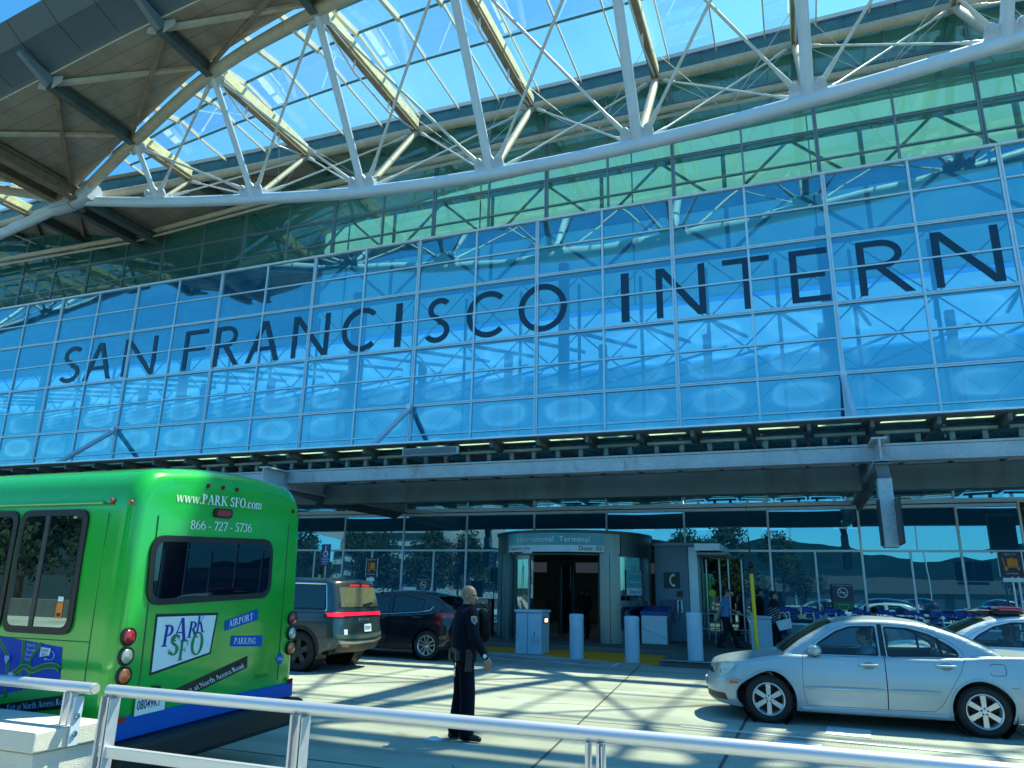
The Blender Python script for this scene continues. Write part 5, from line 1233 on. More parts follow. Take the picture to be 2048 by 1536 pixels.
S.zb = .19; S.cab = (1.10, 4.0); S.wind = (1.14, 1.86); S.back = (3.14, 3.95); S.boxy = False; S.rim = RIMS; S.rearglass = CARGLASS; S.winindoor = True
d1 = [(1.40, .945), (1.385, .80), (1.375, .6), (1.385, .40), (1.42, .275), (2.455, .275), (2.465, .5), (2.475, .953), (2.462, 1.40), (2.06, 1.388), (1.86, 1.315), (1.6, 1.145)]
d2 = [(2.475, .953), (2.468, .5), (2.458, .275), (3.02, .285), (3.12, .36), (3.27, .60), (3.40, .80), (3.475, .985), (3.47, 1.07), (3.38, 1.16), (3.13, 1.31), (2.85, 1.385), (2.465, 1.40)]
w1 = roundpoly([(1.47, .962), (2.415, .968), (2.412, 1.365), (2.08, 1.352), (1.88, 1.28), (1.65, 1.13)], .035)
w2 = roundpoly([(2.53, .97), (3.42, 1.0), (3.41, 1.07), (3.34, 1.13), (3.1, 1.275), (2.84, 1.35), (2.525, 1.365)], .035)
S.holes = [inset(d1, 0), inset(d2, .0)]
# the two doors share an edge, so cut one opening for both
S.holes = [[(1.40, .945), (1.385, .80), (1.375, .6), (1.385, .40), (1.42, .275), (2.457, .275), (3.02, .285), (3.12, .36), (3.27, .60), (3.40, .80), (3.475, .985), (3.47, 1.07), (3.38, 1.16), (3.13, 1.31), (2.85, 1.385), (2.464, 1.40), (2.06, 1.388), (1.86, 1.315), (1.6, 1.145)]]
sed = saloon('silver_saloon', 'silver four-door saloon with its driver visible, nearest car on the right', 'car', (-1.56, 12.80, 0), radians(3.6), SILVER, S, .90, 3.62, .328, .382, [d1, d2], [w1, w2], BLACK)
def onside(S, x, z, off=.004): return S.pt(S.u_of(x, z), z, 1, off)
def add_car_details(car, S, lamp=None):
    pass
for side in (1, -1):
    m = MB(); pts = [(S.u_of(x, z), z) for x, z in [(.12, .69), (.16, .74), (.36, .805), (.47, .80), (.42, .70), (.30, .60), (.17, .575)]]
    S.panel(m, pts, side, .005, du=.05); m.build('headlight', CLEARL, sed, smooth=True, local=True)
    m = MB(); S.panel(m, [(S.u_of(x, z), z) for x, z in [(.36, .505), (.49, .51), (.49, .545), (.37, .545)]], side, .006, du=.05); m.build('side_marker', AMB, sed, smooth=True, local=True)
    m = MB(); S.panel(m, [(S.u_of(x, z), z) for x, z in [(4.35, .74), (4.62, .72), (4.68, .9), (4.5, .96), (4.38, .9)]], side, .005, du=.05); m.build('tail_lamp', REDL, sed, smooth=True, local=True)
    for a, b in ((1.40, 2.44), (2.48, 3.13)):
        m = MB(); m.tube([S.pt(lerp(a, b, k / 8), .515 + .012 * (lerp(a, b, k / 8) - 1.4), side, .006) for k in range(9)], [.010] + [.022] * 7 + [.010], 8); m.build('side_moulding', SILVER, sed, smooth=40, local=True)
    for hx_, hz in ((2.26, .845), (3.23, .875)):
        m = MB(); c = S.pt(hx_, hz, side, 0); m.tube(catmull([S.pt(hx_ - .12, hz, side, .0), S.pt(hx_ - .09, hz, side, .035), S.pt(hx_ + .09, hz + .004, side, .035), S.pt(hx_ + .12, hz + .004, side, .0)], 4), .016, 8); m.build('door_handle', SILVER, sed, smooth=40, local=True)
        m = MB(); S.panel(m, [(hx_ + .075 * cos(a) * 1.1, hz - .005 + .05 * sin(a)) for a in [2 * pi * k / 16 for k in range(16)]], side, .003); m.build('handle_recess_shade', mat('handle_shadow', (.22, .24, .26), .4, .4), sed, smooth=True, local=True)  # flat dark oval painted as the shaded hollow behind the handle
    m = MB(); c = S.pt(1.56, 1.0, side, .11); m.sph((c.x, c.y, c.z + .02), .10, .115, .075, 16, 10); m.build('door_mirror', SILVER, sed, smooth=True, local=True)
    m = MB(); c2 = S.pt(1.56, .95, side, -.01); m.tube([c2, (c.x, c.y + side * .02, c.z - .03)], [.05, .035], 8); m.build('mirror_foot', BLACK, sed, smooth=True, local=True)
    m = MB(); S.panel(m, roundpoly(inset([(2.44, .96), (2.51, .96), (2.50, 1.39), (2.44, 1.39)], 0), .005), side, .003); m.build('centre_pillar', BLACK, sed, smooth=True, local=True)
    m = MB(); S.panel(m, [(3.20, .985), (3.235, .987), (3.205, 1.23), (3.17, 1.245)], side, .002); m.build('quarter_divider', BLACK, sed, smooth=True, local=True)
    for cx in (.90, 3.62):
        m = MB(); m.tube([S.pt(x, z, side, .0) for x, z in arch_pts(cx, .392, .24, .328, 20)], .016, 8); m.build('arch_lip', SILVER, sed, smooth=40, local=True)
    m = MB(); m.tube([S.pt(u, .232, side, -.002) for u in [lerp(1.33, 3.2, k / 12) for k in range(13)]], .03, 8); m.build('sill', SILVER, sed, smooth=40, local=True)
    m = MB(); m.tube([S.pt(u, S.zt(u) + .006, side, -.03) for u in [lerp(1.42, 3.46, k / 16) for k in range(17)]], .008, 6); m.build('belt_moulding', BLACK, sed, smooth=40, local=True)
    m = MB(); m.tube([S.pt(x, z, side, .001) for x, z in roundpoly([(3.77, .78), (3.97, .79), (3.99, .93), (3.79, .93)], .04)] , .0035, 5); m.build('fuel_flap_seam', BLACK, sed, local=True)
    m = MB(); m.tube([S.pt(S.u_of(x, z), z, side, .001) for x, z in [(.2, .575), (.45, .572), (.52, .56), (.56, .52)]], .003, 5); m.tube([S.pt(S.u_of(x, z), z, side, .001) for x, z in [(3.98, .64), (4.3, .65), (4.6, .66)]], .003, 5); m.build('bumper_seam', BLACK, sed, local=True)
m = MB(); S.panel(m, [(0, .62), (.35, .62), (.37, .70), (0, .685)], 1, .004, du=.04); S.panel(m, [(0, .62), (.35, .62), (.37, .70), (0, .685)], -1, .004, du=.04); S.panel(m, [(0, .27), (.42, .27), (.40, .36), (0, .37)], 1, .004, du=.04); S.panel(m, [(0, .27), (.42, .27), (.40, .36), (0, .37)], -1, .004, du=.04); m.build('grille', BLACK, sed, smooth=True, local=True)
m = MB(); m.box(-.012, -.002, -.16, .16, .40, .52); m.build('front_plate', PAPER, sed, local=True)
m = MB()
for yy in (-.36, .36): m.tube([(1.14, yy, .975), (1.25, yy * .4, 1.05), (1.32, yy * .1 - .1, 1.09)], .008, 5)
m.build('wipers', BLACK, sed, local=True)
def seats(car, xs, hw, z0=.30, m=SEATM):
    for x in xs:
        for yy in (-.37, .37):
            b = MB(); b.bar((x - .28, yy, z0 + .12), (x + .22, yy, z0 + .10), .48, .16); b.bar((x + .2, yy, z0 + .1), (x + .42, yy, z0 + .72), .46, .14); b.bar((x + .43, yy, z0 + .78), (x + .47, yy, z0 + .95), .26, .09); b.build('seat', m, car, bevel=.04, local=True)
seats(sed, (2.12, 3.0), .9)
m = MB(); m.box(1.15, 1.6, -.78, .78, .5, .93); m.box(1.2, 4.3, -.8, .8, .22, .30); m.box(3.5, 4.3, -.75, .75, .3, .93); m.build('dashboard', INTER, sed, bevel=.04, local=True)
m = MB(); m.rev([(.175, -.012), (.19, 0), (.175, .012), (.16, 0), (.175, -.012)], (1.72, -.37, .88), (1, 0, .35), 24); m.build('steering_wheel', BLACK, sed, smooth=True, local=True)

# ------------------------------------------------------------------ white police saloon behind
WHITEP = paint('police_white', (.62, .68, .74), .05, .3)
S2 = Shell(5.3, .97, .5, .5, smooth_tab([(0, .72), (.4, .82), (1.0, .93), (1.5, .97), (3.6, 1.0), (4.6, 1.03), (5.3, .98)]),
           smooth_tab([(0, .5), (1.42, .95), (1.52, .98), (1.95, 1.22), (2.35, 1.40), (2.7, 1.475), (3.0, 1.49), (3.5, 1.475), (3.8, 1.42), (4.2, 1.24), (4.5, 1.05), (5.3, .5)]),
           [(.15, .92), (.3, .97), (.6, 1.0), (.8, .98), (1.0, .94), (1.1, .9)], [(.15, .06), (.4, 0), (.7, .05), (1, .08)], [(.2, .05), (.5, 0), (1, .06)], tum=.26)
S2.zb = .2; S2.cab = (1.5, 4.48); S2.wind = (1.54, 2.38); S2.back = (3.82, 4.45); S2.boxy = False; S2.rim = mat('steel_rim', (.1, .1, .11), .5, .4); S2.rearglass = DARKGLASS; S2.winindoor = True
pd1 = [(1.85, .98), (1.84, .6), (1.88, .29), (2.99, .29), (3.0, .99), (2.985, 1.435), (2.72, 1.425), (2.4, 1.35), (2.1, 1.19)]
pd2 = [(3.0, .99), (2.992, .29), (3.6, .3), (3.75, .45), (3.95, .8), (4.02, 1.0), (3.99, 1.12), (3.8, 1.29), (3.5, 1.42), (2.99, 1.435)]
pw1 = roundpoly([(2.0, 1.0), (2.93, 1.005), (2.92, 1.40), (2.72, 1.395), (2.44, 1.32), (2.2, 1.18)], .03); pw2 = roundpoly([(3.07, 1.01), (3.9, 1.03), (3.88, 1.1), (3.76, 1.24), (3.48, 1.385), (3.05, 1.40)], .03)
S2.holes = [[(1.85, .98), (1.84, .6), (1.88, .29), (2.99, .29), (3.6, .3), (3.75, .45), (3.95, .8), (4.02, 1.0), (3.99, 1.12), (3.8, 1.29), (3.5, 1.42), (2.985, 1.435), (2.72, 1.425), (2.4, 1.35), (2.1, 1.19)]]
pol = saloon('police_car', 'white police saloon with a red roof light bar parked behind the silver saloon', 'car', (.48, 15.9, .0), 0, WHITEP, S2, .98, 3.98, .345, .4, [pd1, pd2], [pw1, pw2], BLACK, style=(5, .04, .05, 0))
m = MB(); m.box(2.55, 2.95, -.62, .62, 1.525, 1.575); m.box(2.6, 2.9, -.55, -.45, 1.50, 1.55); m.box(2.6, 2.9, .45, .55, 1.50, 1.55); m.build('light_bar_base', BLACK, pol, bevel=.01, local=True)
m = MB(); m.box(2.57, 2.93, -.66, -.10, 1.577, 1.645); m.build('red_lens', mat('lens_red', (.30, .01, .05), .15, var=.05, coat=1), pol, bevel=.03, local=True)
m = MB(); m.box(2.57, 2.93, .10, .66, 1.577, 1.645); m.build('blue_lens', mat('lens_blue', (.01, .03, .25), .15, var=.05, coat=1), pol, bevel=.03, local=True)
m = MB(); m.box(2.25, 2.55, -.2, .2, 1.50, 1.58); m.box(2.12, 2.3, -.5, -.3, 1.51, 1.57); m.build('roof_camera', BLACK, pol, bevel=.02, local=True)
m = MB()
for side in (1, -1): m.tube([S2.pt(u, 1.21, side, -.03) for u in (3.1, 3.4, 3.75)], .02, 6)
m.build('window_bars', BLACK, pol, local=True)
seats(pol, (2.4, 3.3), .9, .34)
m = MB(); m.box(1.5, 2.0, -.8, .8, .5, .98); m.box(1.6, 4.4, -.8, .8, .22, .32); m.build('dashboard', INTER, pol, bevel=.04, local=True)
m = MB(); c = S2.pt(2.0, 1.03, 1, .1); m.sph(c, .09, .11, .075); m.build('door_mirror', BLACK, pol, smooth=True, local=True)
for side in (1, -1):
    m = MB(); S2.panel(m, [(2.945, 1.0), (3.055, 1.0), (3.04, 1.42), (2.94, 1.42)], side, .002); m.build('centre_pillar', WHITEP, pol, smooth=True, local=True)
# ------------------------------------------------------------------ big grey-green SUV
def fix_up(): pass
def box_shell(name, label, cat, loc, rz, pm, S, fw_, rw_, wr, arch, holes, wins, glass, style, rearwin=None, rearglass=None):
    car = thing(name, label, cat, loc, rz); L = S.L; zb = S.zb
    top = lambda a, b, n=40: [(lerp(a, b, k / n), S.ztop(lerp(a, b, k / n))) for k in range(n + 1)]
    belt = lambda a, b, n=20: [(lerp(a, b, k / n), S.zt(lerp(a, b, k / n))) for k in range(n + 1)]
    A1 = arch_pts(fw_, arch, zb, wr); A2 = arch_pts(rw_, arch, zb, wr); c0 = S.cab[0]
    low = [(0, zb + .07), (.12, zb + .05), (.3, zb + .02)] + A1 + A2 + [(L - .3, zb + .12), (L - .1, zb + .2), (L, zb + .22)]
    up = top(L, c0 + .005, 70)[:-1] + belt(c0, .02, 14) + [(0, S.zt(0))]
    body = MB()
    rear_hole = []
    for side in (1, -1): S.panel(body, low + up, side, 0, holes)
    hs = [.0, .01, .03, .06, .1, .15, .2, .26, .33, .4] + [lerp(.5, c0, k / 8) for k in range(9)]
    S.strip(body, hs, .05); wr0, wr1 = S.wind
    S.strip(body, [lerp(c0, wr0, k / 3) for k in range(4)], .03); ws = [lerp(wr0, wr1, k / 8) for k in range(9)]
    for t0, t1 in ((-1, -.93), (.93, 1)): S.strip(body, ws, .02, t0, t1, 2, .1)
    S.strip(body, [lerp(wr1, L - .4, k / 16) for k in range(17)] + [L - .33, L - .26, L - .2, L - .15, L - .1, L - .06, L - .03, L - .01, L], .03)
    body.build('body', pm, car, smooth=38, local=True)
    m = MB(); S.strip(m, ws, .02, -.93, .93, 14, .1, .004); m.build('windscreen', SCREENG, car, smooth=True, local=True)
    for side in (1, -1):
        for w in wins:
            m = MB(); S.panel(m, w, side, .004); m.build('side_window', glass, car, smooth=True, local=True)
        for cx in (fw_, rw_):
            m = MB(); m.rev([(arch + .004, 0), (arch + .004, .40 * side)], (cx, -side * (S.hw * .99 - .02), wr), (0, 1, 0), 20); m.build('wheel_arch_liner', BLACK, car, local=True)
    m = MB(); m.box(.4, L - .45, -S.hw + .3, S.hw - .3, zb + .02, zb + .3); m.build('underbody', BLACK, car, local=True)
    for cx in (fw_, rw_):
        for side in (1, -1): wheel(car, cx, -side * (S.hw - .15), wr, .26, wr * .64, -side, style, S.rim)
    return car
def u_rear(S, y, z):
    lo, hi = S.L - S.ar * 1.6, S.L
    for _ in range(30):
        md = (lo + hi) / 2
        if abs(S.pt(md, z).y) > abs(y): lo = md
        else: hi = md
    return (lo + hi) / 2
def rear_panel(S, mb, half, off, both=True, holes=()):
    """half polygon in (|y|, z); mapped onto the tail, mirrored when both."""
    P_ = [(u_rear(S, y, z), z) for y, z in half]
    for side in ((1, -1) if both is True else (both,)): S.panel(mb, P_, side, off, holes, du=.05)
    return mb
SUVP = paint('suv_grey_green', (.032, .058, .066), .3, .28)
S3 = Shell(5.08, 1.0, .5, .26, smooth_tab([(0, .95), (.4, 1.08), (1.2, 1.16), (2, 1.2), (4, 1.22), (5.08, 1.22)]),
           smooth_tab([(0, .5), (1.3, 1.15), (1.5, 1.25), (2.05, 1.72), (2.4, 1.83), (3.2, 1.90), (4.4, 1.90), (4.9, 1.86), (5.08, 1.84)]),
           [(.2, .92), (.4, .98), (.7, 1.0), (1.0, .995), (1.2, .975), (1.25, .97)], [(.2, .1), (.6, 0), (1.1, .05)], [(.25, .22), (.45, .08), (.62, .0), (.75, .0), (.95, .03), (1.2, .05), (1.4, .09), (1.85, .24)], tum=.17, roll=.08, beltin=.0)
S3.zb = .32; S3.cab = (1.25, 5.08); S3.wind = (1.32, 2.15); S3.rim = mat('dark_rim', (.05, .055, .06), .35, .6)
qw = roundpoly([(3.62, 1.30), (4.62, 1.30), (4.57, 1.76), (3.62, 1.78)], .05)
dw = roundpoly([(1.7, 1.27), (3.5, 1.29), (3.5, 1.77), (2.3, 1.74)], .05)
suv = box_shell('grey_suv', 'large grey-green boxy SUV with a full-width red light bar beside the green bus', 'suv', (-14.22, 14.72, 0), radians(1.2), SUVP, S3, .95, 4.05, .41, .46, [], [dw, qw], DARKGLASS, (5, .05, .06, 0))
for side in (1, -1):
    m = MB(); S3.panel(m, [(1.72, 1.235), (4.72, 1.262), (4.68, 1.80), (3.55, 1.83), (2.2, 1.80)], side, .002); m.build('black_window_surround', BLACK, suv, smooth=True, local=True)
    m = MB(); m.tube([S3.pt(u, z, side, .008) for u, z in [(1.75, 1.80), (3.0, 1.815)] + roundpoly([(3.0, 1.815), (4.66, 1.80), (4.70, 1.26), (4.69, 1.24)], .08)[3:-1]], .018, 6); m.build('bright_trim', CHROME, suv, smooth=40, local=True)
    m = MB(); S3.panel(m, [(x, z) for x, z in arch_pts(4.05, .53, .36, .41, 16)] + [(x, z) for x, z in arch_pts(4.05, .465, .36, .41, 16)][::-1], side, .012); m.build('arch_cladding', BLACK, suv, smooth=True, local=True)
    m = MB(); S3.panel(m, [(1.5, .36), (3.5, .36), (3.5, .50), (1.5, .50)], side, .01); m.build('sill_cladding', BLACK, suv, smooth=True, local=True)
m = MB(); rear_panel(S3, m, [(0, 1.30), (.84, 1.30), (.76, 1.80), (0, 1.81)], .003); m.build('tailgate_surround', BLACK, suv, smooth=True, local=True)
m = MB(); rear_panel(S3, m, [(0, 1.325), (.78, 1.325), (.71, 1.735), (0, 1.745)], .007); m.build('rear_window', glassmat('rear_screen_glass', (.22, .25, .15), .12, (.9, 1, .85), body=((.17, .18, .11), .75)), suv, smooth=True, local=True)
m = MB(); rear_panel(S3, m, [(.05, 1.765), (.40, 1.76), (.40, 1.788), (.05, 1.792)], .012); m.build('high_brake_lamp', REDLIT, suv, smooth=True, local=True)
m = MB(); rear_panel(S3, m, [(0, 1.11), (.97, 1.10), (.995, 1.21), (0, 1.23)], .004)
for side in (1, -1): S3.panel(m, [(4.62, 1.12), (5.0, 1.09), (5.0, 1.21), (4.66, 1.20)], side, .004)
m.build('lamp_panel', BLACK, suv, smooth=True, local=True)
m = MB(); rear_panel(S3, m, [(0, 1.145), (.955, 1.135), (.975, 1.205), (0, 1.218)], .010)
for side in (1, -1): S3.panel(m, [(4.74, 1.135), (4.96, 1.125), (4.96, 1.20), (4.74, 1.19)], side, .008)
m.build('light_bar', REDLIT, suv, smooth=True, local=True)
FR = lambda S, y0, z0, off: (lambda a, b: S.pt(u_rear(S, y0 + a, z0 + b), z0 + b, 1 if y0 + a < 0 else -1, off))
tb = text_mb('R I V I A N', .075, FR(S3, -.24, 1.035, .006), sx=1.25); tb.build('tailgate_lettering', mat('badge_pale', (.5, .52, .45), .35, .4), suv, clean=False, local=True)
m = MB(); rear_panel(S3, m, [(0, .78), (.52, .80), (.60, .98), (0, .99)], .003); m.build('plate_recess', mat('recess_dark', (.02, .03, .03), .4), suv, smooth=True, local=True)
def rear_quad(S, mb, y0, y1, z0, z1, off):
    mb.grid(lambda a, b: S.pt(u_rear(S, lerp(y0, y1, a), lerp(z0, z1, b)), lerp(z0, z1, b), 1 if lerp(y0, y1, a) < 0 else -1, off), 4, 2); return mb
rear_quad(S3, MB(), -.05, .25, .80, .96, .02).build('number_plate', PAPER, suv, local=True)
rear_quad(S3, MB(), -.02, .22, .84, .92, .023).build('plate_print', mat('plate_print', (.15, .3, .45), .5, var=.6, scale=30), suv, local=True)
rear_quad(S3, MB(), -.74, -.64, .74, .87, .006).build('badge', PAPER, suv, local=True)
m = MB(); rear_panel(S3, m, [(0, .66), (.9, .69), (.94, .78), (0, .745)], .012); m.build('bumper_step', mat('bumper_paint', (.12, .15, .13), .35, .3), suv, smooth=True, local=True)
m = MB(); rear_panel(S3, m, [(0, .56), (.40, .56), (.80, .58), (.88, .655), (.78, .65), (.42, .61), (0, .61)], .02); m.build('skid_trim', mat('skid_silver', (.42, .44, .38), .35, .6), suv, smooth=True, local=True)
m = MB(); rear_panel(S3, m, [(0, .38), (.85, .42), (.86, .57), (0, .555)], .006); m.build('bumper_lower', BLACK, suv, smooth=True, local=True)
m = MB(); rear_panel(S3, m, [(.52, .50), (.74, .52), (.76, .565), (.52, .555)], .014); m.build('reflector', REDL, suv, smooth=True, local=True)
m = MB(); m.bar((5.0, -.05, 1.36), (5.02, .30, 1.40), .04, .04); m.build('rear_wiper', BLACK, suv, local=True)

# ------------------------------------------------------------------ dark crossover
XOVP = paint('crossover_navy', (.008, .016, .028), .4, .2)
S4 = Shell(4.68, .935, .6, .45, smooth_tab([(0, .8), (.5, .92), (1.1, 1.0), (2, 1.04), (3, 1.09), (3.7, 1.15), (4.1, 1.22), (4.4, 1.15), (4.68, 1.05)]),
           smooth_tab([(0, .5), (1.1, .99), (1.3, 1.1), (1.9, 1.46), (2.3, 1.6), (2.8, 1.655), (3.3, 1.64), (3.8, 1.57), (4.1, 1.50), (4.35, 1.32), (4.5, 1.15), (4.68, .6)]),
           [(.15, .92), (.35, .97), (.6, 1.0), (.85, .99), (1.1, .96), (1.25, .93)], [(.2, .1), (.6, 0), (1.1, .08)], [(.2, .12), (.5, .02), (.8, 0), (1.1, .06), (1.3, .1)], tum=.24, roll=.07)
S4.zb = .24; S4.cab = (1.15, 4.5); S4.wind = (1.2, 2.05); S4.back = (4.08, 4.48); S4.boxy = False; S4.rim = mat('alloy_bright', (.60, .66, .70), .22, .8); S4.rearglass = DARKGLASS; S4.winindoor = True
xw1 = roundpoly([(1.75, 1.06), (2.65, 1.10), (2.65, 1.56), (2.35, 1.52), (2.05, 1.40)], .03); xw2 = roundpoly([(2.72, 1.10), (3.5, 1.16), (3.5, 1.50), (3.1, 1.56), (2.72, 1.565)], .03); xw3 = roundpoly([(3.54, 1.17), (3.86, 1.235), (3.93, 1.30), (3.78, 1.40), (3.54, 1.485)], .03)
xd1 = [(1.45, 1.0), (1.45, .32), (2.67, .32), (2.685, 1.095), (2.685, 1.595), (2.33, 1.56), (2.0, 1.44), (1.66, 1.10)]; xd2 = [(2.685, 1.095), (2.675, .32), (3.35, .34), (3.45, .55), (3.7, .85), (3.72, 1.16), (3.72, 1.45), (3.1, 1.60), (2.69, 1.60)]
S4.holes = [[(1.45, 1.0), (1.45, .32), (2.67, .32), (3.35, .34), (3.45, .55), (3.7, .85), (3.72, 1.16), (3.72, 1.45), (3.1, 1.60), (2.685, 1.60), (2.33, 1.56), (2.0, 1.44), (1.66, 1.10)]]
xw2b = roundpoly([(2.72, 1.10), (3.64, 1.175), (3.64, 1.46), (3.1, 1.56), (2.72, 1.565)], .03)
xov = saloon('dark_crossover', 'dark navy crossover with bright five-spoke alloys behind the policeman', 'car', (-12.78, 18.32, 0), radians(.5), XOVP, S4, .92, 3.80, .36, .41, [xd1, xd2], [xw1, xw2b], BLACK, style=(5, .022, .026, .055), glass=DARKGLASS)
for side in (1, -1):
    m = MB(); S4.panel(m, xw3[:] if False else roundpoly([(3.74, 1.19), (3.88, 1.235), (3.94, 1.30), (3.74, 1.42)], .02), side, .003); m.build('quarter_window', DARKGLASS, xov, smooth=True, local=True)
    m = MB(); m.tube([S4.pt(u, z, side, .008) for u, z in [(1.7, 1.045), (2.7, 1.085), (3.5, 1.145), (3.86, 1.20), (3.97, 1.30)]], .013, 6); m.build('bright_trim', CHROME, xov, smooth=40, local=True)
    m = MB(); S4.panel(m, [(S4.u_of(x, z), z) for x, z in [(4.02, 1.09), (4.2, 1.02), (4.5, 1.04), (4.62, 1.1), (4.5, 1.16), (4.25, 1.15)]], side, .006, du=.05); m.build('tail_lamp', REDL, xov, smooth=True, local=True)
    m = MB(); S4.panel(m, [(1.4, .26), (3.3, .26), (3.35, .38), (1.4, .36)], side, .01); m.build('sill_cladding', BLACK, xov, smooth=True, local=True)
    for hx_, hz in ((2.45, .98), (3.5, 1.03)):
        m = MB(); m.tube(catmull([S4.pt(hx_ - .12, hz, side, .0), S4.pt(hx_ - .08, hz, side, .035), S4.pt(hx_ + .08, hz, side, .035), S4.pt(hx_ + .12, hz, side, .0)], 4), .016, 8); m.build('door_handle', XOVP, xov, smooth=40, local=True)
    m = MB(); c = S4.pt(1.75, 1.13, side, .11); m.sph(c, .10, .12, .08, 14, 8); m.build('door_mirror', XOVP, xov, smooth=True, local=True)
m = MB(); S4.strip(m, [3.98, 4.04, 4.10, 4.16, 4.22], .03, -.9, .9, 10, off=.03, zfn=lambda u: 1.53 - (u - 4.0) * .14); m.build('roof_spoiler', XOVP, xov, smooth=True, local=True)
seats(xov, (2.2, 3.2), .9, .42)

# ------------------------------------------------------------------ green shuttle bus
BUSP = paint('bus_green', (.011, .40, .04), .05, .2, ((.02, .25, .05), .58, .85, 2.2, (1, 1, .22)))
BUSD = mat('bus_seam', (.006, .14, .03), .4); BLUEB = mat('bus_blue_band', (.001, .09, .44), .4, var=.06, spec=.2)
BGLASS = glassmat('bus_window_glass', (.05, .08, .10), .12, (.7, .95, 1), body=((.006, .010, .014), .8), graze=.3); BREAR = glassmat('bus_rear_glass', (.01, .02, .03), .02, (.5, .7, .9), body=((.003, .006, .012), .9), graze=.07)
BX, BY0, BY1 = -5.35, 4.85, 7.27
bus = thing('shuttle_bus', 'bright green airport shuttle bus seen from its rear left corner', 'bus', (-9.0, BY0, .7))
BASE[bus] = Matrix.Translation(Vector((-9.0, BY0, .7))); bus.rotation_euler = (radians(2.2), 0, 0)
def bsec(d):
    y0, y1, z0, z1 = BY0 + d, BY1 - d, .55 + d * .2, 2.84 - d; P_ = []
    P_ += [(y0, z0), (y0, 1.3), (y0 + .012, 2.0), (y0 + .03, 2.38)]
    for k in range(1, 8):
        a = pi / 2 * k / 8; P_.append((y0 + .03 + .30 * (1 - cos(a)), 2.38 + (z1 - .06 - 2.38) * sin(a)))
    n = 8
    for k in range(n + 1): t = k / n; P_.append((lerp(y0 + .36, y1 - .36, t), z1 - .055 + .055 * (1 - (2 * t - 1) ** 2)))
    for k in range(7, 0, -1):
        a = pi / 2 * k / 8; P_.append((y1 - .03 - .30 * (1 - cos(a)), 2.38 + (z1 - .06 - 2.38) * sin(a)))
    P_ += [(y1 - .03, 2.38), (y1 - .012, 2.0), (y1, 1.3), (y1, z0)]
    return P_
st = [(-13.6, 0), (-9.5, 0), (BX - .16, 0)]; R_ = .15
for k in range(1, 9): a = pi / 2 * k / 8; st.append((BX - R_ + R_ * sin(a), R_ * (1 - cos(a)) * .85))
m = MB(); secs = [[(x, y, z) for y, z in bsec(d)] for x, d in st]; n = len(secs[0])
m.add([p for s_ in secs for p in s_], [(i * n + j, i * n + (j + 1) % n, (i + 1) * n + (j + 1) % n, (i + 1) * n + j) for i in range(len(secs) - 1) for j in range(n)])
m.add(secs[-1], [tuple(range(n))]); m.add(secs[0], [tuple(range(n))]); m.build('body', BUSP, bus, smooth=32)
RX = BX + .003
# corner pillars that stand slightly proud of the rear face
def rear_patch(name, poly, mt, off=.004, th=.0):
    mb = MB()
    if th: mb.prism(poly, lambda a, b: (BX + off, a, b), (th, 0, 0))
    else: mb.flat(poly, lambda a, b: (BX + off, a, b))
    return mb.build(name, mt, bus)
m = MB()
for y in (5.14, 6.98): m.tube([(BX + .002, y, .72), (BX + .002, y, 2.35)], .007, 5)
m.tube([(-5.64, BY0 - .001, .6), (-5.64, BY0 - .001, 1.3), (-5.64, BY0 + .026, 2.36)], .006, 5); m.tube([(-13.5, BY0 - .001, 1.29), (-5.64, BY0 - .001, 1.29)], .004, 4); m.tube([(-13.5, BY0 + .035, 2.44), (-5.6, BY0 + .035, 2.44)], .012, 6); m.build('body_seams', BUSD, bus)
m = MB(); m.tube([(-13.4, BY0 + .028, 2.455), (-5.72, BY0 + .028, 2.455)], .016, 8); m.build('rain_gutter', BUSP, bus, smooth=40)
rear_patch('window_rubber', roundpoly([(5.10, 1.575), (6.74, 1.575), (6.72, 2.18), (5.08, 2.18)], .16, 6), BLACK, .004, .016)
rear_patch('rear_window', roundpoly([(5.155, 1.63), (6.685, 1.63), (6.665, 2.125), (5.135, 2.125)], .12, 6), BREAR, .0225)
for y in (4.96, 7.15):
    for z, mt, nm in ((1.335, REDL, 'tail_lamp'), (1.18, CLEARL, 'reverse_lamp'), (1.025, AMB, 'turn_lamp')):
        m = MB(); m.rev([(.075, 0), (.075, .022), (.060, .026)], (BX + .001, y, z), (1, 0, 0), 24); m.build('lamp_bezel', BLACK, bus, smooth=30)
        m = MB(); m.rev([(.0605, .020), (.05, .034), (.025, .042), (0, .044)], (BX + .001, y, z), (1, 0, 0), 24); m.build(nm, mt, bus, smooth=True)
for (y, z) in ((5.70, 2.665), (5.90, 2.665), (6.10, 2.665), (7.03, 2.50)):
    m = MB(); m.cyl((BX - .01, y, z), (BX + .012, y, z), .022, 12); m.build('marker_lamp', mat('marker_red', (.12, .005, .008), .2), bus, smooth=40)
for (x, y, z) in ((BX - .05, 4.875, 2.45), (-5.62, 4.87, 2.47)):
    m = MB(); m.sph((x, y, z), .022, .022, .022, 10, 6); m.build('marker_lamp', REDL, bus, smooth=True)
rear_patch('lamp_bezel', roundpoly([(5.80, 2.37), (6.05, 2.37), (6.05, 2.46), (5.80, 2.46)], .04), BLACK, .003, .02); rear_patch('brake_lamp', roundpoly([(5.83, 2.385), (6.02, 2.385), (6.02, 2.445), (5.83, 2.445)], .03), REDL, .0235, .008)
UR = lambda y, z: (y, z - .0384 * (y - BY0))
rear_patch('logo_border', [UR(5.235, 1.515), UR(6.0, 1.51), UR(5.948, 1.135), UR(5.235, 1.003)], SIGNBLACK, .004)
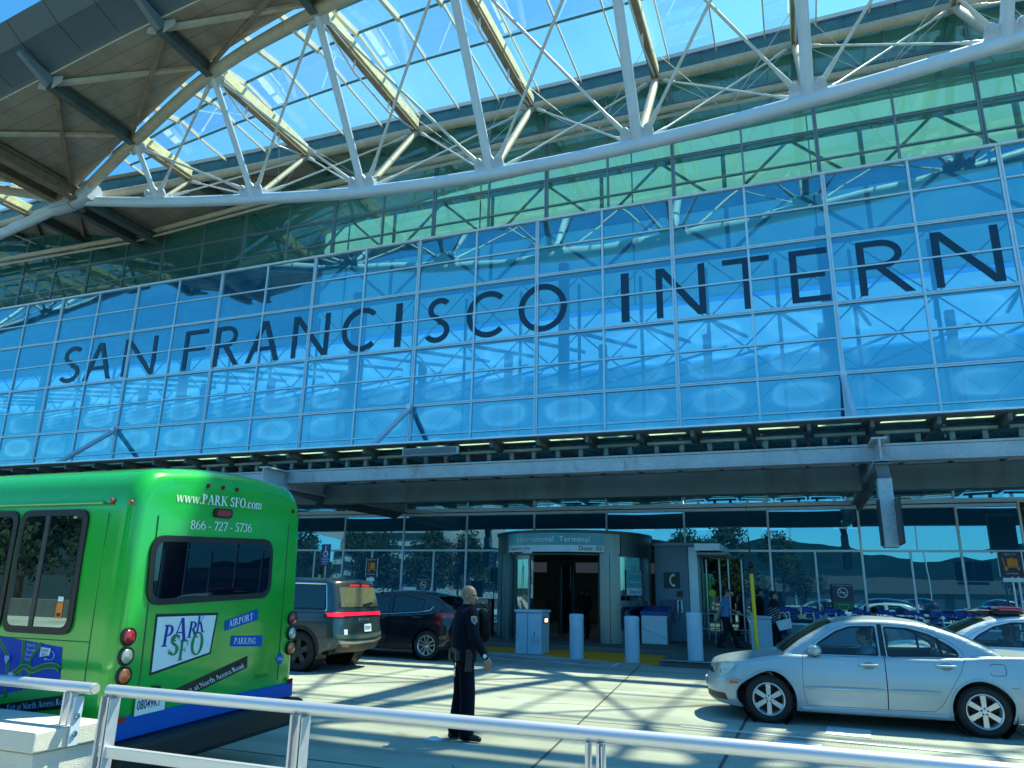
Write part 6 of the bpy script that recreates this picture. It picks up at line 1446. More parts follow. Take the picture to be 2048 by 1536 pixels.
rear_patch('logo_panel', [UR(5.255, 1.49), UR(5.972, 1.487), UR(5.927, 1.15), UR(5.255, 1.03)], PAPER, .006)
LOGOB = mat('logo_blue', (.008, .02, .30), .4, var=.04); LOGOG = mat('logo_green', (.004, .20, .06), .4, var=.04)
mb = MB()
for ch, y, z, h, sx, it, rot in (('P', 5.325, 1.235, .185, 1.0, .09, .03), ('A', 5.44, 1.275, .20, 1.05, .10, -.30), ('R', 5.615, 1.295, .145, 1.1, .13, 0), ('K', 5.715, 1.335, .165, .80, .10, -.04)):
    for k, p in enumerate(serif(ch)[0]):
        q = type(p)([(a * h * sx + it * b * h, b * h + (-.16 * (a - .0) * h if ch in 'AK' and False else 0)) for a, b in p])
        mb.flat(q, lambda a, b, y=y, z=z, k=k, rot=rot: (BX + .008 + .0003 * k, UR(y + a, z + b + rot * 0)[0], UR(y + a, z + b)[1]))
mb.build('logo_lettering', LOGOB, bus, clean=False)
mb = MB()
for ch, y, z, h, sx, it in (('S', 5.41, 1.155, .18, 1.15, .04), ('F', 5.53, 1.105, .17, .95, .05), ('O', 5.67, 1.14, .20, .95, .04)):
    for k, p in enumerate(serif(ch)[0]):
        q = type(p)([(a * h * sx + it * b * h, b * h) for a, b in p]); mb.flat(q, lambda a, b, y=y, z=z, k=k: (BX + .0115 + .0003 * k, UR(y + a, z + b)[0], UR(y + a, z + b)[1]))
mb.build('logo_lettering', LOGOG, bus, clean=False)
def slanted(name, corners, col, textm, body, size, a0, sx, base, italic=0.08, off=.005):
    """banner quad on the rear; text runs along its bottom edge."""
    c = [UR(*p) for p in corners]; rear_patch(name, c, col, off)
    p0 = Vector(c[3]); d = (Vector(c[2]) - p0); L_ = d.length; d.normalize(); up = (Vector(c[0]) - p0).normalized()
    mb = MB(); serif_text(mb, body, lambda a, b, k: (BX + off + .003 + .0002 * k, *(p0 + d * (a0 + a) + up * (base + b))), size, sx, italic=italic)
    mb.build(name + '_lettering', textm, bus, clean=False)
slanted('airport_banner', [(6.10, 1.428), (6.575, 1.538), (6.58, 1.425), (6.105, 1.335)], BLUEB, PAPER, 'AIRPORT', .066, .05, 1.0, .022, .0)
slanted('parking_banner', [(6.212, 1.284), (6.684, 1.266), (6.675, 1.157), (6.205, 1.185)], BLUEB, PAPER, 'PARKING', .060, .04, .98, .024, .10)
slanted('exit_banner', [(5.53, .858), (6.472, 1.078), (6.48, .965), (5.62, .76)], SIGNBLACK, PAPER, 'Exit at North Access Road', .056, .05, 1.06, .030, .0)
mb = MB(); serif_text(mb, 'www.PARK SFO.com', lambda a, b, k: (BX + .005 + .0002 * k, 5.32 + a, 2.488 + b), .094, 1.13); mb.build('web_lettering', PAPER, bus, clean=False)
mb = MB(); serif_text(mb, '866 - 727 - 5736', lambda a, b, k: (BX + .005 + .0002 * k, 5.525 + a, 2.245 + b), .085, 1.24); mb.build('phone_lettering', PAPER, bus, clean=False)
# blue skirt, bumper, plate
m = MB(); m.prism([(4.90, .70), (7.23, .66), (7.23, .52), (4.90, .52)], lambda a, b: (BX - .02, a, b), (.04, 0, 0)); m.build('blue_skirt', BLUEB, bus, bevel=.01)
m = MB(); m.box(-13.4, BX - .1, BY0 - .012, BY0 + .02, .50, .62); m.build('blue_sill', BLUEB, bus)
m = MB(); m.box(BX - .1, BX + .17, 4.86, 7.26, .26, .515); m.build('rear_bumper', BLACK, bus, bevel=.05)
for y in (4.93, 7.12): rear_patch('reflector', [(y, .66), (y + .09, .66), (y + .09, .705), (y, .705)], REDL, .021, .006)
rear_patch('number_plate', [(5.10, .69), (5.42, .69), (5.42, .845), (5.10, .845)], PAPER, .024, .006)
tb = text_mb('08049K1', .105, lambda a, b: (BX + .0315, 5.115 + a, .735 + b), sx=.66, bold=.002); tb.build('plate_lettering', NAVY, bus, clean=False)
m = MB(); m.box(BX, BX + .05, 5.27, 5.34, .865, .90); m.build('plate_lamp', BLACK, bus, bevel=.008)
m = MB(); m.prism([(6.92, .93), (6.99, 1.0), (7.06, .93), (6.99, .86)], lambda a, b: (BX + .004, a, b), (.003, 0, 0)); m.build('fuel_diamond', BLUEB, bus)
tb = text_mb('CNG', .045, lambda a, b: (BX + .009, 6.99 + a, .915 + b), align='CENTER'); tb.build('fuel_lettering', PAPER, bus, clean=False)
tb = text_mb('ElDorado', .055, lambda a, b: (BX + .005, 6.60 + a, .775 + b)); tb.build('maker_lettering', BUSD, bus, clean=False)
# left flank: windows, map, stripe
def flank(name, poly, mt, off=.003, th=0.0):
    lean = lambda z: .0 if z < 1.3 else (.012 * (z - 1.3) / .7 if z < 2 else .012 + .018 * (z - 2) / .38)
    mb = MB()
    if th: mb.prism(poly, lambda a, b: (a, BY0 + lean(b) - off, b), (0, -th, 0))
    else: mb.flat(poly, lambda a, b: (a, BY0 + lean(b) - off, b))
    return mb.build(name, mt, bus)
SASH = mat('window_sash', (.03, .035, .04), .4)
for k in range(6):
    x1 = -5.86 - 1.06 * k if k == 0 else -6.74 - 1.10 * (k - 1); x0 = -6.71 if k == 0 else x1 - 1.06
    flank('window_rubber', roundpoly([(x0, 1.335), (x1, 1.335), (x1 - .005, 2.40), (x0 - .005, 2.40)], .12, 6), BLACK, .002, .02)
    flank('side_window', roundpoly([(x0 + .06, 1.395), (x1 - .06, 1.395), (x1 - .065, 2.345), (x0 + .055, 2.345)], .08, 6), BGLASS, .0235)
    xm = lerp(x0, x1, .40); flank('window_bar', [(xm, 1.39), (xm + .05, 1.39), (xm + .048, 2.35), (xm - .002, 2.35)], SASH, .024, .008)
flank('window_sticker', [(-6.06, 1.47), (-5.985, 1.47), (-5.985, 1.60), (-6.06, 1.60)], ORNG, .0262); flank('sticker_strip', [(-6.055, 1.61), (-5.99, 1.61), (-5.99, 1.65), (-6.055, 1.65)], PAPER, .0262); flank('sticker_print', [(-6.045, 1.485), (-6.0, 1.485), (-6.0, 1.515), (-6.045, 1.515)], SIGNBLACK, .0272)
m = MB(); m.box(-6.28, -6.10, 4.99, 5.01, 1.40, 1.9); m.build('interior_rail', SASH, bus)
MAPB = mat('map_blue', (.001, .06, .46), .4, var=.05, spec=.2); MAPG = mat('map_green', (.01, .38, .10), .45, var=.05); MAPD = mat('map_road_dark', (.012, .10, .04), .45); MAPP = mat('map_pale', (.35, .52, .80), .5)
flank('route_map', [(-8.0, 1.40), (-5.945, 1.235), (-5.92, .955), (-7.2, .70), (-8.0, .72)], MAPB, .003)
def road(pts, w=.036, mt=MAPG, off=.004):
    mb = MB()
    cp = [(p.x, p.y) for p in catmull([(a, b, 0) for a, b in pts], 6)]
    for ww, mm, o_ in ((w, MAPG, off), (w * .6, MAPD, off + .0012)):
        mb = MB(); lft, rgt = [], []
        for i in range(len(cp)):
            a, c = Vector(cp[max(0, i - 1)]), Vector(cp[min(len(cp) - 1, i + 1)]); n_ = Vector((-(c - a).y, (c - a).x)).normalized() * ww / 2
            lft.append(Vector(cp[i]) + n_); rgt.append(Vector(cp[i]) - n_)
        v = [(p.x, BY0 - o_, p.y) for p in lft + rgt]; k = len(lft)
        mb.add(v, [(i, i + 1, k + i + 1, k + i) for i in range(k - 1)]); mb.build('map_road', mm, bus)
road([(-6.80, 1.33), (-6.72, 1.25), (-6.60, 1.14), (-6.575, 1.05), (-6.58, .90), (-6.54, .80)], off=.0040)
road([(-6.42, 1.275), (-6.40, 1.15), (-6.41, 1.05), (-6.39, .95), (-6.39, .86)], off=.0064)
road([(-6.20, 1.255), (-6.29, 1.15), (-6.305, 1.05), (-6.28, .95), (-6.28, .88)], off=.0088)
road([(-6.56, .955), (-6.46, 1.01), (-6.36, 1.06), (-6.25, 1.035), (-6.12, 1.075), (-6.0, 1.085), (-5.935, 1.062)], .05, off=.0112)
flank('map_logo', [(-6.185, 1.228), (-6.065, 1.222), (-6.075, 1.165), (-6.19, 1.147)], PAPER, .014)
tb = MB(); text_mb('PARK', .040, lambda a, b: (-6.18 + a, BY0 - .0155, 1.19 + b), mb=tb); text_mb('SFO', .040, lambda a, b: (-6.17 + a, BY0 - .0155, 1.157 + b), mb=tb); tb.build('map_logo_lettering', LOGOB, bus, clean=False)
tb = MB()
for q, wd in enumerate(('North', 'Access', 'Road', 'Exit')): text_mb(wd, .042, lambda a, b: (-6.365 + a, BY0 - .0142, 1.225 - .038 * q + b), mb=tb)
tb.build('map_lettering', MAPP, bus, clean=False)
m = MB()
for (x, z) in ((-6.585, 1.11), (-6.505, .975)): m.prism([(-.03, .03), (.03, .03), (.032, -.0), (0, -.045), (-.032, 0)], lambda a, b: (x + a, BY0 - .0142, z + b), (0, -.001, 0))
m.tube([(-6.06 + .045 * sin(radians(a)), BY0 - .015, 1.165 + .035 * cos(radians(a))) for a in range(0, 190, 20)], .003, 4); m.tube([(-6.06, BY0 - .015, 1.13), (-6.11, BY0 - .015, 1.135)], .003, 4); m.prism([(-6.13, 1.135), (-6.105, 1.147), (-6.105, 1.123)], lambda a, b: (a, BY0 - .0150, b), (0, -.001, 0)); m.build('map_shields', MAPP, bus)
flank('flank_banner', [(-6.62, .735), (-5.72, .885), (-5.70, .775), (-6.58, .655)], SIGNBLACK, .0045)
mb = MB(); dv = Vector((.985, .148)).normalized()
serif_text(mb, 'Exit at North Access Road', lambda a, b, k: (-6.50 + a * dv.x - b * .1, BY0 - .0065 - .0002 * k, .69 + a * dv.y + b), .05, 1.12); mb.build('flank_lettering', MAPP, bus, clean=False)
for x in (-7.6, -12.4):
    for y, o_ in ((BY0 + .16, -1), (BY1 - .16, 1)):
        t_ = MB().rev([(.22, -.12), (.40, -.12), (.42, -.08), (.42, .08), (.40, .12), (.22, .12)], (x, y, .42), (0, 1, 0), 32).build('wheel', RUBBER, bus, smooth=40); m = MB(); m.rev([(0, .06 * o_), (.2, .09 * o_), (.22, .1 * o_)], (x, y, .42), (0, 1, 0), 24); m.build('rim', CHROME, t_, smooth=30)
m = MB(); m.box(-13.4, BX - .2, BY0 + .3, BY1 - .3, .25, .58); m.build('underbody', BLACK, bus)
# ================================================================== people
SKIN = mat('skin_tan', (.36, .20, .135), .5, var=.08, scale=12); SKIN2 = mat('skin_light', (.42, .27, .20), .5, var=.08, scale=12)
EYEM = mat('eye_dark', (.01, .01, .01), .2, var=0); HAIRB = mat('hair_black', (.008, .007, .007), .5, var=.2, scale=40)
def limb(mb, pts, n=12):
    """tapered chain with rounded joints: pts = [(x, y, z, r), ...]"""
    for (a, b) in zip(pts, pts[1:]):
        mb.tube([a[:3], b[:3]], [a[3], b[3]], n)
    for p in pts: mb.sph(p[:3], p[3], nu=n, nv=8)
def loft(mb, secs, n=20):
    """secs: (x, y, z, depth, width) ellipses, bottom to top"""
    v = []; f = []
    for (x, y, z, d, w) in secs:
        for k in range(n):
            a = 2 * pi * k / n; ca, sa = cos(a), sin(a)
            e = .85; v.append((x + d * math.copysign(abs(ca) ** e, ca), y + w * math.copysign(abs(sa) ** e, sa), z))
    for i in range(len(secs) - 1):
        for k in range(n): f.append((i * n + k, i * n + (k + 1) % n, (i + 1) * n + (k + 1) % n, (i + 1) * n + k))
    f.append(tuple(range(n - 1, -1, -1))); f.append(tuple(range((len(secs) - 1) * n, len(secs) * n))); mb.add(v, f)
def hand(mb, w, d, side, curl=.5, s=1.0, palm=None):
    """wrist w, direction d, palm normal facing the thigh; five unequal bent fingers."""
    w = Vector(w); d = Vector(d).normalized(); nrm = Vector(palm) if palm else Vector((0, -side, 0)); nrm = (nrm - d * nrm.dot(d)).normalized(); ac = d.cross(nrm).normalized()   # across the palm, thumb side forward
    if ac.x < 0: ac = -ac
    P_ = lambda a, b, c: tuple(w + d * a * s + ac * b * s + nrm * c * s)
    for q in (-.028, -.009, .010, .028): mb.tube([P_(.0, q * .6, 0), P_(.05, q, .0), P_(.09, q * 1.1, .004)], [.019 * s, .018 * s, .0115 * s], 8); mb.sph(P_(.09, q * 1.1, .004), .0115 * s, nu=8, nv=6)
    for q, L_ in ((-.031, .055), (-.0105, .072), (.0105, .078), (.030, .070)):
        a = P_(.09, q * 1.1, .004); b = P_(.09 + L_ * .45, q * 1.15, .008 + curl * .012); c = P_(.09 + L_ * .8, q * 1.15, .012 + curl * .035); e = P_(.09 + L_ * .98, q * 1.12, .014 + curl * .052)
        mb.tube([a, b, c, e], [.0098 * s, .0092 * s, .0085 * s, .0065 * s], 8); mb.sph(e, .0068 * s, nu=8, nv=6)
    a, b, c = P_(.02, .026, .002), P_(.055, .052, .012), P_(.088, .058, .024)
    mb.tube([a, b, c], [.014 * s, .0115 * s, .0085 * s], 8); mb.sph(c, .0085 * s, nu=8, nv=6)
def head(mb, c, yaw_, nod, s=1.0):
    """skull, jaw, nose, brow, ears as one fused form; returns the frame."""
    M = Matrix.Translation(Vector(c)) @ Matrix.Rotation(yaw_, 4, 'Z') @ Matrix.Rotation(nod, 4, 'Y') @ Matrix.Scale(s, 4)
    h = MB()
    h.sph((-.008, 0, .03), .098, .078, .092, 20, 14); h.sph((.022, 0, -.035), .070, .060, .085, 18, 12); h.sph((.052, 0, -.088), .030, .034, .026, 12, 8)
    h.sph((.075, 0, .022), .020, .050, .014, 12, 8)                                             # brow
    h.tube([(.083, 0, .012), (.100, 0, -.018), (.112, 0, -.036)], [.010, .013, .016], 8); h.sph((.110, 0, -.038), .015, .019, .012, 10, 6)   # nose
    for y in (-.036, .036): h.sph((.062, y, -.022), .026, .020, .018, 10, 6)                    # cheeks
    h.sph((.084, 0, -.064), .012, .024, .006, 10, 6); h.sph((.082, 0, -.075), .011, .020, .006, 10, 6)   # lips
    for y in (-.078, .078): h.sph((-.006, y, -.012), .020, .009, .033, 10, 8); h.sph((-.002, y, -.036), .009, .008, .010, 8, 6)
    h.xf(M); mb.add(h.v, h.f); return M
def fuse(o, vox, it=4):
    r = o.modifiers.new('fuse', 'REMESH'); r.mode = 'VOXEL'; r.voxel_size = vox; r.use_smooth_shade = True
    if it: k = o.modifiers.new('smooth', 'SMOOTH'); k.iterations = it; k.factor = .5
    return o
def person(label, loc, rz, J, H=1.0, skin=SKIN, top=None, trousers=None, shoes=None, hair=None, sleeve='long', head_yaw=0, nod=0, seated=False, vox=.008, group=None, jacket_flare=0.0, waist=1.0, cat='person', extra=None):
    t = thing('person', label, cat, loc, rz, group=group)
    sc = lambda p: tuple(c * H for c in p)
    hipz = J.get('hipz', .93); lean = J.get('lean', 0.0); dz = hipz - .93
    bk = J.get('bulk', 1.0)
    tors = [(0, 0, hipz - .08, .105, .165), (0, 0, hipz, .115, .172), (lean * .2, 0, hipz + .10, .108 * waist, .155 * waist), (lean * .5, 0, hipz + .25, .118 * waist, .168), (lean * .8, 0, hipz + .38, .122, .190), (lean, 0, hipz + .50, .100, .185), (lean, 0, hipz + .555, .070, .12)]
    b = MB(); loft(b, [(x, y, z, d * .92, w * .92) for x, y, z, d, w in tors])
    nk = (lean, 0, hipz + .53); hd = (lean + J.get('headfwd', .02), 0, hipz + J.get('headz', .70))
    limb(b, [(*nk, .062), (hd[0] - .012, 0, hd[2] - .07, .056)])
    M = head(b, hd, head_yaw, nod)
    arms = {}
    for sd, s in (('L', 1), ('R', -1)):
        sh = (lean, .185 * s, hipz + .495); el, wr_ = J['elbow' + sd], J['wrist' + sd]; arms[sd] = (sh, el, wr_)
        limb(b, [(*sh, .050), (*el, .040)]); limb(b, [(*el, .040), (*wr_, .027)])
        d = Vector(wr_) - Vector(el); hand(b, wr_, J.get('hand' + sd, d), s, J.get('curl' + sd, .6))
        hip = (0, .09 * s, hipz - .02); kn, an = J['knee' + sd], J['ankle' + sd]
        limb(b, [(*hip, .078), (*kn, .052)]); limb(b, [(*kn, .052), (*an, .040)])
    b.xf(Matrix.Scale(H, 4)); o = fuse(b.build('body', skin, t, smooth=True, local=True, clean=False), vox * .8, 3)
    Ms = Matrix.Scale(H, 4)
    # clothes
    c = MB(); fl = jacket_flare
    loft(c, [(x, y, z, d * 1.06 * bk + .008 + fl * max(0, 1 - (z - hipz + .08) / .25), w * 1.06 * (1 + (bk - 1) * .6) + .008 + fl * max(0, 1 - (z - hipz + .08) / .25)) for x, y, z, d, w in tors[0 if J.get('untucked', True) else 1:-1]] + [(lean, 0, hipz + .545, .088, .13), (lean + .005, 0, hipz + .575, .076, .080), (lean + .008, 0, hipz + .60, .070, .070)])
    for sd in 'LR':
        sh, el, wr_ = arms[sd]
        k = .82
        if sleeve == 'long': limb(c, [(*sh, .070 * bk), (*el, .058 * bk)]); limb(c, [(*el, .058 * bk), (*tuple(lerp(el[i], wr_[i], .95) for i in range(3)), .044)])
        else: limb(c, [(*sh, .066), (*tuple(lerp(sh[i], el[i], .85) for i in range(3)), .060)])
    c.xf(Ms); fuse(c.build('jacket' if sleeve == 'long' else 'shirt', top, t, smooth=True, local=True, clean=False), vox, 5)
    c = MB(); loft(c, [(0, 0, hipz - .10, .118, .172), (0, 0, hipz - .02, .122, .180), (lean * .1, 0, hipz + .075, .116 * max(1, waist), .166 * max(1, waist))])
    for sd, s in (('L', 1), ('R', -1)):
        hip = (0, .088 * s, hipz - .04); kn, an = J['knee' + sd], J['ankle' + sd]; lo_ = tuple(lerp(kn[i], an[i], .96) for i in range(3))
        tw = J.get('leg', 1.0); limb(c, [(*hip, .097), (*kn, .078 * tw)]); limb(c, [(*kn, .078 * tw), (*lo_, .074 * tw)])
    c.xf(Ms); fuse(c.build('trousers', trousers, t, smooth=True, local=True, clean=False), vox, 5)
    for sd, s in (('L', 1), ('R', -1)):
        an = Vector(J['ankle' + sd]); dr_ = Vector(J.get('toe' + sd, (1, .15 * s, 0))).normalized(); z0 = an.z - .075
        c = MB(); limb(c, [(*(an - dr_ * .05 + Vector((0, 0, -.035))), .042), (*(an + dr_ * .06 + Vector((0, 0, -.035))), .044), (*(an + dr_ * .165 + Vector((0, 0, -.047))), .034)], 10)
        c.v = [(x, y, max(z, z0)) for x, y, z in c.v]; c.xf(Ms); fuse(c.build('shoe', shoes, t, smooth=True, local=True, clean=False), vox, 2)
    e = MB()
    for y in (-.03, .03): e.sph((.080, y, .004), .010, .012, .007, 10, 6)
    for y in (-.03, .03): e.bar((.090, y - .016, .018), (.090, y + .016, .019), .006, .006)
    e.xf(Ms @ M); e.build('eyes', EYEM, t, smooth=True, local=True)
    if hair:
        h = MB(); cut, back, full = hair[1]
        hh = MB(); hh.sph((-.012, 0, .034), .106, .086, .099, 20, 14)
        keep = [(x, y, z) for x, y, z in hh.v]
        hh.v = [(x if not (x > .055 and z < .05) else .055, y, max(z, -.06 if x < .0 else cut)) for x, y, z in keep]
        h.add(hh.v, hh.f)
        if full: h.sph((-.10, 0, .02), .045, .05, .055); h.sph((-.06, 0, -.05), .05, .07, .06)
        h.xf(Ms @ M); fuse(h.build('hair', hair[0], t, smooth=True, local=True, clean=False), .007, 3)
    return t, M, Ms, arms
# policeman: standing with his back to us, head turned right
UNI = mat('uniform_navy', (.004, .007, .018), .75, spec=.15, var=.25, scale=9, bump=.5, bscale=7); UNIT = mat('uniform_trousers', (.003, .005, .013), .8, spec=.15, var=.25, scale=9, bump=.5, bscale=6); BOOT = mat('boot_black', (.006, .006, .007), .3, var=.1)
J = dict(hipz=.955, lean=.02, leg=1.22, bulk=1.16, elbowL=(-.06, .30, 1.20), wristL=(.02, .30, .94), elbowR=(.02, -.32, 1.19), wristR=(.16, -.36, .955), handR=(.25, -.05, -1), handL=(.1, 0, -1), curlR=.4, curlL=.9,
         kneeL=(.01, .095, .52), ankleL=(-.05, .10, .085), kneeR=(.03, -.10, .52), ankleR=(.03, -.105, .085), toeL=(1, .2, 0), toeR=(.72, -.7, 0))
cop, M, Ms, arms = person('bald policeman in dark navy uniform standing in the road with a wrist watch', (-4.05, 8.92, 0), radians(42), J, H=1.02, top=UNI, trousers=UNIT, shoes=BOOT, head_yaw=radians(-38), nod=.05, vox=.007, waist=1.14)
k = 1.02
m = MB(); loft(m, [(.0, 0, z * k, d * k, w * k) for z, d, w in ((.985, .150, .200), (.99, .156, .206), (1.04, .156, .206), (1.045, .150, .200))]); m.build('belt', BLACK, cop, smooth=40, local=True)
m = MB()
for (x, y) in ((-.135, .06), (-.11, -.12), (-.02, -.205), (-.05, .2)): m.box((x - .035) * k, (x + .035) * k, (y - .04) * k, (y + .04) * k, .90 * k, 1.03 * k)
m.build('belt_pouches', BLACK, cop, bevel=.012, local=True); m = MB(); m.box(-.05, .03, -.255, -.205, .80, 1.02); m.build('holster', BLACK, cop, bevel=.012, local=True)
m = MB(); m.tube([(-.15, -.13, .90), (-.15, -.13, .86)], .008, 6); m.rev([(.014, 0), (.02, .003), (.014, .006), (.009, .003), (.014, 0)], (-.155, -.13, .845), (1, 0, 0), 12); m.box(-.158, -.150, -.136, -.124, .74, .83); m.build('keys', CHROME, cop, local=True)
m = MB(); w_ = Vector(arms['R'][2]) * k; e_ = Vector(arms['R'][1]) * k; d_ = (e_ - w_).normalized(); m.tube([w_ + d_ * .0, w_ + d_ * .045], .044, 14); m.build('watch_strap', BLACK, cop, smooth=40, local=True)
m = MB(); nn = Vector((-.35, -.93, 0)).normalized(); c_ = w_ + d_ * .022; m.cyl(c_ + nn * .036, c_ + nn * .052, .024, 16); m.build('watch_face', PAPER, cop, local=True)
sh_, el_, _ = arms['R']; c_ = lerp(Vector(sh_), Vector(el_), .32) * k; nn = Vector((-.05, -.99, .12)).normalized(); up_ = (Vector(sh_) - Vector(el_)).normalized(); ri = up_.cross(nn).normalized()
PATCHY = mat('patch_gold', (.55, .38, .06), .5, var=.1)
for nm, sc_, of_, mt in (('shoulder_patch', 1.0, .083, PATCHY), ('patch_centre', .72, .0855, mat('patch_blue', (.05, .12, .35), .5, var=.5, scale=60))):
    m = MB(); m.prism([(-.038 * sc_, .045 * sc_), (0, .055 * sc_), (.038 * sc_, .045 * sc_), (.036 * sc_, -.02 * sc_), (0, -.058 * sc_), (-.036 * sc_, -.02 * sc_)], lambda a, b: c_ + ri * a + up_ * b + nn * of_, nn * .004); m.build(nm, mt, cop, local=True)
# bag held against his chest
R_ = Matrix.Rotation(radians(62), 4, 'Z')
bp = thing('backpack', 'black backpack held against the front of the policeman', 'backpack', (-4.05, 8.92, 1.1), radians(42))
m = MB(); m.sph((.20, -.08, .24), .095, .12, .20, 18, 14); m.sph((.25, -.08, .13), .07, .10, .11, 14, 10); m.box(.24, .31, -.14, -.02, .26, .34); fuse(m.build('pack_body', mat('pack_black', (.005, .006, .009), .75, spec=.12, var=.3, scale=14, bump=.4, bscale=18), bp, smooth=True, local=True, clean=False), .012, 3)
m = MB(); m.tube(catmull([(.24, -.22, .42), (.14, -.22, .50), (.06, -.2, .44)]), .016, 8); m.tube(catmull([(.30, -.13, .45), (.28, -.13, .49), (.25, -.13, .45)]), .010, 6); m.build('pack_strap', BLACK, bp, smooth=True, local=True)

# man in blue shirt walking right
SHIRT = mat('shirt_blue', (.10, .21, .42), .8, var=.15, scale=10, bump=.4, bscale=10); DTR = mat('trousers_dark', (.012, .014, .02), .8, spec=.15, var=.25, scale=10, bump=.3, bscale=8)
J = dict(hipz=.925, lean=.05, headfwd=.06, elbowL=(.12, .24, 1.16), wristL=(.36, .16, 1.06), elbowR=(-.14, -.25, 1.16), wristR=(-.24, -.26, .93), kneeL=(.20, .09, .50), ankleL=(.33, .09, .09), kneeR=(.02, -.09, .50), ankleR=(-.20, -.09, .10), untucked=False)
person('grey-haired man in a light blue short-sleeved shirt walking right along the pavement', (-2.35, 24.3, .15), radians(6), J, skin=SKIN2, top=SHIRT, trousers=DTR, shoes=BOOT, hair=(mat('hair_grey', (.05, .05, .055), .7, var=.3, scale=40), (.02, 0, False)), sleeve='short', head_yaw=radians(-8), nod=.28, H=1.0, waist=1.08)
# man in black behind the pole
BLKJ = mat('jacket_black', (.008, .008, .011), .75, spec=.15, var=.25, scale=9, bump=.4, bscale=8)
J = dict(hipz=.93, lean=.02, elbowL=(-.02, .27, 1.18), wristL=(.10, .24, .96), elbowR=(-.06, -.28, 1.18), wristR=(.02, -.26, .93), kneeL=(.08, .09, .50), ankleL=(.12, .09, .085), kneeR=(-.02, -.09, .50), ankleR=(-.12, -.09, .085))
mb_, M2, Ms2, _ = person('dark-haired man in a black jacket with a red pack behind the yellow pole', (-1.40, 25.6, .15), radians(8), J, skin=SKIN, top=BLKJ, trousers=DTR, shoes=BOOT, hair=(HAIRB, (.03, 0, False)), H=1.01)
rb = thing('red_backpack', 'red backpack worn by the man in black', 'backpack', (-1.40, 25.6, 1.2), radians(8))
m = MB(); m.sph((-.19, -.03, .14), .09, .15, .20, 14, 10); fuse(m.build('pack_body', mat('pack_red', (.45, .01, .03), .6, var=.15), rb, smooth=True, local=True, clean=False), .012, 2)
m = MB(); m.tube(catmull([(-.14, -.12, .32), (-.0, -.13, .40), (.1, -.12, .28), (-.1, -.14, .06)]), .014, 6); m.build('pack_strap', BLACK, rb, local=True)
# woman in striped shawl
def stripe_mat():
    m = mat('striped_shawl', (.010, .010, .016), .85, var=0); nt = m.node_tree; N = nt.nodes; L = nt.links; p = N['Principled BSDF']
    tc = N.new('ShaderNodeTexCoord'); mp = N.new('ShaderNodeMapping'); mp.inputs['Rotation'].default_value = (0, radians(28), 0); L.new(tc.outputs['Object'], mp.inputs[0]); sx = N.new('ShaderNodeSeparateXYZ'); L.new(mp.outputs[0], sx.inputs[0])
    a = N.new('ShaderNodeMath'); a.operation = 'MULTIPLY'; a.inputs[1].default_value = 14.5; L.new(sx.outputs['Z'], a.inputs[0]); f = N.new('ShaderNodeMath'); f.operation = 'FRACT'; L.new(a.outputs[0], f.inputs[0])
    l = N.new('ShaderNodeMath'); l.operation = 'LESS_THAN'; l.inputs[1].default_value = .26; L.new(f.outputs[0], l.inputs[0])
    sz = N.new('ShaderNodeSeparateXYZ'); L.new(tc.outputs['Object'], sz.inputs[0]); g = N.new('ShaderNodeMath'); g.operation = 'LESS_THAN'; g.inputs[1].default_value = 1.22; L.new(sz.outputs['Z'], g.inputs[0]); q = N.new('ShaderNodeMath'); q.operation = 'MULTIPLY'; L.new(l.outputs[0], q.inputs[0]); L.new(g.outputs[0], q.inputs[1])
    mx = N.new('ShaderNodeMix'); mx.data_type = 'RGBA'; L.new(q.outputs[0], mx.inputs[0]); mx.inputs[6].default_value = (.010, .010, .016, 1); mx.inputs[7].default_value = (.42, .46, .52, 1); L.new(mx.outputs[2], p.inputs['Base Color']); return m
SHAWL = stripe_mat()
J = dict(hipz=.90, lean=.0, elbowL=(.06, .24, 1.12), wristL=(.20, .16, 1.08), elbowR=(.02, -.27, 1.10), wristR=(.24, -.22, 1.02), kneeL=(.10, .085, .48), ankleL=(.13, .085, .085), kneeR=(.0, -.085, .48), ankleR=(-.06, -.085, .085), curlR=1.0)
wm, M3, Ms3, wa = person('dark-haired woman in a navy striped shawl carrying a white handbag', (-.93, 24.9, .15), radians(4), J, skin=SKIN2, top=SHAWL, trousers=DTR, shoes=BOOT, hair=(HAIRB, (.03, 0, True)), head_yaw=radians(-6), H=.985, jacket_flare=.05)
m = MB(); loft(m, [(-.06, -.02, .74, .10, .17), (-.04, 0, .80, .165, .24), (-.01, 0, .98, .185, .285), (0, 0, 1.18, .175, .275), (0, 0, 1.36, .13, .235), (0, 0, 1.44, .085, .13), (0, 0, 1.47, .07, .08)]); fuse(m.build('shawl', SHAWL, wm, smooth=True, local=True, clean=False), .012, 4)
hb = thing('handbag', 'white tote handbag hanging from the arm of the woman in the striped shawl', 'handbag', (-.66, 24.68, .9), radians(12))
m = MB(); m.prism([(-.20, -.16), (.18, -.16), (.23, .13), (-.23, .13)], lambda a, b: (a, -.06 - .0 * b, b), (0, .13, 0)); m.xf(Matrix.Rotation(radians(-14), 4, 'Y')); m.build('bag_body', mat('bag_white', (.62, .68, .74), .45, var=.05), hb, bevel=.02, local=True)
for y in (-.05, .06): m = MB(); m.tube(catmull([(-.14, y, .15), (-.11, y, .28), (-.03, y * .6, .34), (.05, y, .26), (.09, y, .09)], 5), .010, 6); m.build('bag_handle', PAPER, hb, smooth=True, local=True)
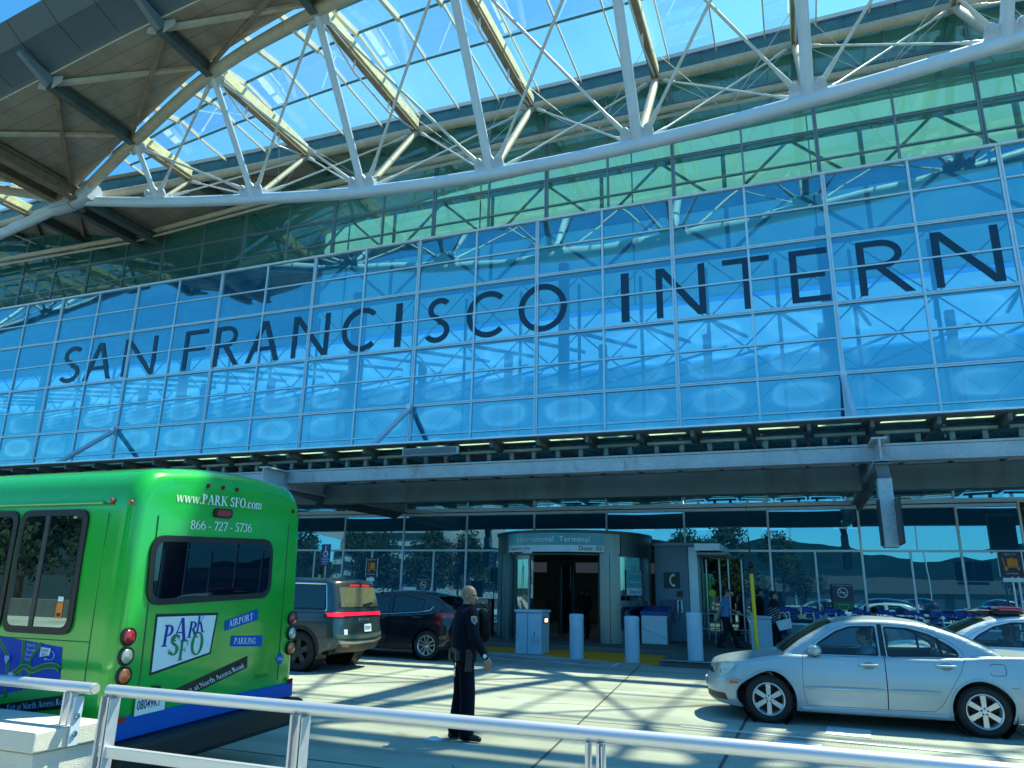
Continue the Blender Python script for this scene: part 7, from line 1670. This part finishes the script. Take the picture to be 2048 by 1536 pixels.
# seated person in black cap behind the low wall, only the head shows
J = dict(hipz=.50, lean=.0, elbowL=(.12, .25, .78), wristL=(.32, .15, .70), elbowR=(.12, -.25, .78), wristR=(.32, -.15, .70), kneeL=(.42, .12, .48), ankleL=(.44, .12, .085), kneeR=(.42, -.12, .48), ankleR=(.44, -.12, .085))
pc, M4, Ms4, _ = person('person in a black cap seated behind the low wall by the carts', (1.95, 26.15, .10), radians(100), J, skin=SKIN, top=BLKJ, trousers=DTR, shoes=BOOT, hair=(HAIRB, (.03, 0, False)), vox=.010)
m = MB(); m.sph((-.010, 0, .05), .112, .095, .088, 18, 12); m.sph((.12, 0, .045), .08, .07, .012, 14, 6); m.xf(M4); fuse(m.build('cap', BLKJ, pc, smooth=True, local=True, clean=False), .008, 2)
st_ = thing('bench', 'plain dark bench behind the low wall under the seated person', 'bench', (1.9, 26.15, .15)); MB().box(1.2, 2.6, 25.95, 26.35, .47, .53).build('seat', BEAMD, st_); 
for x in (1.3, 2.5): MB().box(x - .04, x + .04, 26.0, 26.3, .15, .468).build('leg', BEAMD, st_)
# driver of the saloon
J = dict(hipz=.50, lean=-.10, headfwd=.05, elbowL=(.10, .28, .80), wristL=(.34, .22, .86), elbowR=(.10, -.28, .80), wristR=(.34, -.12, .86), kneeL=(.42, .14, .52), ankleL=(.70, .14, .36), kneeR=(.42, -.14, .52), ankleR=(.70, -.14, .36))
person('driver with dark hair and a pale blue top seated inside the silver saloon', (.70, 12.58, .04), radians(183.6), J, skin=SKIN2, top=mat('top_pale_blue', (.22, .32, .42), .8, var=.1), trousers=DTR, shoes=BOOT, hair=(HAIRB, (.02, 0, False)), H=.965, vox=.010, nod=.05)
# travellers inside the doors
J = dict(hipz=.93, lean=.04, elbowL=(.04, .27, 1.18), wristL=(.22, .2, 1.05), elbowR=(-.02, -.28, 1.18), wristR=(.10, -.26, .95), kneeL=(.03, .09, .50), ankleL=(.02, .09, .085), kneeR=(.02, -.09, .50), ankleR=(-.06, -.09, .085))
person('traveller in black standing inside the open entrance doors', (-7.15, 25.6, .15), radians(130), J, skin=SKIN2, top=BLKJ, trousers=DTR, shoes=BOOT, hair=(HAIRB, (.03, 0, True)), H=.97, vox=.012)
person('traveller in a pink top deeper inside the entrance hall', (-8.1, 29.5, .155), radians(200), J, skin=SKIN2, top=mat('top_pink', (.45, .12, .16), .8, var=.1), trousers=DTR, shoes=BOOT, hair=(HAIRB, (.03, 0, True)), H=.95, vox=.012)
# ================================================================== the place across the road (seen mirrored in the glass)
HILLM = mat('hill_scrub', (.003, .016, .020), .95, var=.45, scale=.02, spec=.02)
def hill(Y, hh, x0, x1, seed, d=350):
    rr = random.Random(seed); ph = [rr.uniform(0, 6.28) for _ in range(6)]; n = 160
    prof = lambda x: hh * (.62 + .16 * sin(x / 420 + ph[0]) + .12 * sin(x / 190 + ph[1]) + .06 * sin(x / 70 + ph[2]) + .025 * sin(x / 23 + ph[3]) + .01 * sin(x / 9 + ph[4]))
    mb = MB()
    mb.grid(lambda a, b: (lerp(x0, x1, a), Y + d - d * b * 1.0, -1 + (prof(lerp(x0, x1, a)) + 2) * (b ** .8)), n, 10)
    mb.grid(lambda a, b: (lerp(x0, x1, a), Y - d * b, -1 + (prof(lerp(x0, x1, a)) + 2) * (1 - b)), n, 2)
    return meta(mb.build('hills', HILLM, smooth=True), kind='structure')
hill(-1500, 118, -1500, 1500, 3)
hill(-900, 42, -1200, 300, 11, 250)
LEAFA = mat('tree_leaf', (.016, .034, .020), .8, var=.35, scale=.8, spec=.1); BARK = mat('tree_bark', (.07, .055, .04), .9, var=.3)
def tree_mesh(h, r, seed):
    rr = random.Random(seed); tk = MB(); lf = MB()
    tk.tube([(0, 0, 0), (.1, 0, h * .4), (0, .1, h * .85)], [.22, .16, .05], 8); cl = []
    for i in range(13):
        a = rr.uniform(0, 6.28); z = h * rr.uniform(.2, .85); rad = r * rr.uniform(.45, .95) * (1.15 - z / h)
        e = (cos(a) * rad, sin(a) * rad, z + rad * .35); tk.tube([(0, 0, z * .8), e], [.09, .03], 5); cl.append((e, rr.uniform(.7, 1.2) * r * .42))
    cl.append(((0, 0, h * .93), r * .35))
    for (c, cr_) in cl:
        for _ in range(330):
            d = Vector((rr.gauss(0, 1), rr.gauss(0, 1), rr.gauss(0, .8))).normalized() * cr_ * rr.uniform(.5, 1.05); p = Vector(c) + d
            u = Vector((rr.uniform(-1, 1), rr.uniform(-1, 1), rr.uniform(-1, 1))).normalized(); v = u.cross(d.normalized()).normalized(); s = rr.uniform(.14, .27)
            lf.quad(p - u * s, p + v * s * .5, p + u * s, p - v * s * .5)
    return tk, lf
protos = []
tpos = [(-31, -13, 6.6), (-36, -15, 7.4), (-41, -13, 7.0), (-46, -16, 7.6), (-51, -13.5, 7.2), (-57, -15, 7.8), (-26.5, -14, 6.0), (-63, -14, 7.6), (-6.2, -13, 7.2), (-2.2, -15, 6.6), (-10.5, -20, 7.2), (-78, -16, 8), (22, -30, 7)]
for i, (x, yy, h) in enumerate(tpos):
    t = thing('broadleaf_tree', 'dark leafy tree across the road behind the viewer, number not visible directly', 'tree', (x, yy, 0), rnd.uniform(0, 6), group='trees across the road mirrored in the glass')
    t['label'] = 'dark leafy tree across the road, seen only as a reflection in the glass'
    if i < 3:
        tk, lf = tree_mesh(8.5, 4.3, 40 + i); a = tk.build('trunk', BARK, t, local=True, smooth=True); b = lf.build('crown', LEAFA, t, local=True, clean=False); protos.append((a, b))
    else:
        for o in protos[i % 3]: c = o.copy(); COL.objects.link(c); c.parent = t
    t.scale = (h / 8.5,) * 3
# curved pale terminal building and far block across the road
PALEB = mat('pale_panel', (.40, .42, .42), .6, var=.1, scale=.3); DARKW = mat('dark_window_band', (.02, .03, .04), .2, var=.2)
t = thing('arched_terminal', 'pale terminal with a long arched roof across the road, mirrored in the low glass', 'building', (-60, -70, 0))
m = MB(); pts = [(lerp(-190, -84, k / 24), 8 + 11 * sin(pi * (k / 24) * .95)) for k in range(25)]
for (a, b) in zip(pts, pts[1:]): m.quad((a[0], -104, a[1]), (b[0], -104, b[1]), (b[0], -140, b[1]), (a[0], -140, a[1])); m.quad((a[0], -104, a[1] - 3.4), (b[0], -104, b[1] - 3.4), (b[0], -104, b[1]), (a[0], -104, a[1]))
m.build('roof', PALEB, t); MB().box(-186, -88, -139, -108, 0, 8).build('facade', DARKW, t)
t = thing('office_block', 'white stepped office block across the road, mirrored beside the drum', 'building', (-70, -90, 0))
m = MB(); m.box(-92, -66, -110, -80, 0, 14.5); m.box(-65.8, -52, -112, -84, 0, 12); m.build('walls', PALEB, t); m = MB()
for z in (2, 5, 8, 11): m.box(-91.5, -66.5, -79.9, -79.7, z, z + 1.3)
for z in (2, 5, 8): m.box(-65.3, -52.5, -83.9, -83.7, z, z + 1.2)
m.build('window_bands', DARKW, t)
RAMPM = mat('ramp_concrete', (.075, .095, .105), .8, var=.2)
t = thing('elevated_road', 'pale elevated ramp across the road, mirrored low in the glass', 'bridge', (20, -45, 0))
m = MB(); m.box(-10, 120, -52, -44, 2.2, 3.1); m.box(-10, 120, -44.2, -44, 3.1, 3.9); m.build('deck', RAMPM, t)
for x in range(0, 120, 16): MB().box(x - .6, x + .6, -49, -47, -.02, 2.2).build('pier', PALEB, t)
t = thing('far_kerb_wall', 'low concrete barrier along the far side of the road behind the viewer', 'barrier', (0, -9, 0)); MB().box(-120, 70, -9.2, -8.8, 0, .8).build('barrier_body', RAMPM, t)
for k, (x, yy) in enumerate(((2.5, -4.6), (9.5, -4.6))):
    c = dup(xov, (x, yy, 0), ['dark crossover parked behind the viewer, mirrored above the carts', 'second dark crossover parked behind the viewer, mirrored at the right'][k])
for k, (x, yy) in enumerate(((6, -22), (14, -26), (24, -23), (33, -28), (18, -34))):
    dup(sed if k % 2 else xov, (x, yy, 0), 'car parked across the road, %s from the left, seen only mirrored' % ['first', 'second', 'third', 'fourth', 'fifth'][k], group='cars parked across the road')
for k, (x, hh) in enumerate(((-1, 9), (11, 11), (22, 10))):
    t = thing('street_lamp', 'tall street lamp across the road, seen only as a reflection', 'street lamp', (x, -30, 0), group='street lamps mirrored in the glass'); MB().tube([(x, -30, 0), (x, -30, hh), (x + .3, -30, hh + .4), (x + 1.6, -30, hh + .5)], [.1, .07, .06, .05], 8).build('pole', STN, t); MB().box(x + 1.2, x + 2.1, -30.2, -29.8, hh + .42, hh + .54).build('lamp_head', PAPER, t)
